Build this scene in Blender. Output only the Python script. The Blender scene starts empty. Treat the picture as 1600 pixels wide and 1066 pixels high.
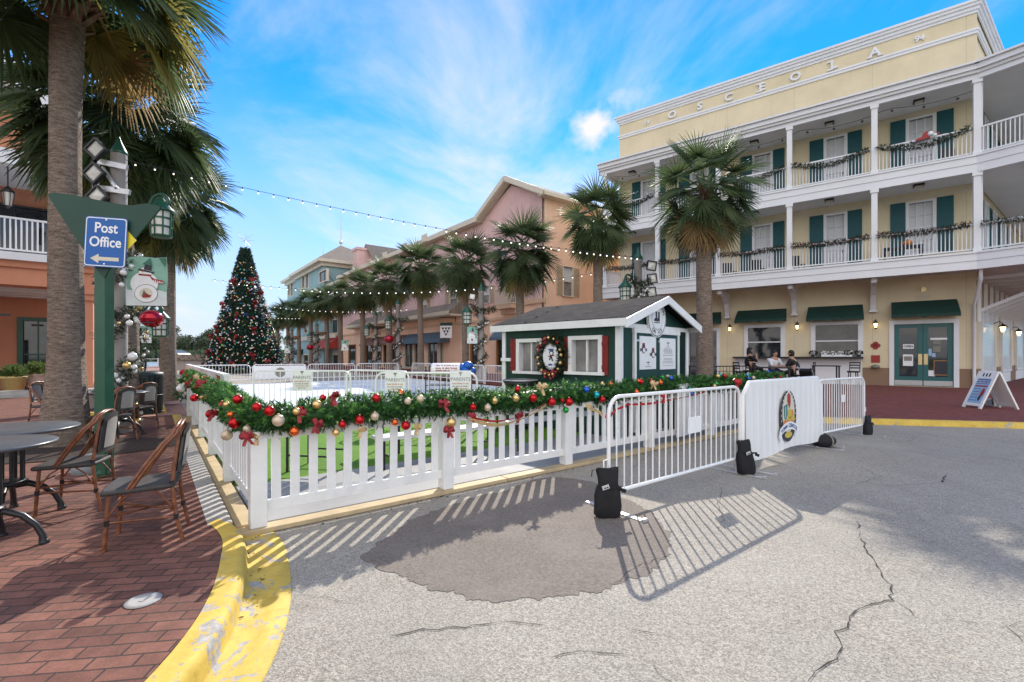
import bpy, bmesh, math, random
from mathutils import Vector, Matrix
R = random.Random(7)
PI = math.pi
SC = bpy.context.scene
COL = SC.collection

# ------------------------------------------------------------------ camera, sun, sky, exposure
cam_d = bpy.data.cameras.new('camera')
cam = bpy.data.objects.new('camera', cam_d)
COL.objects.link(cam)
cam.location = (0, 0, 1.5)
cam.rotation_euler = (PI / 2, 0, 0)
cam_d.sensor_width = 36
cam_d.lens = 36 * 721 / 1600
cam_d.shift_y = 22 / 1600
cam_d.clip_start = 0.05
cam_d.clip_end = 2000
SC.camera = cam
SUN_EL = math.radians(34.1)
SUN_AZ = math.radians(6.5)          # from +Y towards +X
sun_d = bpy.data.lights.new('sun', 'SUN')
sun_d.energy = 4.2
sun_d.angle = math.radians(0.5)
sun_d.color = (1.0, 0.93, 0.82)
sun = bpy.data.objects.new('sun', sun_d)
COL.objects.link(sun)
sv = Vector((math.sin(SUN_AZ) * math.cos(SUN_EL), math.cos(SUN_AZ) * math.cos(SUN_EL), math.sin(SUN_EL)))
sun.rotation_euler = sv.to_track_quat('Z', 'Y').to_euler()
sun.location = (0, 0, 60)

world = bpy.data.worlds.new('World')
SC.world = world
world.use_nodes = True
wt = world.node_tree
wt.nodes.clear()
def wn(t, **k):
    n = wt.nodes.new(t)
    for a, b in k.items(): setattr(n, a, b)
    return n
def wl(a, b): wt.links.new(a, b)
def wmath(op, a, b=None, c=None, clamp=False):
    n = wn('ShaderNodeMath', operation=op); n.use_clamp = clamp
    for i, x in enumerate((a, b, c)):
        if x is None: continue
        if isinstance(x, (int, float)): n.inputs[i].default_value = x
        else: wl(x, n.inputs[i])
    return n.outputs[0]
w_out = wn('ShaderNodeOutputWorld'); w_bg = wn('ShaderNodeBackground')
w_bg.inputs['Strength'].default_value = 0.15
sky = wn('ShaderNodeTexSky', sky_type='NISHITA')
sky.sun_disc = False
sky.sun_elevation = SUN_EL
sky.sun_rotation = SUN_AZ
sky.air_density = 1.0
sky.dust_density = 0.0
sky.ozone_density = 2.5
tc = wn('ShaderNodeTexCoord')
sep = wn('ShaderNodeSeparateXYZ'); wl(tc.outputs['Generated'], sep.inputs[0])
zc = wmath('MAXIMUM', sep.outputs[2], 0.0)
den = wmath('ADD', zc, 0.16)
cu = wmath('DIVIDE', sep.outputs[0], den); cv = wmath('DIVIDE', sep.outputs[1], den)
comb = wn('ShaderNodeCombineXYZ'); wl(cu, comb.inputs[0]); wl(cv, comb.inputs[1])
mp = wn('ShaderNodeMapping'); wl(comb.outputs[0], mp.inputs[0])
mp.inputs['Rotation'].default_value = (0, 0, 0.5); mp.inputs['Scale'].default_value = (1.0, 0.75, 1)
mp.inputs['Location'].default_value = (1.3, 0.4, 0)
n1 = wn('ShaderNodeTexNoise'); wl(mp.outputs[0], n1.inputs['Vector'])
n1.inputs['Scale'].default_value = 1.15; n1.inputs['Detail'].default_value = 9; n1.inputs['Roughness'].default_value = 0.6; n1.inputs['Distortion'].default_value = 0.5
n2 = wn('ShaderNodeTexNoise'); wl(comb.outputs[0], n2.inputs['Vector'])
n2.inputs['Scale'].default_value = 0.6; n2.inputs['Detail'].default_value = 2
# cover: wisps in the middle of the view, thin to its sides, thicker unseen cloud behind the camera as added fill light
gx = wmath('SUBTRACT', 1.0, wmath('DIVIDE', wmath('ABSOLUTE', wmath('ADD', sep.outputs[0], 0.02)), 0.50), clamp=True)
front = wmath('SUBTRACT', wmath('MULTIPLY', gx, 0.31), 0.09)
bk = wn('ShaderNodeMapRange'); wl(sep.outputs[1], bk.inputs[0]); bk.inputs[1].default_value = 0.15; bk.inputs[2].default_value = -0.35; bk.inputs[3].default_value = -0.10; bk.inputs[4].default_value = 0.20
area = wmath('MAXIMUM', front, bk.outputs[0])
cover = wmath('ADD', area, wmath('ADD', n1.outputs[0], wmath('MULTIPLY', wmath('SUBTRACT', n2.outputs[0], 0.5), 0.35)))
cr = wn('ShaderNodeMapRange'); cr.interpolation_type = 'SMOOTHSTEP'
wl(cover, cr.inputs[0]); cr.inputs[1].default_value = 0.42; cr.inputs[2].default_value = 0.84
# a few small puffs right of the middle
n3 = wn('ShaderNodeTexNoise'); wl(tc.outputs['Generated'], n3.inputs['Vector']); n3.inputs['Scale'].default_value = 9.0; n3.inputs['Detail'].default_value = 6; n3.inputs['Roughness'].default_value = 0.55
px_ = wmath('SUBTRACT', 1.0, wmath('DIVIDE', wmath('ABSOLUTE', wmath('SUBTRACT', sep.outputs[0], 0.16)), 0.17), clamp=True)
pz_ = wmath('SUBTRACT', 1.0, wmath('DIVIDE', wmath('ABSOLUTE', wmath('SUBTRACT', sep.outputs[2], 0.44)), 0.10), clamp=True)
pf = wn('ShaderNodeMapRange'); pf.interpolation_type = 'SMOOTHSTEP'; wl(wmath('ADD', n3.outputs[0], wmath('MULTIPLY', wmath('MULTIPLY', px_, pz_), 0.22)), pf.inputs[0]); pf.inputs[1].default_value = 0.56; pf.inputs[2].default_value = 0.82
puff = wmath('MULTIPLY', pf.outputs[0], wmath('MULTIPLY', px_, pz_))
cl = wmath('MAXIMUM', wmath('MULTIPLY', cr.outputs[0], 0.92), wmath('MULTIPLY', puff, 1.15), None, True)
cl = wmath('MINIMUM', cl, 0.95)
# horizon paling
hz = wn('ShaderNodeMapRange'); hz.interpolation_type = 'SMOOTHSTEP'
wl(wmath('ADD', sep.outputs[2], wmath('MULTIPLY', sep.outputs[0], 0.16)), hz.inputs[0])
hz.inputs[1].default_value = -0.12; hz.inputs[2].default_value = 0.46; hz.inputs[3].default_value = 1.0; hz.inputs[4].default_value = 0.0
tint = wn('ShaderNodeMix', data_type='RGBA', blend_type='MULTIPLY'); tint.inputs[0].default_value = 1.0
wl(sky.outputs[0], tint.inputs[6]); tint.inputs[7].default_value = (0.10, 0.74, 1.27, 1)
m1 = wn('ShaderNodeMix', data_type='RGBA'); wl(hz.outputs[0], m1.inputs[0]); wl(tint.outputs[2], m1.inputs[6]); m1.inputs[7].default_value = (3.7, 4.0, 4.4, 1)
m2 = wn('ShaderNodeMix', data_type='RGBA'); wl(cl, m2.inputs[0]); wl(m1.outputs[2], m2.inputs[6]); 
bright = wn('ShaderNodeMapRange'); wl(sep.outputs[1], bright.inputs[0]); bright.inputs[1].default_value = 0.2; bright.inputs[2].default_value = -0.5; bright.inputs[3].default_value = 4.6; bright.inputs[4].default_value = 9.5  # unseen clouds behind the camera made brighter, an added neutral fill
cc = wn('ShaderNodeCombineColor'); wl(wmath('MULTIPLY', bright.outputs[0], 1.06), cc.inputs[0]); wl(bright.outputs[0], cc.inputs[1]); wl(wmath('MULTIPLY', bright.outputs[0], 0.94), cc.inputs[2]); wl(cc.outputs[0], m2.inputs[7])
wl(m2.outputs[2], w_bg.inputs['Color']); wl(w_bg.outputs[0], w_out.inputs[0])
SC.view_settings.view_transform = 'Standard'
SC.view_settings.look = 'None'
SC.view_settings.exposure = 0.55
SC.view_settings.gamma = 1
SC.view_settings.use_curve_mapping = False
SC.cycles.max_bounces = 6
SC.cycles.transparent_max_bounces = 12

# ------------------------------------------------------------------ materials
MATS = {}
def srgb(r, g, b):
    f = lambda c: (c / 255 / 12.92) if c <= 10 else ((c / 255 + 0.055) / 1.055) ** 2.4
    return (f(r), f(g), f(b))
class NT:
    def __init__(s, name):
        s.m = bpy.data.materials.new(name); s.m.use_nodes = True
        s.t = s.m.node_tree; s.b = s.t.nodes['Principled BSDF']; s.out = s.t.nodes['Material Output']
        s.tc = s.t.nodes.new('ShaderNodeTexCoord')
    def n(s, t, inp=None, **k):
        n = s.t.nodes.new(t)
        for a, b in k.items(): setattr(n, a, b)
        for a, b in (inp or {}).items(): s.set(n.inputs[a], b)
        return n
    def set(s, sock, v):
        if hasattr(v, 'is_output') or isinstance(v, bpy.types.NodeSocket): s.t.links.new(v, sock)
        elif isinstance(v, (tuple, list)) and len(v) == 3 and sock.type == 'RGBA': sock.default_value = (*v, 1)
        else: sock.default_value = v
    def noise(s, scale, det=4, rough=0.6, vec=None, dist=0):
        return s.n('ShaderNodeTexNoise', {'Vector': vec or s.tc.outputs['Object'], 'Scale': scale, 'Detail': det, 'Roughness': rough, 'Distortion': dist}).outputs[0]
    def mapping(s, scale=(1, 1, 1), rot=(0, 0, 0), loc=(0, 0, 0)):
        return s.n('ShaderNodeMapping', {'Vector': s.tc.outputs['Object'], 'Scale': scale, 'Rotation': rot, 'Location': loc}).outputs[0]
    def rng(s, v, a, b, c=0., d=1.):
        return s.n('ShaderNodeMapRange', {0: v, 1: a, 2: b, 3: c, 4: d}).outputs[0]
    def mix(s, f, a, b, mode='MIX'):
        n = s.n('ShaderNodeMix', data_type='RGBA', blend_type=mode)
        s.set(n.inputs[0], f); s.set(n.inputs[6], a); s.set(n.inputs[7], b)
        return n.outputs[2]
    def math(s, op, a, b=0.0):
        n = s.n('ShaderNodeMath', operation=op); s.set(n.inputs[0], a); s.set(n.inputs[1], b); return n.outputs[0]
    def bump(s, h, st=0.3, d=0.01):
        n = s.n('ShaderNodeBump', {'Height': h, 'Strength': st, 'Distance': d}); s.set(s.b.inputs['Normal'], n.outputs[0])
    def fin(s, col=None, rough=None, spec=None, metal=None):
        if col is not None: s.set(s.b.inputs['Base Color'], col)
        if rough is not None: s.set(s.b.inputs['Roughness'], rough)
        if spec is not None: s.set(s.b.inputs['Specular IOR Level'], spec)
        if metal is not None: s.set(s.b.inputs['Metallic'], metal)
        return s.m
def dk(c, k): return tuple(min(1, x * k) for x in c)
def mat(name, col, rough=0.6, var=0.1, scale=6.0, bump=0.0, bs=40.0, metal=0.0, spec=0.4, dirt=0.0, bd=0.01):
    if name in MATS: return MATS[name]
    s = NT(name)
    f = s.rng(s.noise(scale, 5), 0.3, 0.7)
    c = s.mix(f, dk(col, 1 - var), dk(col, 1 + var))
    if dirt:
        d = s.rng(s.noise(scale * 0.45, 7, 0.72), 0.5, 0.72)
        c = s.mix(s.math('MULTIPLY', d, dirt), c, (0.16, 0.13, 0.10))
    if bump: s.bump(s.noise(bs, 4), bump, bd)
    s.fin(c, s.rng(s.noise(scale * 2, 3), 0.2, 0.8, max(0, rough - 0.08), min(1, rough + 0.08)), spec, metal)
    MATS[name] = s.m
    return s.m

def m_asphalt(name, base, patch=False):
    s = NT(name)
    big = s.rng(s.noise(0.35, 6, 0.65), 0.3, 0.7)
    c = s.mix(big, dk(base, 0.85), dk(base, 1.12))
    vor = s.n('ShaderNodeTexVoronoi', {'Vector': s.tc.outputs['Object'], 'Scale': 120.0}); vor.feature = 'F1'
    hue = s.n('ShaderNodeSeparateColor', {0: vor.outputs['Color']})
    c = s.mix(0.85, c, s.mix(hue.outputs[0], (0.55, 0.54, 0.52), (1.35, 1.33, 1.29)), 'MULTIPLY')
    v2 = s.n('ShaderNodeTexVoronoi', {'Vector': s.tc.outputs['Object'], 'Scale': 55.0}); h2 = s.n('ShaderNodeSeparateColor', {0: v2.outputs['Color']})
    c = s.mix(s.rng(s.noise(1.7, 4), 0.4, 0.65), c, s.mix(0.7, c, s.mix(h2.outputs[1], (0.7, 0.69, 0.67), (1.22, 1.2, 1.16)), 'MULTIPLY'))
    trk = s.rng(s.noise(0.9, 5, 0.6, s.mapping((1.6, 0.35, 1), (0, 0, 0.5))), 0.5, 0.72)
    c = s.mix(s.math('MULTIPLY', trk, 0.3), c, dk(base, 0.62))
    dust = s.rng(s.noise(0.7, 6, 0.65, s.mapping((1, 1, 1), (0, 0, 0), (7, 3, 0))), 0.52, 0.75)
    c = s.mix(s.math('MULTIPLY', dust, 0.3), c, dk(base, 1.35))
    grit = s.rng(s.noise(150, 2), 0.54, 0.7)
    c = s.mix(s.math('MULTIPLY', grit, 0.55), c, dk(base, 0.18))
    if patch:
        c = s.mix(0.5, c, s.mix(s.rng(s.noise(35, 3), 0.35, 0.7), dk(base, 0.6), dk(base, 1.25)))
        c = s.mix(s.math('MULTIPLY', s.rng(s.noise(1.6, 7, 0.7), 0.45, 0.7), 0.4), c, dk(base, 1.45))
    else:
        st = s.rng(s.noise(1.3, 6, 0.7), 0.60, 0.74)
        c = s.mix(s.math('MULTIPLY', st, 0.45), c, (0.17, 0.145, 0.12))
        dt = s.rng(s.noise(2.3, 6, 0.75), 0.66, 0.72)
        c = s.mix(s.math('MULTIPLY', dt, 0.35), c, (0.08, 0.08, 0.08))
    s.bump(s.math('ADD', vor.outputs['Distance'], s.noise(90, 3)), 0.5, 0.006)
    return s.fin(c, 0.88, 0.25)
def m_brick(name, c1, c2, mort, w, h, rotz=0.0, msize=0.012, bump=0.6, rough=0.85, off=0.5, axis='z'):
    s = NT(name)
    if axis == 'z': vec = s.mapping(rot=(0, 0, rotz))
    else: vec = s.mapping(rot=(-PI / 2, 0, 0))
    jit = s.noise(3.0, 3); 
    v2 = s.n('ShaderNodeVectorMath', {0: vec, 1: s.n('ShaderNodeCombineXYZ', {0: s.math('MULTIPLY', jit, 0.02), 1: s.math('MULTIPLY', jit, 0.012)}).outputs[0]}, operation='ADD').outputs[0]
    b = s.n('ShaderNodeTexBrick', {'Vector': v2, 'Color1': c1, 'Color2': c2, 'Mortar': mort, 'Scale': 1.0, 'Mortar Size': msize, 'Mortar Smooth': 0.15, 'Bias': 0.0, 'Brick Width': w, 'Row Height': h})
    b.offset = off
    c = s.mix(0.55, b.outputs[0], s.mix(s.rng(s.noise(9, 6), 0.3, 0.7), (0.55, 0.55, 0.55), (1.35, 1.3, 1.3)), 'MULTIPLY')
    c = s.mix(0.35, c, s.mix(s.rng(s.noise(120, 2), 0.3, 0.7), (0.55, 0.55, 0.55), (1.4, 1.4, 1.4)), 'MULTIPLY')
    ds = s.rng(s.noise(0.8, 6, 0.7), 0.52, 0.75)
    c = s.mix(s.math('MULTIPLY', ds, 0.35), c, (0.13, 0.10, 0.085))
    hgt = s.math('ADD', s.math('MULTIPLY', b.outputs['Fac'], -1.0), s.math('MULTIPLY', s.noise(70, 3), 0.25))
    s.bump(hgt, bump, 0.008)
    return s.fin(c, rough, 0.3)
def m_stucco(name, col, lines=0.0, var=0.10):
    s = NT(name)
    c = s.mix(s.rng(s.noise(0.5, 6, 0.65), 0.3, 0.7), dk(col, 1 - var), dk(col, 1 + var))
    mpv = s.mapping((1.2, 1.2, 0.12))
    stk = s.rng(s.noise(2.2, 6, 0.7, mpv), 0.55, 0.8)
    c = s.mix(s.math('MULTIPLY', stk, 0.34), c, dk(col, 0.6))
    h = s.noise(60, 4)
    if lines:
        sx = s.n('ShaderNodeSeparateXYZ', {0: s.tc.outputs['Object']})
        w = s.math('PINGPONG', s.math('ADD', sx.outputs[0], sx.outputs[1]), lines)
        g = s.math('LESS_THAN', w, 0.012)
        h = s.math('SUBTRACT', h, s.math('MULTIPLY', g, 3.0))
        c = s.mix(s.math('MULTIPLY', g, 0.35), c, dk(col, 0.5))
    s.bump(h, 0.25, 0.004)
    return s.fin(c, 0.85, 0.25)
def m_glass(name, col=(0.02, 0.025, 0.03), rough=0.04):
    s = NT(name)
    c = s.mix(s.rng(s.noise(1.5, 4), 0.35, 0.7), dk(col, 0.6), dk(col, 1.8))
    s.bump(s.noise(0.9, 2), 0.02, 0.02)
    return s.fin(c, rough, 0.6)
def m_leaf(name, c1, c2, scale=3.0, trans=0.3, rough=0.5, spec=0.35):
    s = NT(name)
    g = s.n('ShaderNodeNewGeometry')
    c = s.mix(g.outputs['Random Per Island'], c1, c2)
    c = s.mix(0.5, c, s.mix(s.rng(s.noise(scale, 4), 0.3, 0.7), (0.6, 0.6, 0.6), (1.35, 1.35, 1.35)), 'MULTIPLY')
    s.fin(c, rough, spec)
    tr = s.n('ShaderNodeBsdfTranslucent', {'Color': s.mix(0.6, c, dk(c2, 2.0))})
    mx = s.n('ShaderNodeMixShader', {0: trans, 1: s.b.outputs[0], 2: tr.outputs[0]})
    s.t.links.new(mx.outputs[0], s.out.inputs[0])
    return s.m
def m_emit(name, col, st):
    s = NT(name)
    s.set(s.b.inputs['Emission Color'], s.mix(s.noise(20, 2), dk(col, 0.8), col)); s.set(s.b.inputs['Emission Strength'], st)
    return s.fin(col, 0.4)

M = {}
M['asphalt'] = m_asphalt('asphalt', (0.36, 0.335, 0.295))
M['patch'] = m_asphalt('asphalt_patch', (0.205, 0.176, 0.152), True)
M['crack'] = mat('crack_tar', (0.025, 0.023, 0.02), 0.9, 0.3, 20)
M['brick'] = m_brick('brick_paver', (0.225, 0.10, 0.070), (0.135, 0.060, 0.045), (0.055, 0.040, 0.033), 0.195, 0.09, rotz=-0.14, msize=0.005, bump=1.0)
M['brick2'] = m_brick('brick_paver_red', (0.22, 0.062, 0.05), (0.16, 0.045, 0.038), (0.07, 0.04, 0.035), 0.22, 0.11, rotz=0.1, msize=0.006)
M['brick3'] = m_brick('brick_street', (0.40, 0.23, 0.17), (0.33, 0.18, 0.14), (0.15, 0.11, 0.09), 0.22, 0.11, rotz=0.65, msize=0.006)
M['concrete'] = mat('concrete', (0.38, 0.365, 0.34), 0.85, 0.16, 3, 0.3, 60, dirt=0.5)
M['apron'] = mat('apron_board', (0.30, 0.30, 0.30), 0.7, 0.1, 2, 0.1, 40, dirt=0.25)
def m_curb():
    s = NT('curb_paint')
    y = s.mix(s.rng(s.noise(4, 6, 0.7), 0.3, 0.7), (0.50, 0.335, 0.05), (0.68, 0.485, 0.10))
    y = s.mix(s.math('MULTIPLY', s.rng(s.noise(13, 6, 0.75), 0.5, 0.75), 0.45), y, (0.28, 0.19, 0.05))
    g = s.mix(s.rng(s.noise(30, 4), 0.3, 0.7), (0.25, 0.235, 0.22), (0.46, 0.43, 0.40))
    wear = s.rng(s.noise(4.2, 10, 0.72, dist=0.6), 0.56, 0.58)
    c = s.mix(wear, y, g)
    s.bump(s.math('SUBTRACT', s.noise(70, 4), s.math('MULTIPLY', wear, 0.5)), 0.35, 0.006)
    return s.fin(c, 0.72, 0.35)
M['curb'] = m_curb()
def m_turf():
    s = NT('turf')
    c = s.mix(s.rng(s.noise(160, 3, 0.7), 0.3, 0.7), (0.05, 0.16, 0.012), (0.24, 0.47, 0.05))
    c = s.mix(s.math('MULTIPLY', s.rng(s.noise(2.5, 5), 0.45, 0.7), 0.35), c, (0.10, 0.22, 0.03))
    s.bump(s.noise(200, 2), 0.9, 0.02)
    return s.fin(c, 0.8, 0.2)
M['turf'] = m_turf()
def m_ice():
    s = NT('ice')
    c = s.mix(s.rng(s.noise(0.7, 6, 0.7), 0.35, 0.7), (0.55, 0.60, 0.64), (0.86, 0.88, 0.9))
    s.bump(s.noise(6, 4), 0.1, 0.01)
    return s.fin(c, 0.6, 0.3)
M['ice'] = m_ice()
def m_water():
    s = NT('lake_water')
    s.bump(s.noise(0.8, 5, vec=s.mapping((1, 3, 1))), 0.3, 0.1)
    c = s.mix(s.rng(s.noise(0.06, 4), 0.35, 0.65), (0.28, 0.36, 0.42), (0.40, 0.48, 0.54))
    return s.fin(c, 0.25, 0.5)
M['water'] = m_water()
M['grass'] = mat('grass_bank', (0.06, 0.09, 0.025), 0.9, 0.3, 1.5)
M['mulch'] = mat('mulch', (0.045, 0.028, 0.02), 0.95, 0.7, 45, 1.0, 60, bd=0.03)
M['lumber'] = mat('treated_lumber', (0.50, 0.385, 0.22), 0.7, 0.15, 5, 0.15, 30, dirt=0.35)
M['white'] = mat('white_vinyl', (0.78, 0.78, 0.765), 0.45, 0.05, 5, 0.03, 30, dirt=0.15, spec=0.45)
M['whitep'] = mat('white_paint', (0.74, 0.745, 0.76), 0.5, 0.04, 1.2, 0.06, 20, dirt=0.07)
M['whitem'] = mat('white_metal', (0.78, 0.78, 0.77), 0.35, 0.05, 12, 0, dirt=0.10)
M['galv'] = mat('galvanised_steel', (0.62, 0.62, 0.63), 0.4, 0.1, 15, metal=0.6, dirt=0.2)
M['black'] = mat('black_fabric', (0.010, 0.010, 0.012), 0.8, 0.3, 12, 0.5, 160, bd=0.003)
M['bmetal'] = mat('black_metal', (0.018, 0.018, 0.02), 0.35, 0.2, 15, 0.05, 60)
M['ttop'] = mat('table_top', (0.085, 0.09, 0.095), 0.33, 0.12, 10, 0.05, 80, spec=0.5)
def m_rattan():
    s = NT('rattan')
    c = s.mix(s.rng(s.noise(18, 5, 0.65), 0.3, 0.7), (0.085, 0.022, 0.009), (0.27, 0.095, 0.035))
    s.bump(s.noise(30, 4, vec=s.mapping((1, 1, 6))), 0.3, 0.004)
    return s.fin(c, 0.32, 0.5)
M['rattan'] = m_rattan()
def m_weave(name, a, b):
    s = NT(name)
    ch = s.n('ShaderNodeTexChecker', {'Vector': s.mapping(rot=(0.0, 0.0, 0.0)), 'Color1': a, 'Color2': b, 'Scale': 130.0})
    c = s.mix(0.5, ch.outputs[0], s.mix(s.noise(30, 3), a, b))
    s.bump(ch.outputs['Fac'], 0.6, 0.003)
    return s.fin(c, 0.6, 0.35)
M['weave'] = m_weave('woven_seat', (0.022, 0.020, 0.019), (0.095, 0.085, 0.078))
M['weavel'] = m_weave('woven_light', (0.24, 0.22, 0.20), (0.44, 0.41, 0.37))
M['postgreen'] = mat('green_paint', (0.012, 0.075, 0.042), 0.38, 0.12, 8, 0.05, 50, spec=0.5)
M['signgreen'] = mat('sign_green', (0.010, 0.050, 0.032), 0.5, 0.18, 3, 0.03, 30)
M['signblue'] = mat('sign_blue', (0.008, 0.10, 0.36), 0.4, 0.06, 4)
M['signwhite'] = mat('sign_white', (0.78, 0.79, 0.80), 0.45, 0.05, 6)
M['yellow'] = mat('yellow_sign', (0.75, 0.62, 0.04), 0.45, 0.06, 6)
def m_trunk():
    s = NT('palm_trunk')
    rings = s.noise(26, 5, 0.7, s.mapping((0.35, 0.35, 1.6)))
    fine = s.noise(70, 3, 0.7, s.mapping((1.6, 1.6, 0.5)))
    c = s.mix(s.rng(rings, 0.32, 0.68), (0.10, 0.075, 0.06), (0.36, 0.29, 0.235))
    c = s.mix(0.6, c, s.mix(s.rng(fine, 0.35, 0.65), (0.45, 0.42, 0.4), (1.4, 1.35, 1.3)), 'MULTIPLY')
    c = s.mix(s.math('MULTIPLY', s.rng(s.noise(1.6, 6, 0.7), 0.5, 0.75), 0.5), c, (0.085, 0.07, 0.055))
    s.bump(s.math('ADD', rings, fine), 0.9, 0.02)
    return s.fin(c, 0.9, 0.2)
M['trunk'] = m_trunk()
M['boot'] = mat('palm_boot', (0.16, 0.09, 0.055), 0.9, 0.5, 9, 0.5, 40, bd=0.02)
M['palm'] = m_leaf('palm_leaf', (0.030, 0.058, 0.022), (0.10, 0.14, 0.055), 2.0, 0.28, 0.5, 0.35)
M['palmd'] = m_leaf('palm_leaf_dry', (0.20, 0.13, 0.055), (0.36, 0.25, 0.11), 2.0, 0.3, 0.6)
M['palmy'] = m_leaf('palm_leaf_yellowing', (0.13, 0.14, 0.03), (0.30, 0.26, 0.07), 2.0, 0.35, 0.5)
M['fir'] = m_leaf('garland_needle', (0.010, 0.050, 0.012), (0.045, 0.145, 0.028), 12.0, 0.22, 0.5)
M['firl'] = m_leaf('garland_tip', (0.07, 0.20, 0.035), (0.16, 0.34, 0.075), 12.0, 0.3, 0.5)
M['firdk'] = m_leaf('tree_needle', (0.006, 0.024, 0.013), (0.018, 0.055, 0.03), 4.0, 0.1, 0.6)
M['swag'] = m_leaf('swag_needle', (0.012, 0.022, 0.012), (0.045, 0.06, 0.028), 12.0, 0.1, 0.6)
M['foliage'] = m_leaf('tree_leaf', (0.030, 0.050, 0.022), (0.085, 0.110, 0.055), 1.0, 0.2, 0.6)
M['foliage2'] = m_leaf('tree_leaf_grey', (0.075, 0.085, 0.06), (0.15, 0.155, 0.11), 1.0, 0.2, 0.6)
M['shrub'] = m_leaf('shrub_leaf', (0.03, 0.075, 0.022), (0.12, 0.17, 0.05), 6.0, 0.25, 0.5)
M['bark'] = mat('bark', (0.09, 0.07, 0.055), 0.9, 0.3, 10, 0.6, 30)
def ball(name, col, metal=0.75, rough=0.18): M[name] = mat('bauble_' + name, col, rough, 0.08, 10, metal=metal, spec=0.6)
ball('b_red', (0.50, 0.010, 0.013), 0.7, 0.25); ball('b_gold', (0.72, 0.50, 0.20), 0.8, 0.3); ball('b_orange', (0.75, 0.14, 0.03))
ball('b_green', (0.02, 0.35, 0.06)); ball('b_blue', (0.03, 0.12, 0.5)); ball('b_teal', (0.02, 0.38, 0.40)); ball('b_champ', (0.62, 0.50, 0.36), 0.4, 0.45)
ball('b_white', (0.8, 0.8, 0.78), 0.1, 0.3)
M['bow'] = mat('plaid_ribbon', (0.28, 0.025, 0.03), 0.6, 0.55, 30)
M['bowd'] = mat('dull_red_ribbon', (0.26, 0.02, 0.022), 0.6, 0.3, 8)
M['bowr'] = mat('red_ribbon', (0.50, 0.012, 0.018), 0.45, 0.2, 10)
M['bowg'] = mat('gold_ribbon', (0.55, 0.40, 0.20), 0.45, 0.25, 20)
M['yellow_wall'] = m_stucco('yellow_stucco', (0.70, 0.60, 0.41), lines=1.55)
M['tan_base'] = m_stucco('brown_stucco', (0.27, 0.175, 0.115))
M['pink_wall'] = m_stucco('pink_board_wall', (0.68, 0.46, 0.43), lines=0.55)
M['peach_wall'] = m_stucco('peach_stucco', (0.84, 0.56, 0.40))  # colour lifted to stand in for sunlight on the side wall
M['peach_trim'] = m_stucco('peach_trim', (0.66, 0.45, 0.30))
M['orange_wall'] = m_stucco('orange_stucco', (0.58, 0.255, 0.155))
M['teal_wall'] = m_stucco('teal_stucco', (0.28, 0.43, 0.45))
M['green_wall'] = m_stucco('pale_green_stucco', (0.50, 0.58, 0.50))
M['cream'] = mat('cream_trim', (0.64, 0.58, 0.46), 0.6, 0.06, 1.5, dirt=0.1)
M['soffit'] = mat('soffit_grey', (0.66, 0.66, 0.66), 0.7, 0.05, 1.0)
def m_shingle(name, a, b):
    s = m_brick(name, a, b, dk(a, 0.4), 0.25, 0.14, msize=0.006, bump=0.5, rough=0.95); s.node_tree.nodes['Principled BSDF'].inputs['Specular IOR Level'].default_value = 0.04; return s
M['shingle'] = m_shingle('grey_shingle', (0.020, 0.020, 0.024), (0.038, 0.037, 0.042))
M['roof'] = m_shingle('brown_shingle', (0.22, 0.19, 0.16), (0.30, 0.26, 0.22))
M['shutter'] = mat('shutter_teal', (0.006, 0.085, 0.10), 0.5, 0.1, 4)
M['doorteal'] = mat('door_teal', (0.010, 0.105, 0.105), 0.4, 0.08, 4, spec=0.5)
M['shutterb'] = mat('shutter_beige', (0.46, 0.36, 0.25), 0.6, 0.1, 4)
M['awning'] = mat('awning_green', (0.010, 0.045, 0.036), 0.75, 0.14, 5, 0.15, 90)
M['awnblue'] = mat('awning_blue', (0.10, 0.15, 0.20), 0.75, 0.12, 5)
M['awnred'] = mat('awning_red', (0.36, 0.05, 0.04), 0.75, 0.12, 5)
M['awnbrown'] = mat('awning_brown', (0.21, 0.11, 0.085), 0.75, 0.12, 5)
def m_blind():
    s = NT('window_blind')
    sx = s.n('ShaderNodeSeparateXYZ', {0: s.tc.outputs['Object']})
    w = s.math('PINGPONG', sx.outputs[2], 0.03)
    c = s.mix(s.rng(w, 0.0, 0.03), (0.50, 0.52, 0.55), (0.74, 0.75, 0.76))
    c = s.mix(s.math('MULTIPLY', s.rng(s.noise(0.9, 4), 0.45, 0.7), 0.3), c, (0.35, 0.38, 0.42))
    s.set(s.b.inputs['Coat Weight'], 0.22); s.set(s.b.inputs['Coat Roughness'], 0.05)
    return s.fin(c, 0.5, 0.4)
M['blind'] = m_blind()
M['glass'] = m_glass('dark_glass')
M['glass2'] = m_glass('shop_glass', (0.045, 0.045, 0.042), 0.06)
M['screen'] = m_glass('window_screen', (0.20, 0.19, 0.18), 0.25)
def m_siding(name, col):
    s = NT(name)
    sx = s.n('ShaderNodeSeparateXYZ', {0: s.tc.outputs['Object']})
    w = s.math('PINGPONG', s.math('ADD', sx.outputs[0], sx.outputs[1]), 0.1)
    g = s.math('LESS_THAN', w, 0.008)
    c = s.mix(s.rng(s.noise(2.5, 6), 0.3, 0.7), dk(col, 0.85), dk(col, 1.15))
    c = s.mix(s.math('MULTIPLY', g, 0.7), c, dk(col, 0.35))
    s.bump(s.math('SUBTRACT', s.math('MULTIPLY', s.noise(50, 3, vec=s.mapping((3, 3, 0.5))), 0.4), g), 0.5, 0.006)
    return s.fin(c, 0.55, 0.35)
M['shedgreen'] = m_siding('shed_siding', (0.009, 0.046, 0.034))
M['shedtrim'] = mat('shed_green_trim', (0.008, 0.043, 0.032), 0.5, 0.08, 4)
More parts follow.
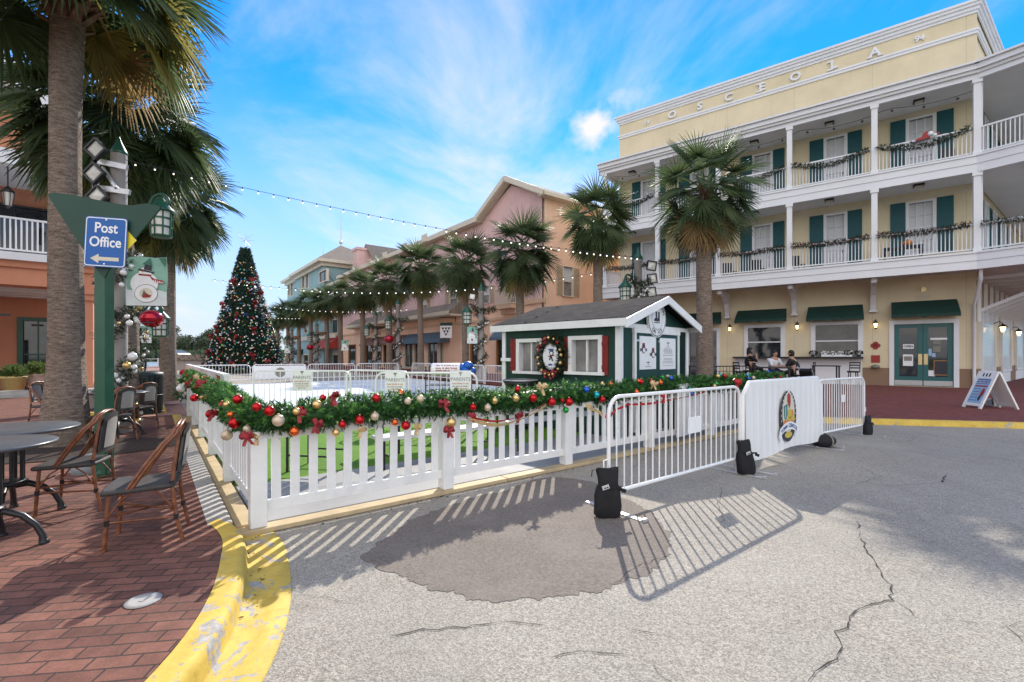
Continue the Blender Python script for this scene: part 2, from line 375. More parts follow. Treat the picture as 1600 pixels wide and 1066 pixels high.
M['shedred'] = mat('shed_red', (0.22, 0.018, 0.016), 0.5, 0.1, 5)
M['lamp'] = m_emit('warm_lamp', (1.0, 0.75, 0.35), 3.5)
M['bulb'] = m_emit('string_bulb', (1.0, 0.95, 0.85), 1.6)
M['lampglass'] = mat('milky_glass', (0.62, 0.60, 0.54), 0.3, 0.08, 8, spec=0.6)
M['pane_white'] = mat('pale_lamp_pane', (0.85, 0.84, 0.78), 0.25, 0.08, 8, spec=0.6)  # base colour whitened to stand in for sky reflected in the panes
M['stone'] = mat('post_stone', (0.30, 0.27, 0.25), 0.8, 0.15, 5, 0.3, 50)
M['rock'] = mat('landscape_dome', (0.20, 0.22, 0.23), 0.45, 0.15, 6)
M['terra'] = mat('yellow_pot', (0.58, 0.42, 0.17), 0.6, 0.1, 6, 0.1, 30, dirt=0.2)
M['potpink'] = mat('pale_pot', (0.55, 0.44, 0.37), 0.6, 0.08, 6, 0.1, 30, dirt=0.15)
M['navy'] = mat('navy_paint', (0.02, 0.035, 0.075), 0.5, 0.1, 4)
M['skin'] = mat('skin', (0.40, 0.23, 0.16), 0.55, 0.06, 20)
M['hair'] = mat('dark_hair', (0.012, 0.009, 0.008), 0.55, 0.3, 30)
M['shirtw'] = mat('white_shirt', (0.62, 0.64, 0.68), 0.8, 0.08, 10)
M['shirtb'] = mat('black_shirt', (0.012, 0.012, 0.015), 0.8, 0.2, 10)
M['jean'] = mat('denim', (0.035, 0.05, 0.10), 0.85, 0.15, 20)
M['vinyl'] = mat('white_banner', (0.76, 0.76, 0.755), 0.5, 0.04, 1.5, 0.12, 7, bd=0.02, spec=0.4)
def flat(name, col, rough=0.55, **k): M[name] = mat(name, col, rough, 0.06, 10, **k); return M[name]
flat('ink_dark', (0.035, 0.035, 0.045)); flat('ink_red', (0.32, 0.035, 0.03)); flat('ink_green', (0.05, 0.16, 0.12)); flat('ink_yellow', (0.55, 0.42, 0.06))
flat('ink_orange', (0.55, 0.20, 0.05)); flat('ink_cream', (0.62, 0.58, 0.46)); flat('ink_grey', (0.22, 0.21, 0.18)); flat('ink_blue', (0.04, 0.09, 0.28)); flat('ink_paleblue', (0.30, 0.48, 0.66))
flat('banner_green', (0.22, 0.42, 0.33)); flat('banner_snow', (0.60, 0.66, 0.66)); flat('brown_wood', (0.16, 0.075, 0.04)); flat('wicker', (0.12, 0.075, 0.05))
flat('bell_red', (0.42, 0.012, 0.03), 0.18, metal=0.6, spec=0.6); flat('royal', (0.01, 0.10, 0.45), 0.4); flat('trash', (0.022, 0.035, 0.035), 0.5)
flat('wood_door', (0.36, 0.17, 0.06)); flat('sidingbrown', (0.12, 0.10, 0.09))
flat('kick', (0.45, 0.45, 0.45), 0.35, metal=0.5); flat('brass', (0.62, 0.48, 0.25), 0.35, metal=0.5)
# ------------------------------------------------------------------ building blocks
CAMZ, F = 1.5, 721.0
def gp(px, py, z=0.0):
    Y = F * (CAMZ - z) / (py - 555.0); return Vector(((px - 800) / F * Y, Y, z))
def tag(o, label=None, cat=None, group=None, kind=None):
    if label: o['label'] = label
    if cat: o['category'] = cat
    if group: o['group'] = group
    if kind: o['kind'] = kind
    return o
def thing(name, label, cat, loc=(0, 0, 0), rotz=0.0, group=None):
    o = bpy.data.objects.new(name, None); COL.objects.link(o)
    o.empty_display_size = 0.2
    o.location = loc; o.rotation_euler = (0, 0, rotz)
    return tag(o, label, cat, group)
class MB:
    def __init__(s): s.v = []; s.f = []; s.m = []; s.s = []; s.M = None
    def add(s, vs, fs, mi=0, sm=False):
        b = len(s.v)
        if s.M is not None: s.v.extend([tuple(s.M @ Vector(p)) for p in vs])
        else: s.v.extend([tuple(p) for p in vs])
        for f in fs: s.f.append(tuple(i + b for i in f)); s.m.append(mi); s.s.append(sm)
        return s
    def box(s, x0, x1, y0, y1, z0, z1, mi=0):
        vs = [(x, y, z) for z in (z0, z1) for y in (y0, y1) for x in (x0, x1)]
        return s.add(vs, [(0, 2, 3, 1), (4, 5, 7, 6), (0, 1, 5, 4), (2, 6, 7, 3), (0, 4, 6, 2), (1, 3, 7, 5)], mi)
    def beam(s, p, q, w, h, mi=0, up=(0, 0, 1)):
        p, q = Vector(p), Vector(q); d = (q - p).normalized(); up = Vector(up)
        if abs(d.dot(up)) > 0.98: up = Vector((1, 0, 0)) if abs(d.x) < 0.9 else Vector((0, 1, 0))
        a = d.cross(up).normalized() * (w / 2); b = a.cross(d).normalized() * (h / 2)
        vs = [p + i * a + j * b for i, j in ((-1, -1), (1, -1), (1, 1), (-1, 1))] + [q + i * a + j * b for i, j in ((-1, -1), (1, -1), (1, 1), (-1, 1))]
        return s.add(vs, [(3, 2, 1, 0), (4, 5, 6, 7), (0, 1, 5, 4), (1, 2, 6, 5), (2, 3, 7, 6), (3, 0, 4, 7)], mi)
    def tube(s, pts, r, n=8, mi=0, closed=False, sm=True):
        pts = [Vector(p) for p in pts]; k = len(pts); rs = r if isinstance(r, (list, tuple)) else [r] * k
        vs = []; fs = []; prev = None
        for i, p in enumerate(pts):
            if closed: d = pts[(i + 1) % k] - pts[i - 1]
            else: d = pts[min(i + 1, k - 1)] - pts[max(i - 1, 0)]
            d.normalize()
            if prev is None:
                up = Vector((0, 0, 1)) if abs(d.z) < 0.9 else Vector((1, 0, 0)); a = d.cross(up).normalized()
            else:
                a = prev - d * prev.dot(d)
                a = a.normalized() if a.length > 1e-6 else d.orthogonal().normalized()
            prev = a; b = d.cross(a)
            for j in range(n):
                t = 2 * PI * j / n; vs.append(p + (a * math.cos(t) + b * math.sin(t)) * rs[i])
        for i in range(k if closed else k - 1):
            i2 = (i + 1) % k
            for j in range(n): fs.append((i * n + j, i * n + (j + 1) % n, i2 * n + (j + 1) % n, i2 * n + j))
        s.add(vs, fs, mi, sm)
        if not closed: s.add([vs[j] for j in range(n)], [tuple(range(n - 1, -1, -1))], mi); s.add([vs[(k - 1) * n + j] for j in range(n)], [tuple(range(n))], mi)
        return s
    def lathe(s, prof, n=16, c=(0, 0, 0), mi=0, sm=True, cap=True):
        vs = []; fs = []; k = len(prof)
        for r, z in prof:
            for j in range(n): t = 2 * PI * j / n; vs.append((c[0] + r * math.cos(t), c[1] + r * math.sin(t), c[2] + z))
        for i in range(k - 1):
            for j in range(n): fs.append((i * n + j, i * n + (j + 1) % n, (i + 1) * n + (j + 1) % n, (i + 1) * n + j))
        s.add(vs, fs, mi, sm)
        if cap:
            s.add(vs[:n], [tuple(range(n - 1, -1, -1))], mi); s.add(vs[-n:], [tuple(range(n))], mi)
        return s
    def sphere(s, c, r, n=12, m=8, mi=0, sz=1.0):
        return s.lathe([(r * math.sin(PI * i / m) + 1e-4, -r * sz * math.cos(PI * i / m)) for i in range(m + 1)], n, c, mi, True, False)
    def extr(s, pts, vec, mi=0):
        k = len(pts); pts = [Vector(p) for p in pts]; vec = Vector(vec)
        vs = pts + [p + vec for p in pts]
        fs = [tuple(range(k - 1, -1, -1)), tuple(range(k, 2 * k))] + [(i, (i + 1) % k, k + (i + 1) % k, k + i) for i in range(k)]
        return s.add(vs, fs, mi)
    def prism(s, poly, z0, z1, mi=0): return s.extr([(x, y, z0) for x, y in poly], (0, 0, z1 - z0), mi)
    def face(s, pts, mi=0): return s.add(pts, [tuple(range(len(pts)))], mi)
    def loft(s, rows, mi=0, sm=True):
        n = len(rows[0]); vs = [p for r in rows for p in r]
        return s.add(vs, [(i * n + j, i * n + j + 1, (i + 1) * n + j + 1, (i + 1) * n + j) for i in range(len(rows) - 1) for j in range(n - 1)], mi, sm)
    def text(s, body, size, mi=0, T=None, ext=0.004, bold=0.0, sx=1.0, align='CENTER'):
        c = bpy.data.curves.new('lettering', 'FONT'); c.body = body; c.size = size; c.extrude = ext; c.offset = bold
        c.align_x = align; c.align_y = 'CENTER'; c.resolution_u = 3
        o = bpy.data.objects.new('lettering', c)
        me = bpy.data.meshes.new_from_object(o)
        T = T or Matrix()
        s.add([T @ Vector((v.co.x * sx, v.co.y, v.co.z)) for v in me.vertices], [tuple(p.vertices) for p in me.polygons], mi)
        bpy.data.objects.remove(o); bpy.data.curves.remove(c); bpy.data.meshes.remove(me)
        return s
    def mesh(s, name, mats, fix=True):
        me = bpy.data.meshes.new(name); me.from_pydata(s.v, [], s.f)
        for m in (mats if isinstance(mats, (list, tuple)) else [mats]): me.materials.append(m)
        me.polygons.foreach_set('material_index', s.m); me.polygons.foreach_set('use_smooth', s.s)
        if fix and len(s.f) < 40000:
            b = bmesh.new(); b.from_mesh(me); bmesh.ops.recalc_face_normals(b, faces=b.faces); b.to_mesh(me); b.free()
        me.update(); return me
    def build(s, name, mats, parent=None, loc=None, bev=0.0, fix=True, label=None, kind=None):
        o = bpy.data.objects.new(name, s.mesh(name, mats, fix)); COL.objects.link(o)
        if parent is not None: o.parent = parent
        if loc is not None: o.location = loc
        if bev:
            md = o.modifiers.new('bevel', 'BEVEL'); md.width = bev; md.segments = 2; md.limit_method = 'ANGLE'; md.angle_limit = 0.6
        if label: o['label'] = label
        if kind: o['kind'] = kind
        return o
def children_of(o): return list(o.children)
KIDS = {}
def dup(root, loc=None, rotz=None, label=None, group=None, parent=None, scale=None):
    c = root.copy(); COL.objects.link(c)
    if parent is not None: c.parent = parent
    if loc is not None: c.location = loc
    if rotz is not None: c.rotation_euler = (0, 0, rotz)
    if scale is not None: c.scale = scale if isinstance(scale, (tuple, list)) else (scale,) * 3
    if label: c['label'] = label
    if group: c['group'] = group
    for ch in list(root.children): dup(ch, parent=c)
    return c
class Frame:
    """a vertical facade: x along it, y into it, z up"""
    def __init__(s, ox, oy, dx, dy):
        l = math.hypot(dx, dy); s.o = (ox, oy); s.d = (dx / l, dy / l); s.n = (-dy / l, dx / l)
        s.rot = math.atan2(dy, dx)
    def w(s, x, y, z=0): return Vector((s.o[0] + s.d[0] * x + s.n[0] * y, s.o[1] + s.d[1] * x + s.n[1] * y, z))
    def lx(s, px, y=0.0):
        k = (px - 800) / F; ox = s.o[0] + s.n[0] * y; oy = s.o[1] + s.n[1] * y
        return (k * oy - ox) / (s.d[0] - k * s.d[1])
    def z(s, px, py, y=0.0):
        p = s.w(s.lx(px, y), y); return CAMZ - (py - 555) / F * p.y
    def loc(s, X, Y):
        X -= s.o[0]; Y -= s.o[1]; return (X * s.d[0] + Y * s.d[1], X * s.n[0] + Y * s.n[1])
# local (x right, y up) -> facade plane at depth y
def onwall(x, y, z, yaw=0.0): return Matrix.Translation((x, y, z)) @ Matrix.Rotation(yaw, 4, 'Z') @ Matrix.Rotation(PI / 2, 4, 'X')
def wall(mb, x0, x1, z0, z1, ops, y=0.0, depth=0.16, mi=0):
    xs = sorted(set([x0, x1] + [o[0] for o in ops] + [o[1] for o in ops])); zs = sorted(set([z0, z1] + [o[2] for o in ops] + [o[3] for o in ops]))
    xs = [v for v in xs if x0 <= v <= x1]; zs = [v for v in zs if z0 <= v <= z1]
    for a, b in zip(xs, xs[1:]):
        for c, d in zip(zs, zs[1:]):
            cx, cz = (a + b) / 2, (c + d) / 2
            if any(o[0] < cx < o[1] and o[2] < cz < o[3] for o in ops): continue
            mb.face([(a, y, c), (b, y, c), (b, y, d), (a, y, d)], mi)
    for a, b, c, d in ops:
        for q in ([(a, c), (b, c)], [(b, c), (b, d)], [(b, d), (a, d)], [(a, d), (a, c)]):
            (p0, p1) = q
            mb.face([(p0[0], y, p0[1]), (p1[0], y, p1[1]), (p1[0], y + depth, p1[1]), (p0[0], y + depth, p0[1])], mi)
def window(parent, x0, x1, z0, z1, y=0.0, fw=0.07, cols=1, rows=2, pane='blind', frame='whitep', name='window', sill=True, proud=0.05, head=0.0, lower=None, depth=0.12):
    f = MB()
    f.box(x0 - fw, x0 + 0.03, y - proud, y + depth, z0, z1); f.box(x1 - 0.03, x1 + fw, y - proud, y + depth, z0, z1)
    f.box(x0 - fw, x1 + fw, y - proud - 0.003, y + depth, z1, z1 + fw + head)
    f.box(x0 - fw - (0.05 if sill else 0), x1 + fw + (0.05 if sill else 0), y - proud - (0.06 if sill else 0.004), y + depth, z0 - fw, z0)
    for i in range(1, cols): t = x0 + (x1 - x0) * i / cols; f.box(t - 0.018, t + 0.018, y + 0.04, y + 0.095, z0, z1)
    for j in range(1, rows):
        t = z0 + (z1 - z0) * j / rows; w = 0.03 if (j * 2 == rows) else 0.015
        f.box(x0 + 0.031, x1 - 0.031, y + 0.045, y + 0.092, t - w, t + w)
    o = f.build(name, M[frame], parent)
    p = MB()
    if lower:
        zm = (z0 + z1) / 2
        p.face([(x0, y + 0.1, zm), (x1, y + 0.1, zm), (x1, y + 0.1, z1), (x0, y + 0.1, z1)], 0)
        p.face([(x0, y + 0.1, z0), (x1, y + 0.1, z0), (x1, y + 0.1, zm), (x0, y + 0.1, zm)], 1)
        p.build('pane', [M[pane], M[lower]], o)
    else:
        p.face([(x0, y + 0.1, z0), (x1, y + 0.1, z0), (x1, y + 0.1, z1), (x0, y + 0.1, z1)]); p.build('pane', M[pane], o)
    return o
def shutter(parent, x0, x1, z0, z1, y=0.0, m='shutter'):
    b = MB(); b.box(x0, x1, y - 0.055, y - 0.004, z0, z1)
    w = x1 - x0
    zm = (z0 + z1) / 2
    for c, d in ((z0 + 0.07, zm - 0.04), (zm + 0.04, z1 - 0.07)):
        k = max(3, int((d - c) / 0.09))
        for i in range(k):
            t = c + (d - c) * (i + 0.5) / k
            b.box(x0 + w * 0.14, x1 - w * 0.14, y - 0.075, y - 0.0545, t - 0.022, t + 0.022)
    return b.build('shutter', M[m], parent)
def awning(parent, x0, x1, ztop, zbot, y=0.0, out=0.9, m='awning', flare=0.0, val=0.2):
    b = MB(); n = 10
    rows = []
    for i in range(n + 1):
        t = i / n; x = x0 + (x1 - x0) * t; xf = x0 - flare + (x1 - x0 + 2 * flare) * t
        sc = 0.05 * abs(math.sin(PI * t * 4))
        rows.append([(x, y - 0.01, ztop), (x * .5 + xf * .5, y - out * 0.5, (ztop + zbot) / 2 + 0.03), (xf, y - out, zbot), (xf, y - out - 0.01, zbot - val + sc)])
    b.loft(rows, 0, False)
    for x, xf in ((x0, x0 - flare), (x1, x1 + flare)): b.face([(x, y - 0.01, ztop), (xf, y - out, zbot), (xf, y - out, zbot - val), (x, y - 0.01, zbot - val * 0.6)])
    return b.build('awning', M[m], parent)
def railing(parent, p, q, z0, z1, gap=0.115, t=0.03, m='whitep', name='railing'):
    b = MB(); p, q = Vector((p[0], p[1], 0)), Vector((q[0], q[1], 0)); L = (q - p).length
    z = lambda v, h: (v.x, v.y, h)
    b.beam(z(p, z1), z(q, z1), 0.08, 0.06); b.beam(z(p, z0 + 0.1), z(q, z0 + 0.1), 0.05, 0.05)
    n = max(2, int(L / gap))
    for i in range(n):
        c = p.lerp(q, (i + 0.5) / n); b.beam(z(c, z0 + 0.1), z(c, z1), t, t)
    return b.build(name, M[m], parent)
# needle tufts along a path -----------------------------------------------------------
def sprig(mb, p, d, L, n, nl, w, mi, rr):
    d = d.normalized(); a = d.orthogonal().normalized(); b = d.cross(a)
    vs = []; fs = []
    for i in range(n):
        t = (i + 0.5) / n; o = p + d * (L * t); ang = rr.uniform(0, 2 * PI)
        r = (a * math.cos(ang) + b * math.sin(ang)); tip = o + (r * 0.85 + d * rr.uniform(0.4, 0.9)) * nl * (1.1 - 0.4 * t)
        s = d.cross(r) * (w / 2); k = len(vs)
        vs += [o - s, o + s, tip]; fs.append((k, k + 1, k + 2))
    k = len(vs); s = a * (w * 0.4); vs += [p - s, p + s, p + d * L]; fs.append((k, k + 1, k + 2))
    mb.add(vs, fs, mi)
def sample(pts, step):
    pts = [Vector(p) for p in pts]; out = []
    for p, q in zip(pts, pts[1:]):
        L = (q - p).length; n = max(1, int(L / step))
        for i in range(n): out.append((p.lerp(q, i / n), (q - p).normalized()))
    return out
def garland_mesh(mb, pts, r, per_m, L, nl, w, rr, n=12, tips=0.3, sag=0.0, tipmi=1):
    for p, d in sample(pts, 1.0 / per_m):
        a = rr.uniform(0, 2 * PI); u = d.orthogonal().normalized(); v = d.cross(u)
        rad = u * math.cos(a) + v * math.sin(a)
        base = p + d * rr.uniform(-0.05, 0.05) + rad * r * rr.uniform(0.15, 0.85)
        dr = rad * 0.9 + d * rr.uniform(-0.7, 0.7) + Vector((0, 0, -0.25 + 0.2 * rr.random()))
        up = rad.z > -0.1
        sprig(mb, base, dr, L * rr.uniform(0.75, 1.25), n, nl, w, tipmi if (up and rr.random() < tips) else 0, rr)
def bow_mesh(mb, c, s, rr, mi=0, tails=2):
    c = Vector(c)
    for k in range(5):
        a = rr.uniform(0, 2 * PI); d = Vector((math.cos(a), math.sin(a) * 0.6, rr.uniform(-0.2, 0.9))).normalized(); e = d.orthogonal().normalized() * s * 0.32
        pts = [c, c + d * s * 0.6 + Vector((0, 0, s * 0.28)), c + d * s, c + d * s * 0.6 - Vector((0, 0, s * 0.2)), c]
        mb.loft([[p - e, p + e] for p in pts], mi)
    for k in range(tails):
        d = Vector((rr.uniform(-0.6, 0.6), rr.uniform(-0.4, 0.4), -1)).normalized(); e = Vector((0.25, 0.1, 0)) * s
        mb.loft([[c - e * 0.4, c + e * 0.4], [c + d * s * 0.7 - e, c + d * s * 0.7 + e], [c + d * s * 1.4 + Vector((0.1 * s, 0, 0)) - e, c + d * s * 1.4 + e]], mi)
BALL = {}
def bauble(name, parent, c, r, m, label=None):
    key = (m, 1)
    if key not in BALL:
        b = MB(); b.sphere((0, 0, 0), 1.0, 18, 12, 0); b.lathe([(0.18, 0.96), (0.18, 1.18), (0.05, 1.2)], 8, mi=1)
        BALL[key] = b.mesh(name, [M[m], M['brass']])
    o = bpy.data.objects.new(name, BALL[key]); COL.objects.link(o); o.parent = parent; o.location = c; o.scale = (r, r, r)
    if label: o['label'] = label
    return o
def scribble(mb, x, z, w, h, y, mi, seed, vert='y'):
    """a line of print too small to read: word-like runs of strokes on a plane y=const"""
    rr = random.Random(seed); t = x - w / 2
    while t < x + w / 2 - h * 0.3:
        n = rr.randint(2, 6)
        for k in range(n):
            if t > x + w / 2: break
            a = h * rr.uniform(0.32, 0.5); mb.face([(t, y, z - h * 0.5), (t + a, y, z - h * 0.5), (t + a, y, z + h * rr.uniform(0.15, 0.5)), (t, y, z + h * rr.uniform(0.15, 0.5))], mi); t += a + h * 0.22
        t += h * 0.4
# ------------------------------------------------------------------ the setting
RF = Frame(-2.165, 3.93, 0.789, 0.614)      # rink enclosure: x along the front fence, y along the side fence
def rw(x, y, z=0.0): return RF.w(x, y, z)
def xy(v): return (v[0], v[1])
g = MB(); g.face([(-900, -300, -0.6), (900, -300, -0.6), (900, 1400, -0.6), (-900, 1400, -0.6)])
tag(g.build('ground', M['grass']), kind='structure')
g = MB(); g.face([(-70, 62, -0.3), (-12, 66, -0.3), (10, 190, -0.3), (-190, 175, -0.3), (-150, 62, -0.3)])
tag(g.build('lake', M['water']), kind='structure')
# road: asphalt sheet, a dark patched area and cracks in the same mesh
g = MB(); g.prism([(-62, -16), (62, -16), (62, 110), (-62, 110)][:2] + [(62, 100), (-10, 100), (-22, 62), (-62, 60)], -0.59, 0.0, 0)
def jag(pts, amp, rr, n=4):
    out = []
    for p, q in zip(pts, pts[1:] + pts[:1]):
        for i in range(n): out.append(Vector(p).lerp(Vector(q), i / n) + Vector((rr.uniform(-amp, amp), rr.uniform(-amp, amp), 0)))
    return out
rr = random.Random(3)
pp = [gp(*p) for p in ((560, 872), (600, 890), (640, 907), (700, 926), (760, 940), (810, 938), (870, 931), (930, 926), (965, 912), (1015, 895), (1040, 868), (1046, 840), (1030, 815), (1000, 790), (965, 775), (920, 752), (860, 745), (790, 768), (700, 792), (640, 815), (600, 845))]
pc = sum(pp, Vector()) / len(pp)
pol = sorted((math.atan2(p.y - pc.y, p.x - pc.x), (p - pc).length) for p in pp)
pol = [(pol[-1][0] - 2 * PI, pol[-1][1])] + pol + [(pol[0][0] + 2 * PI, pol[0][1])]
pj = []; NP = 520
for i in range(NP):
    th = -PI + 2 * PI * (i + 0.5) / NP
    k = max(j for j in range(len(pol) - 1) if pol[j][0] <= th); t = (th - pol[k][0]) / max(1e-6, pol[k + 1][0] - pol[k][0])
    r = pol[k][1] + (pol[k + 1][1] - pol[k][1]) * t + 0.022 * math.sin(th * 23) * math.sin(th * 7 + 1) + 0.016 * math.sin(th * 61 + 2) * math.sin(th * 13) + rr.gauss(0, 0.006)
    pj.append(Vector((pc.x + r * math.cos(th), pc.y + r * math.sin(th), 0.003)))
g.add([Vector((pc.x, pc.y, 0.003))] + pj, [(0, i + 1, (i + 1) % NP + 1) for i in range(NP)], 1)
def crack(pts, w, rr):
    pts = [gp(*p) for p in pts]; out = []
    for p, q in zip(pts, pts[1:]):
        n = max(2, int((q - p).length / 0.045))
        for i in range(n): out.append(p.lerp(q, i / n) + Vector((rr.uniform(-1, 1), rr.uniform(-1, 1), 0)) * 0.014)
    out.append(pts[-1]); L, Rr = [], []
    for i, p in enumerate(out):
        d = (out[min(i + 1, len(out) - 1)] - out[max(i - 1, 0)]).normalized(); nrm = Vector((-d.y, d.x, 0))
        ww = 0.75 * w * rr.uniform(0.2, 1.3) * (0.3 if i in (0, len(out) - 1) else 1)
        L.append(p + nrm * ww / 2 + Vector((0, 0, 0.0052))); Rr.append(p - nrm * ww / 2 + Vector((0, 0, 0.0052)))
    g.loft([L, Rr], 2, False)
for pts, w in (([(1340, 815), (1346, 845), (1360, 870), (1378, 900), (1393, 915), (1393, 938), (1355, 945), (1335, 955), (1325, 975), (1310, 990), (1314, 1010), (1305, 1030), (1280, 1042), (1262, 1066)], 0.011),
               ([(1393, 938), (1420, 955), (1438, 970)], 0.006), ([(1470, 966), (1520, 974), (1572, 980), (1600, 1006)], 0.006), ([(1572, 980), (1600, 972)], 0.005),
               ([(610, 998), (660, 985), (740, 980), (775, 973), (850, 978)], 0.010), ([(850, 978), (890, 988)], 0.004), ([(860, 1028), (900, 1022), (940, 1020), (990, 1026)], 0.008),
               ([(980, 984), (1030, 990), (1070, 1003)], 0.005), ([(1020, 1038), (1040, 1060), (1060, 1075)], 0.008), ([(1475, 745), (1472, 755), (1480, 740)], 0.010), ([(1345, 730), (1376, 745), (1340, 757)], 0.006),
               ([(1390, 760), (1450, 756), (1475, 757)], 0.005), ([(1030, 700), (1010, 715), (985, 735)], 0.007), ([(1130, 760), (1122, 790), (1130, 812), (1118, 835)], 0.006), ([(1500, 765), (1560, 778), (1600, 790)], 0.005),
               ([(450, 930), (520, 935), (560, 945)], 0.004), ([(1190, 715), (1230, 728), (1260, 745)], 0.006), ([(1440, 680), (1420, 690), (1400, 692)], 0.010), ([(965, 912), (985, 890), (1046, 868)], 0.006)):
    crack(pts, w, rr)
tag(g.build('road', [M['asphalt'], M['patch'], M['crack']], fix=False), kind='structure')
g = MB(); g.face([rw(-0.02, 6.6, 0.005), rw(-0.02, 74, 0.005), rw(-30, 74, 0.005), rw(-30, 40, 0.005), rw(-3.5, 8, 0.005)])
tag(g.build('brick_street', M['brick3']), kind='structure')
# left sidewalk and its kerbs
inner = [(-2.51, 3.79), (-2.30, 3.60), (-2.12, 3.38), (-1.97, 3.12), (-1.84, 2.88), (-1.72, 2.62), (-1.61, 2.3), (-1.54, 1.93), (-1.47, 1.2), (-1.44, 0.3), (-1.44, -2), (-1.44, -14)]
side = [xy(rw(-0.36, 8.7)), xy(rw(-2.6, 8.7)), xy(rw(-2.6, 10.5)), xy(rw(-0.62, 10.5)), xy(rw(-0.85, 46)), xy(rw(-45, 46)), (-61, -14)]
g = MB(); g.prism(inner[::-1] + [(-2.51, 3.79)][:0] + side, 0.006, 0.13)
tag(g.build('sidewalk', M['brick'], fix=True), kind='structure')
def smooth_line(p, n=6):
    out = []
    for i in range(len(p) - 1):
        p0, p1, p2, p3 = Vector(p[max(i - 1, 0)]), Vector(p[i]), Vector(p[i + 1]), Vector(p[min(i + 2, len(p) - 1)])
        for k in range(n):
            t = k / n; out.append(0.5 * ((2 * p1) + (-p0 + p2) * t + (2 * p0 - 5 * p1 + 4 * p2 - p3) * t * t + (-p0 + 3 * p1 - 3 * p2 + p3) * t ** 3))
    out.append(Vector(p[-1])); return out
def kerb(name, line, prof, m, wob=0.0):
    b = MB(); rows = []
    for i, p in enumerate(line):
        d = (Vector(line[min(i + 1, len(line) - 1)]) - Vector(line[max(i - 1, 0)])).normalized(); n = Vector((-d.y, d.x))
        rows.append([(p[0] + n.x * a, p[1] + n.y * a, z) for a, z in prof])
    b.loft(rows, 0, True)
    for r in (rows[0], rows[-1]): b.face(r + [(r[-1][0], r[-1][1], 0), (r[0][0], r[0][1], 0)])
    return tag(b.build(name, M[m]), kind='structure')
cl = smooth_line([Vector(p) for p in inner])
hw = [(0.0, 0.131), (0.085, 0.132), (0.115, 0.129), (0.135, 0.115), (0.146, 0.085), (0.155, 0.02), (0.165, 0.006), (0.30, 0.008), (0.412, 0.010), (0.416, 0.0)]
kerb('kerb', cl, hw, 'curb')
sl = [xy(rw(-0.36, 6.4 * i / 10)) for i in range(11)][::-1]
st = [(0.002, 0.131), (0.15, 0.131), (0.175, 0.12), (0.18, 0.0)]
kerb('kerb', sl, st, 'concrete')
kerb('kerb', [xy(rw(-0.36, 8.72)), xy(rw(-0.36, 6.43))], st, 'curb')
kerb('kerb', [xy(rw(-2.6, 10.48)), xy(rw(-0.60, 10.48))][::-1][::-1], [(-0.16, 0.0), (-0.155, 0.125), (0.0, 0.135), (0.02, 0.135)], 'curb')
kerb('kerb', [xy(rw(-0.80, 40)), xy(rw(-0.62, 10.5))], [(0.0, 0.134), (0.17, 0.131), (0.2, 0.0)], 'curb')
# planting bed round the near palm
g = MB(); c0 = Vector((-6.3, 6.75)); pts = []
for i in range(28):
    a = 2 * PI * i / 28; rad = 1 + 0.08 * math.sin(3 * a + 1)
    pts.append((c0.x + 1.15 * rad * math.cos(a) - 0.15 * math.sin(a), c0.y + 0.88 * rad * math.sin(a) + 0.25 * math.cos(a)))
g.prism(pts, 0.125, 0.142)
tag(g.build('planting_bed', M['mulch']), kind='structure')
g = MB(); g.prism([xy(rw(-2.6, 11)), xy(rw(-0.9, 11)), xy(rw(-1.1, 18)), xy(rw(-2.8, 18))], 0.125, 0.14)
tag(g.build('planting_bed', M['mulch']), kind='structure')
# right pavement with yellow kerb
kl = [(4.2, 11.35), (5.2, 10.9), (6.8, 10.35), (8.6, 9.95), (10.6, 9.5), (14, 8.6), (30, 4.6), (61, -4)]
g = MB(); g.prism(kl + [(61, 98), (-9, 98), (-47, 86), (-1.9, 23.6), (0.9, 18.6)], 0.007, 0.115)
tag(g.build('pavement', M['brick2']), kind='structure')
kerb('kerb', smooth_line([Vector(p) for p in kl])[::-1], [(-0.001, 0.118), (0.12, 0.118), (0.15, 0.11), (0.17, 0.0), ], 'curb')

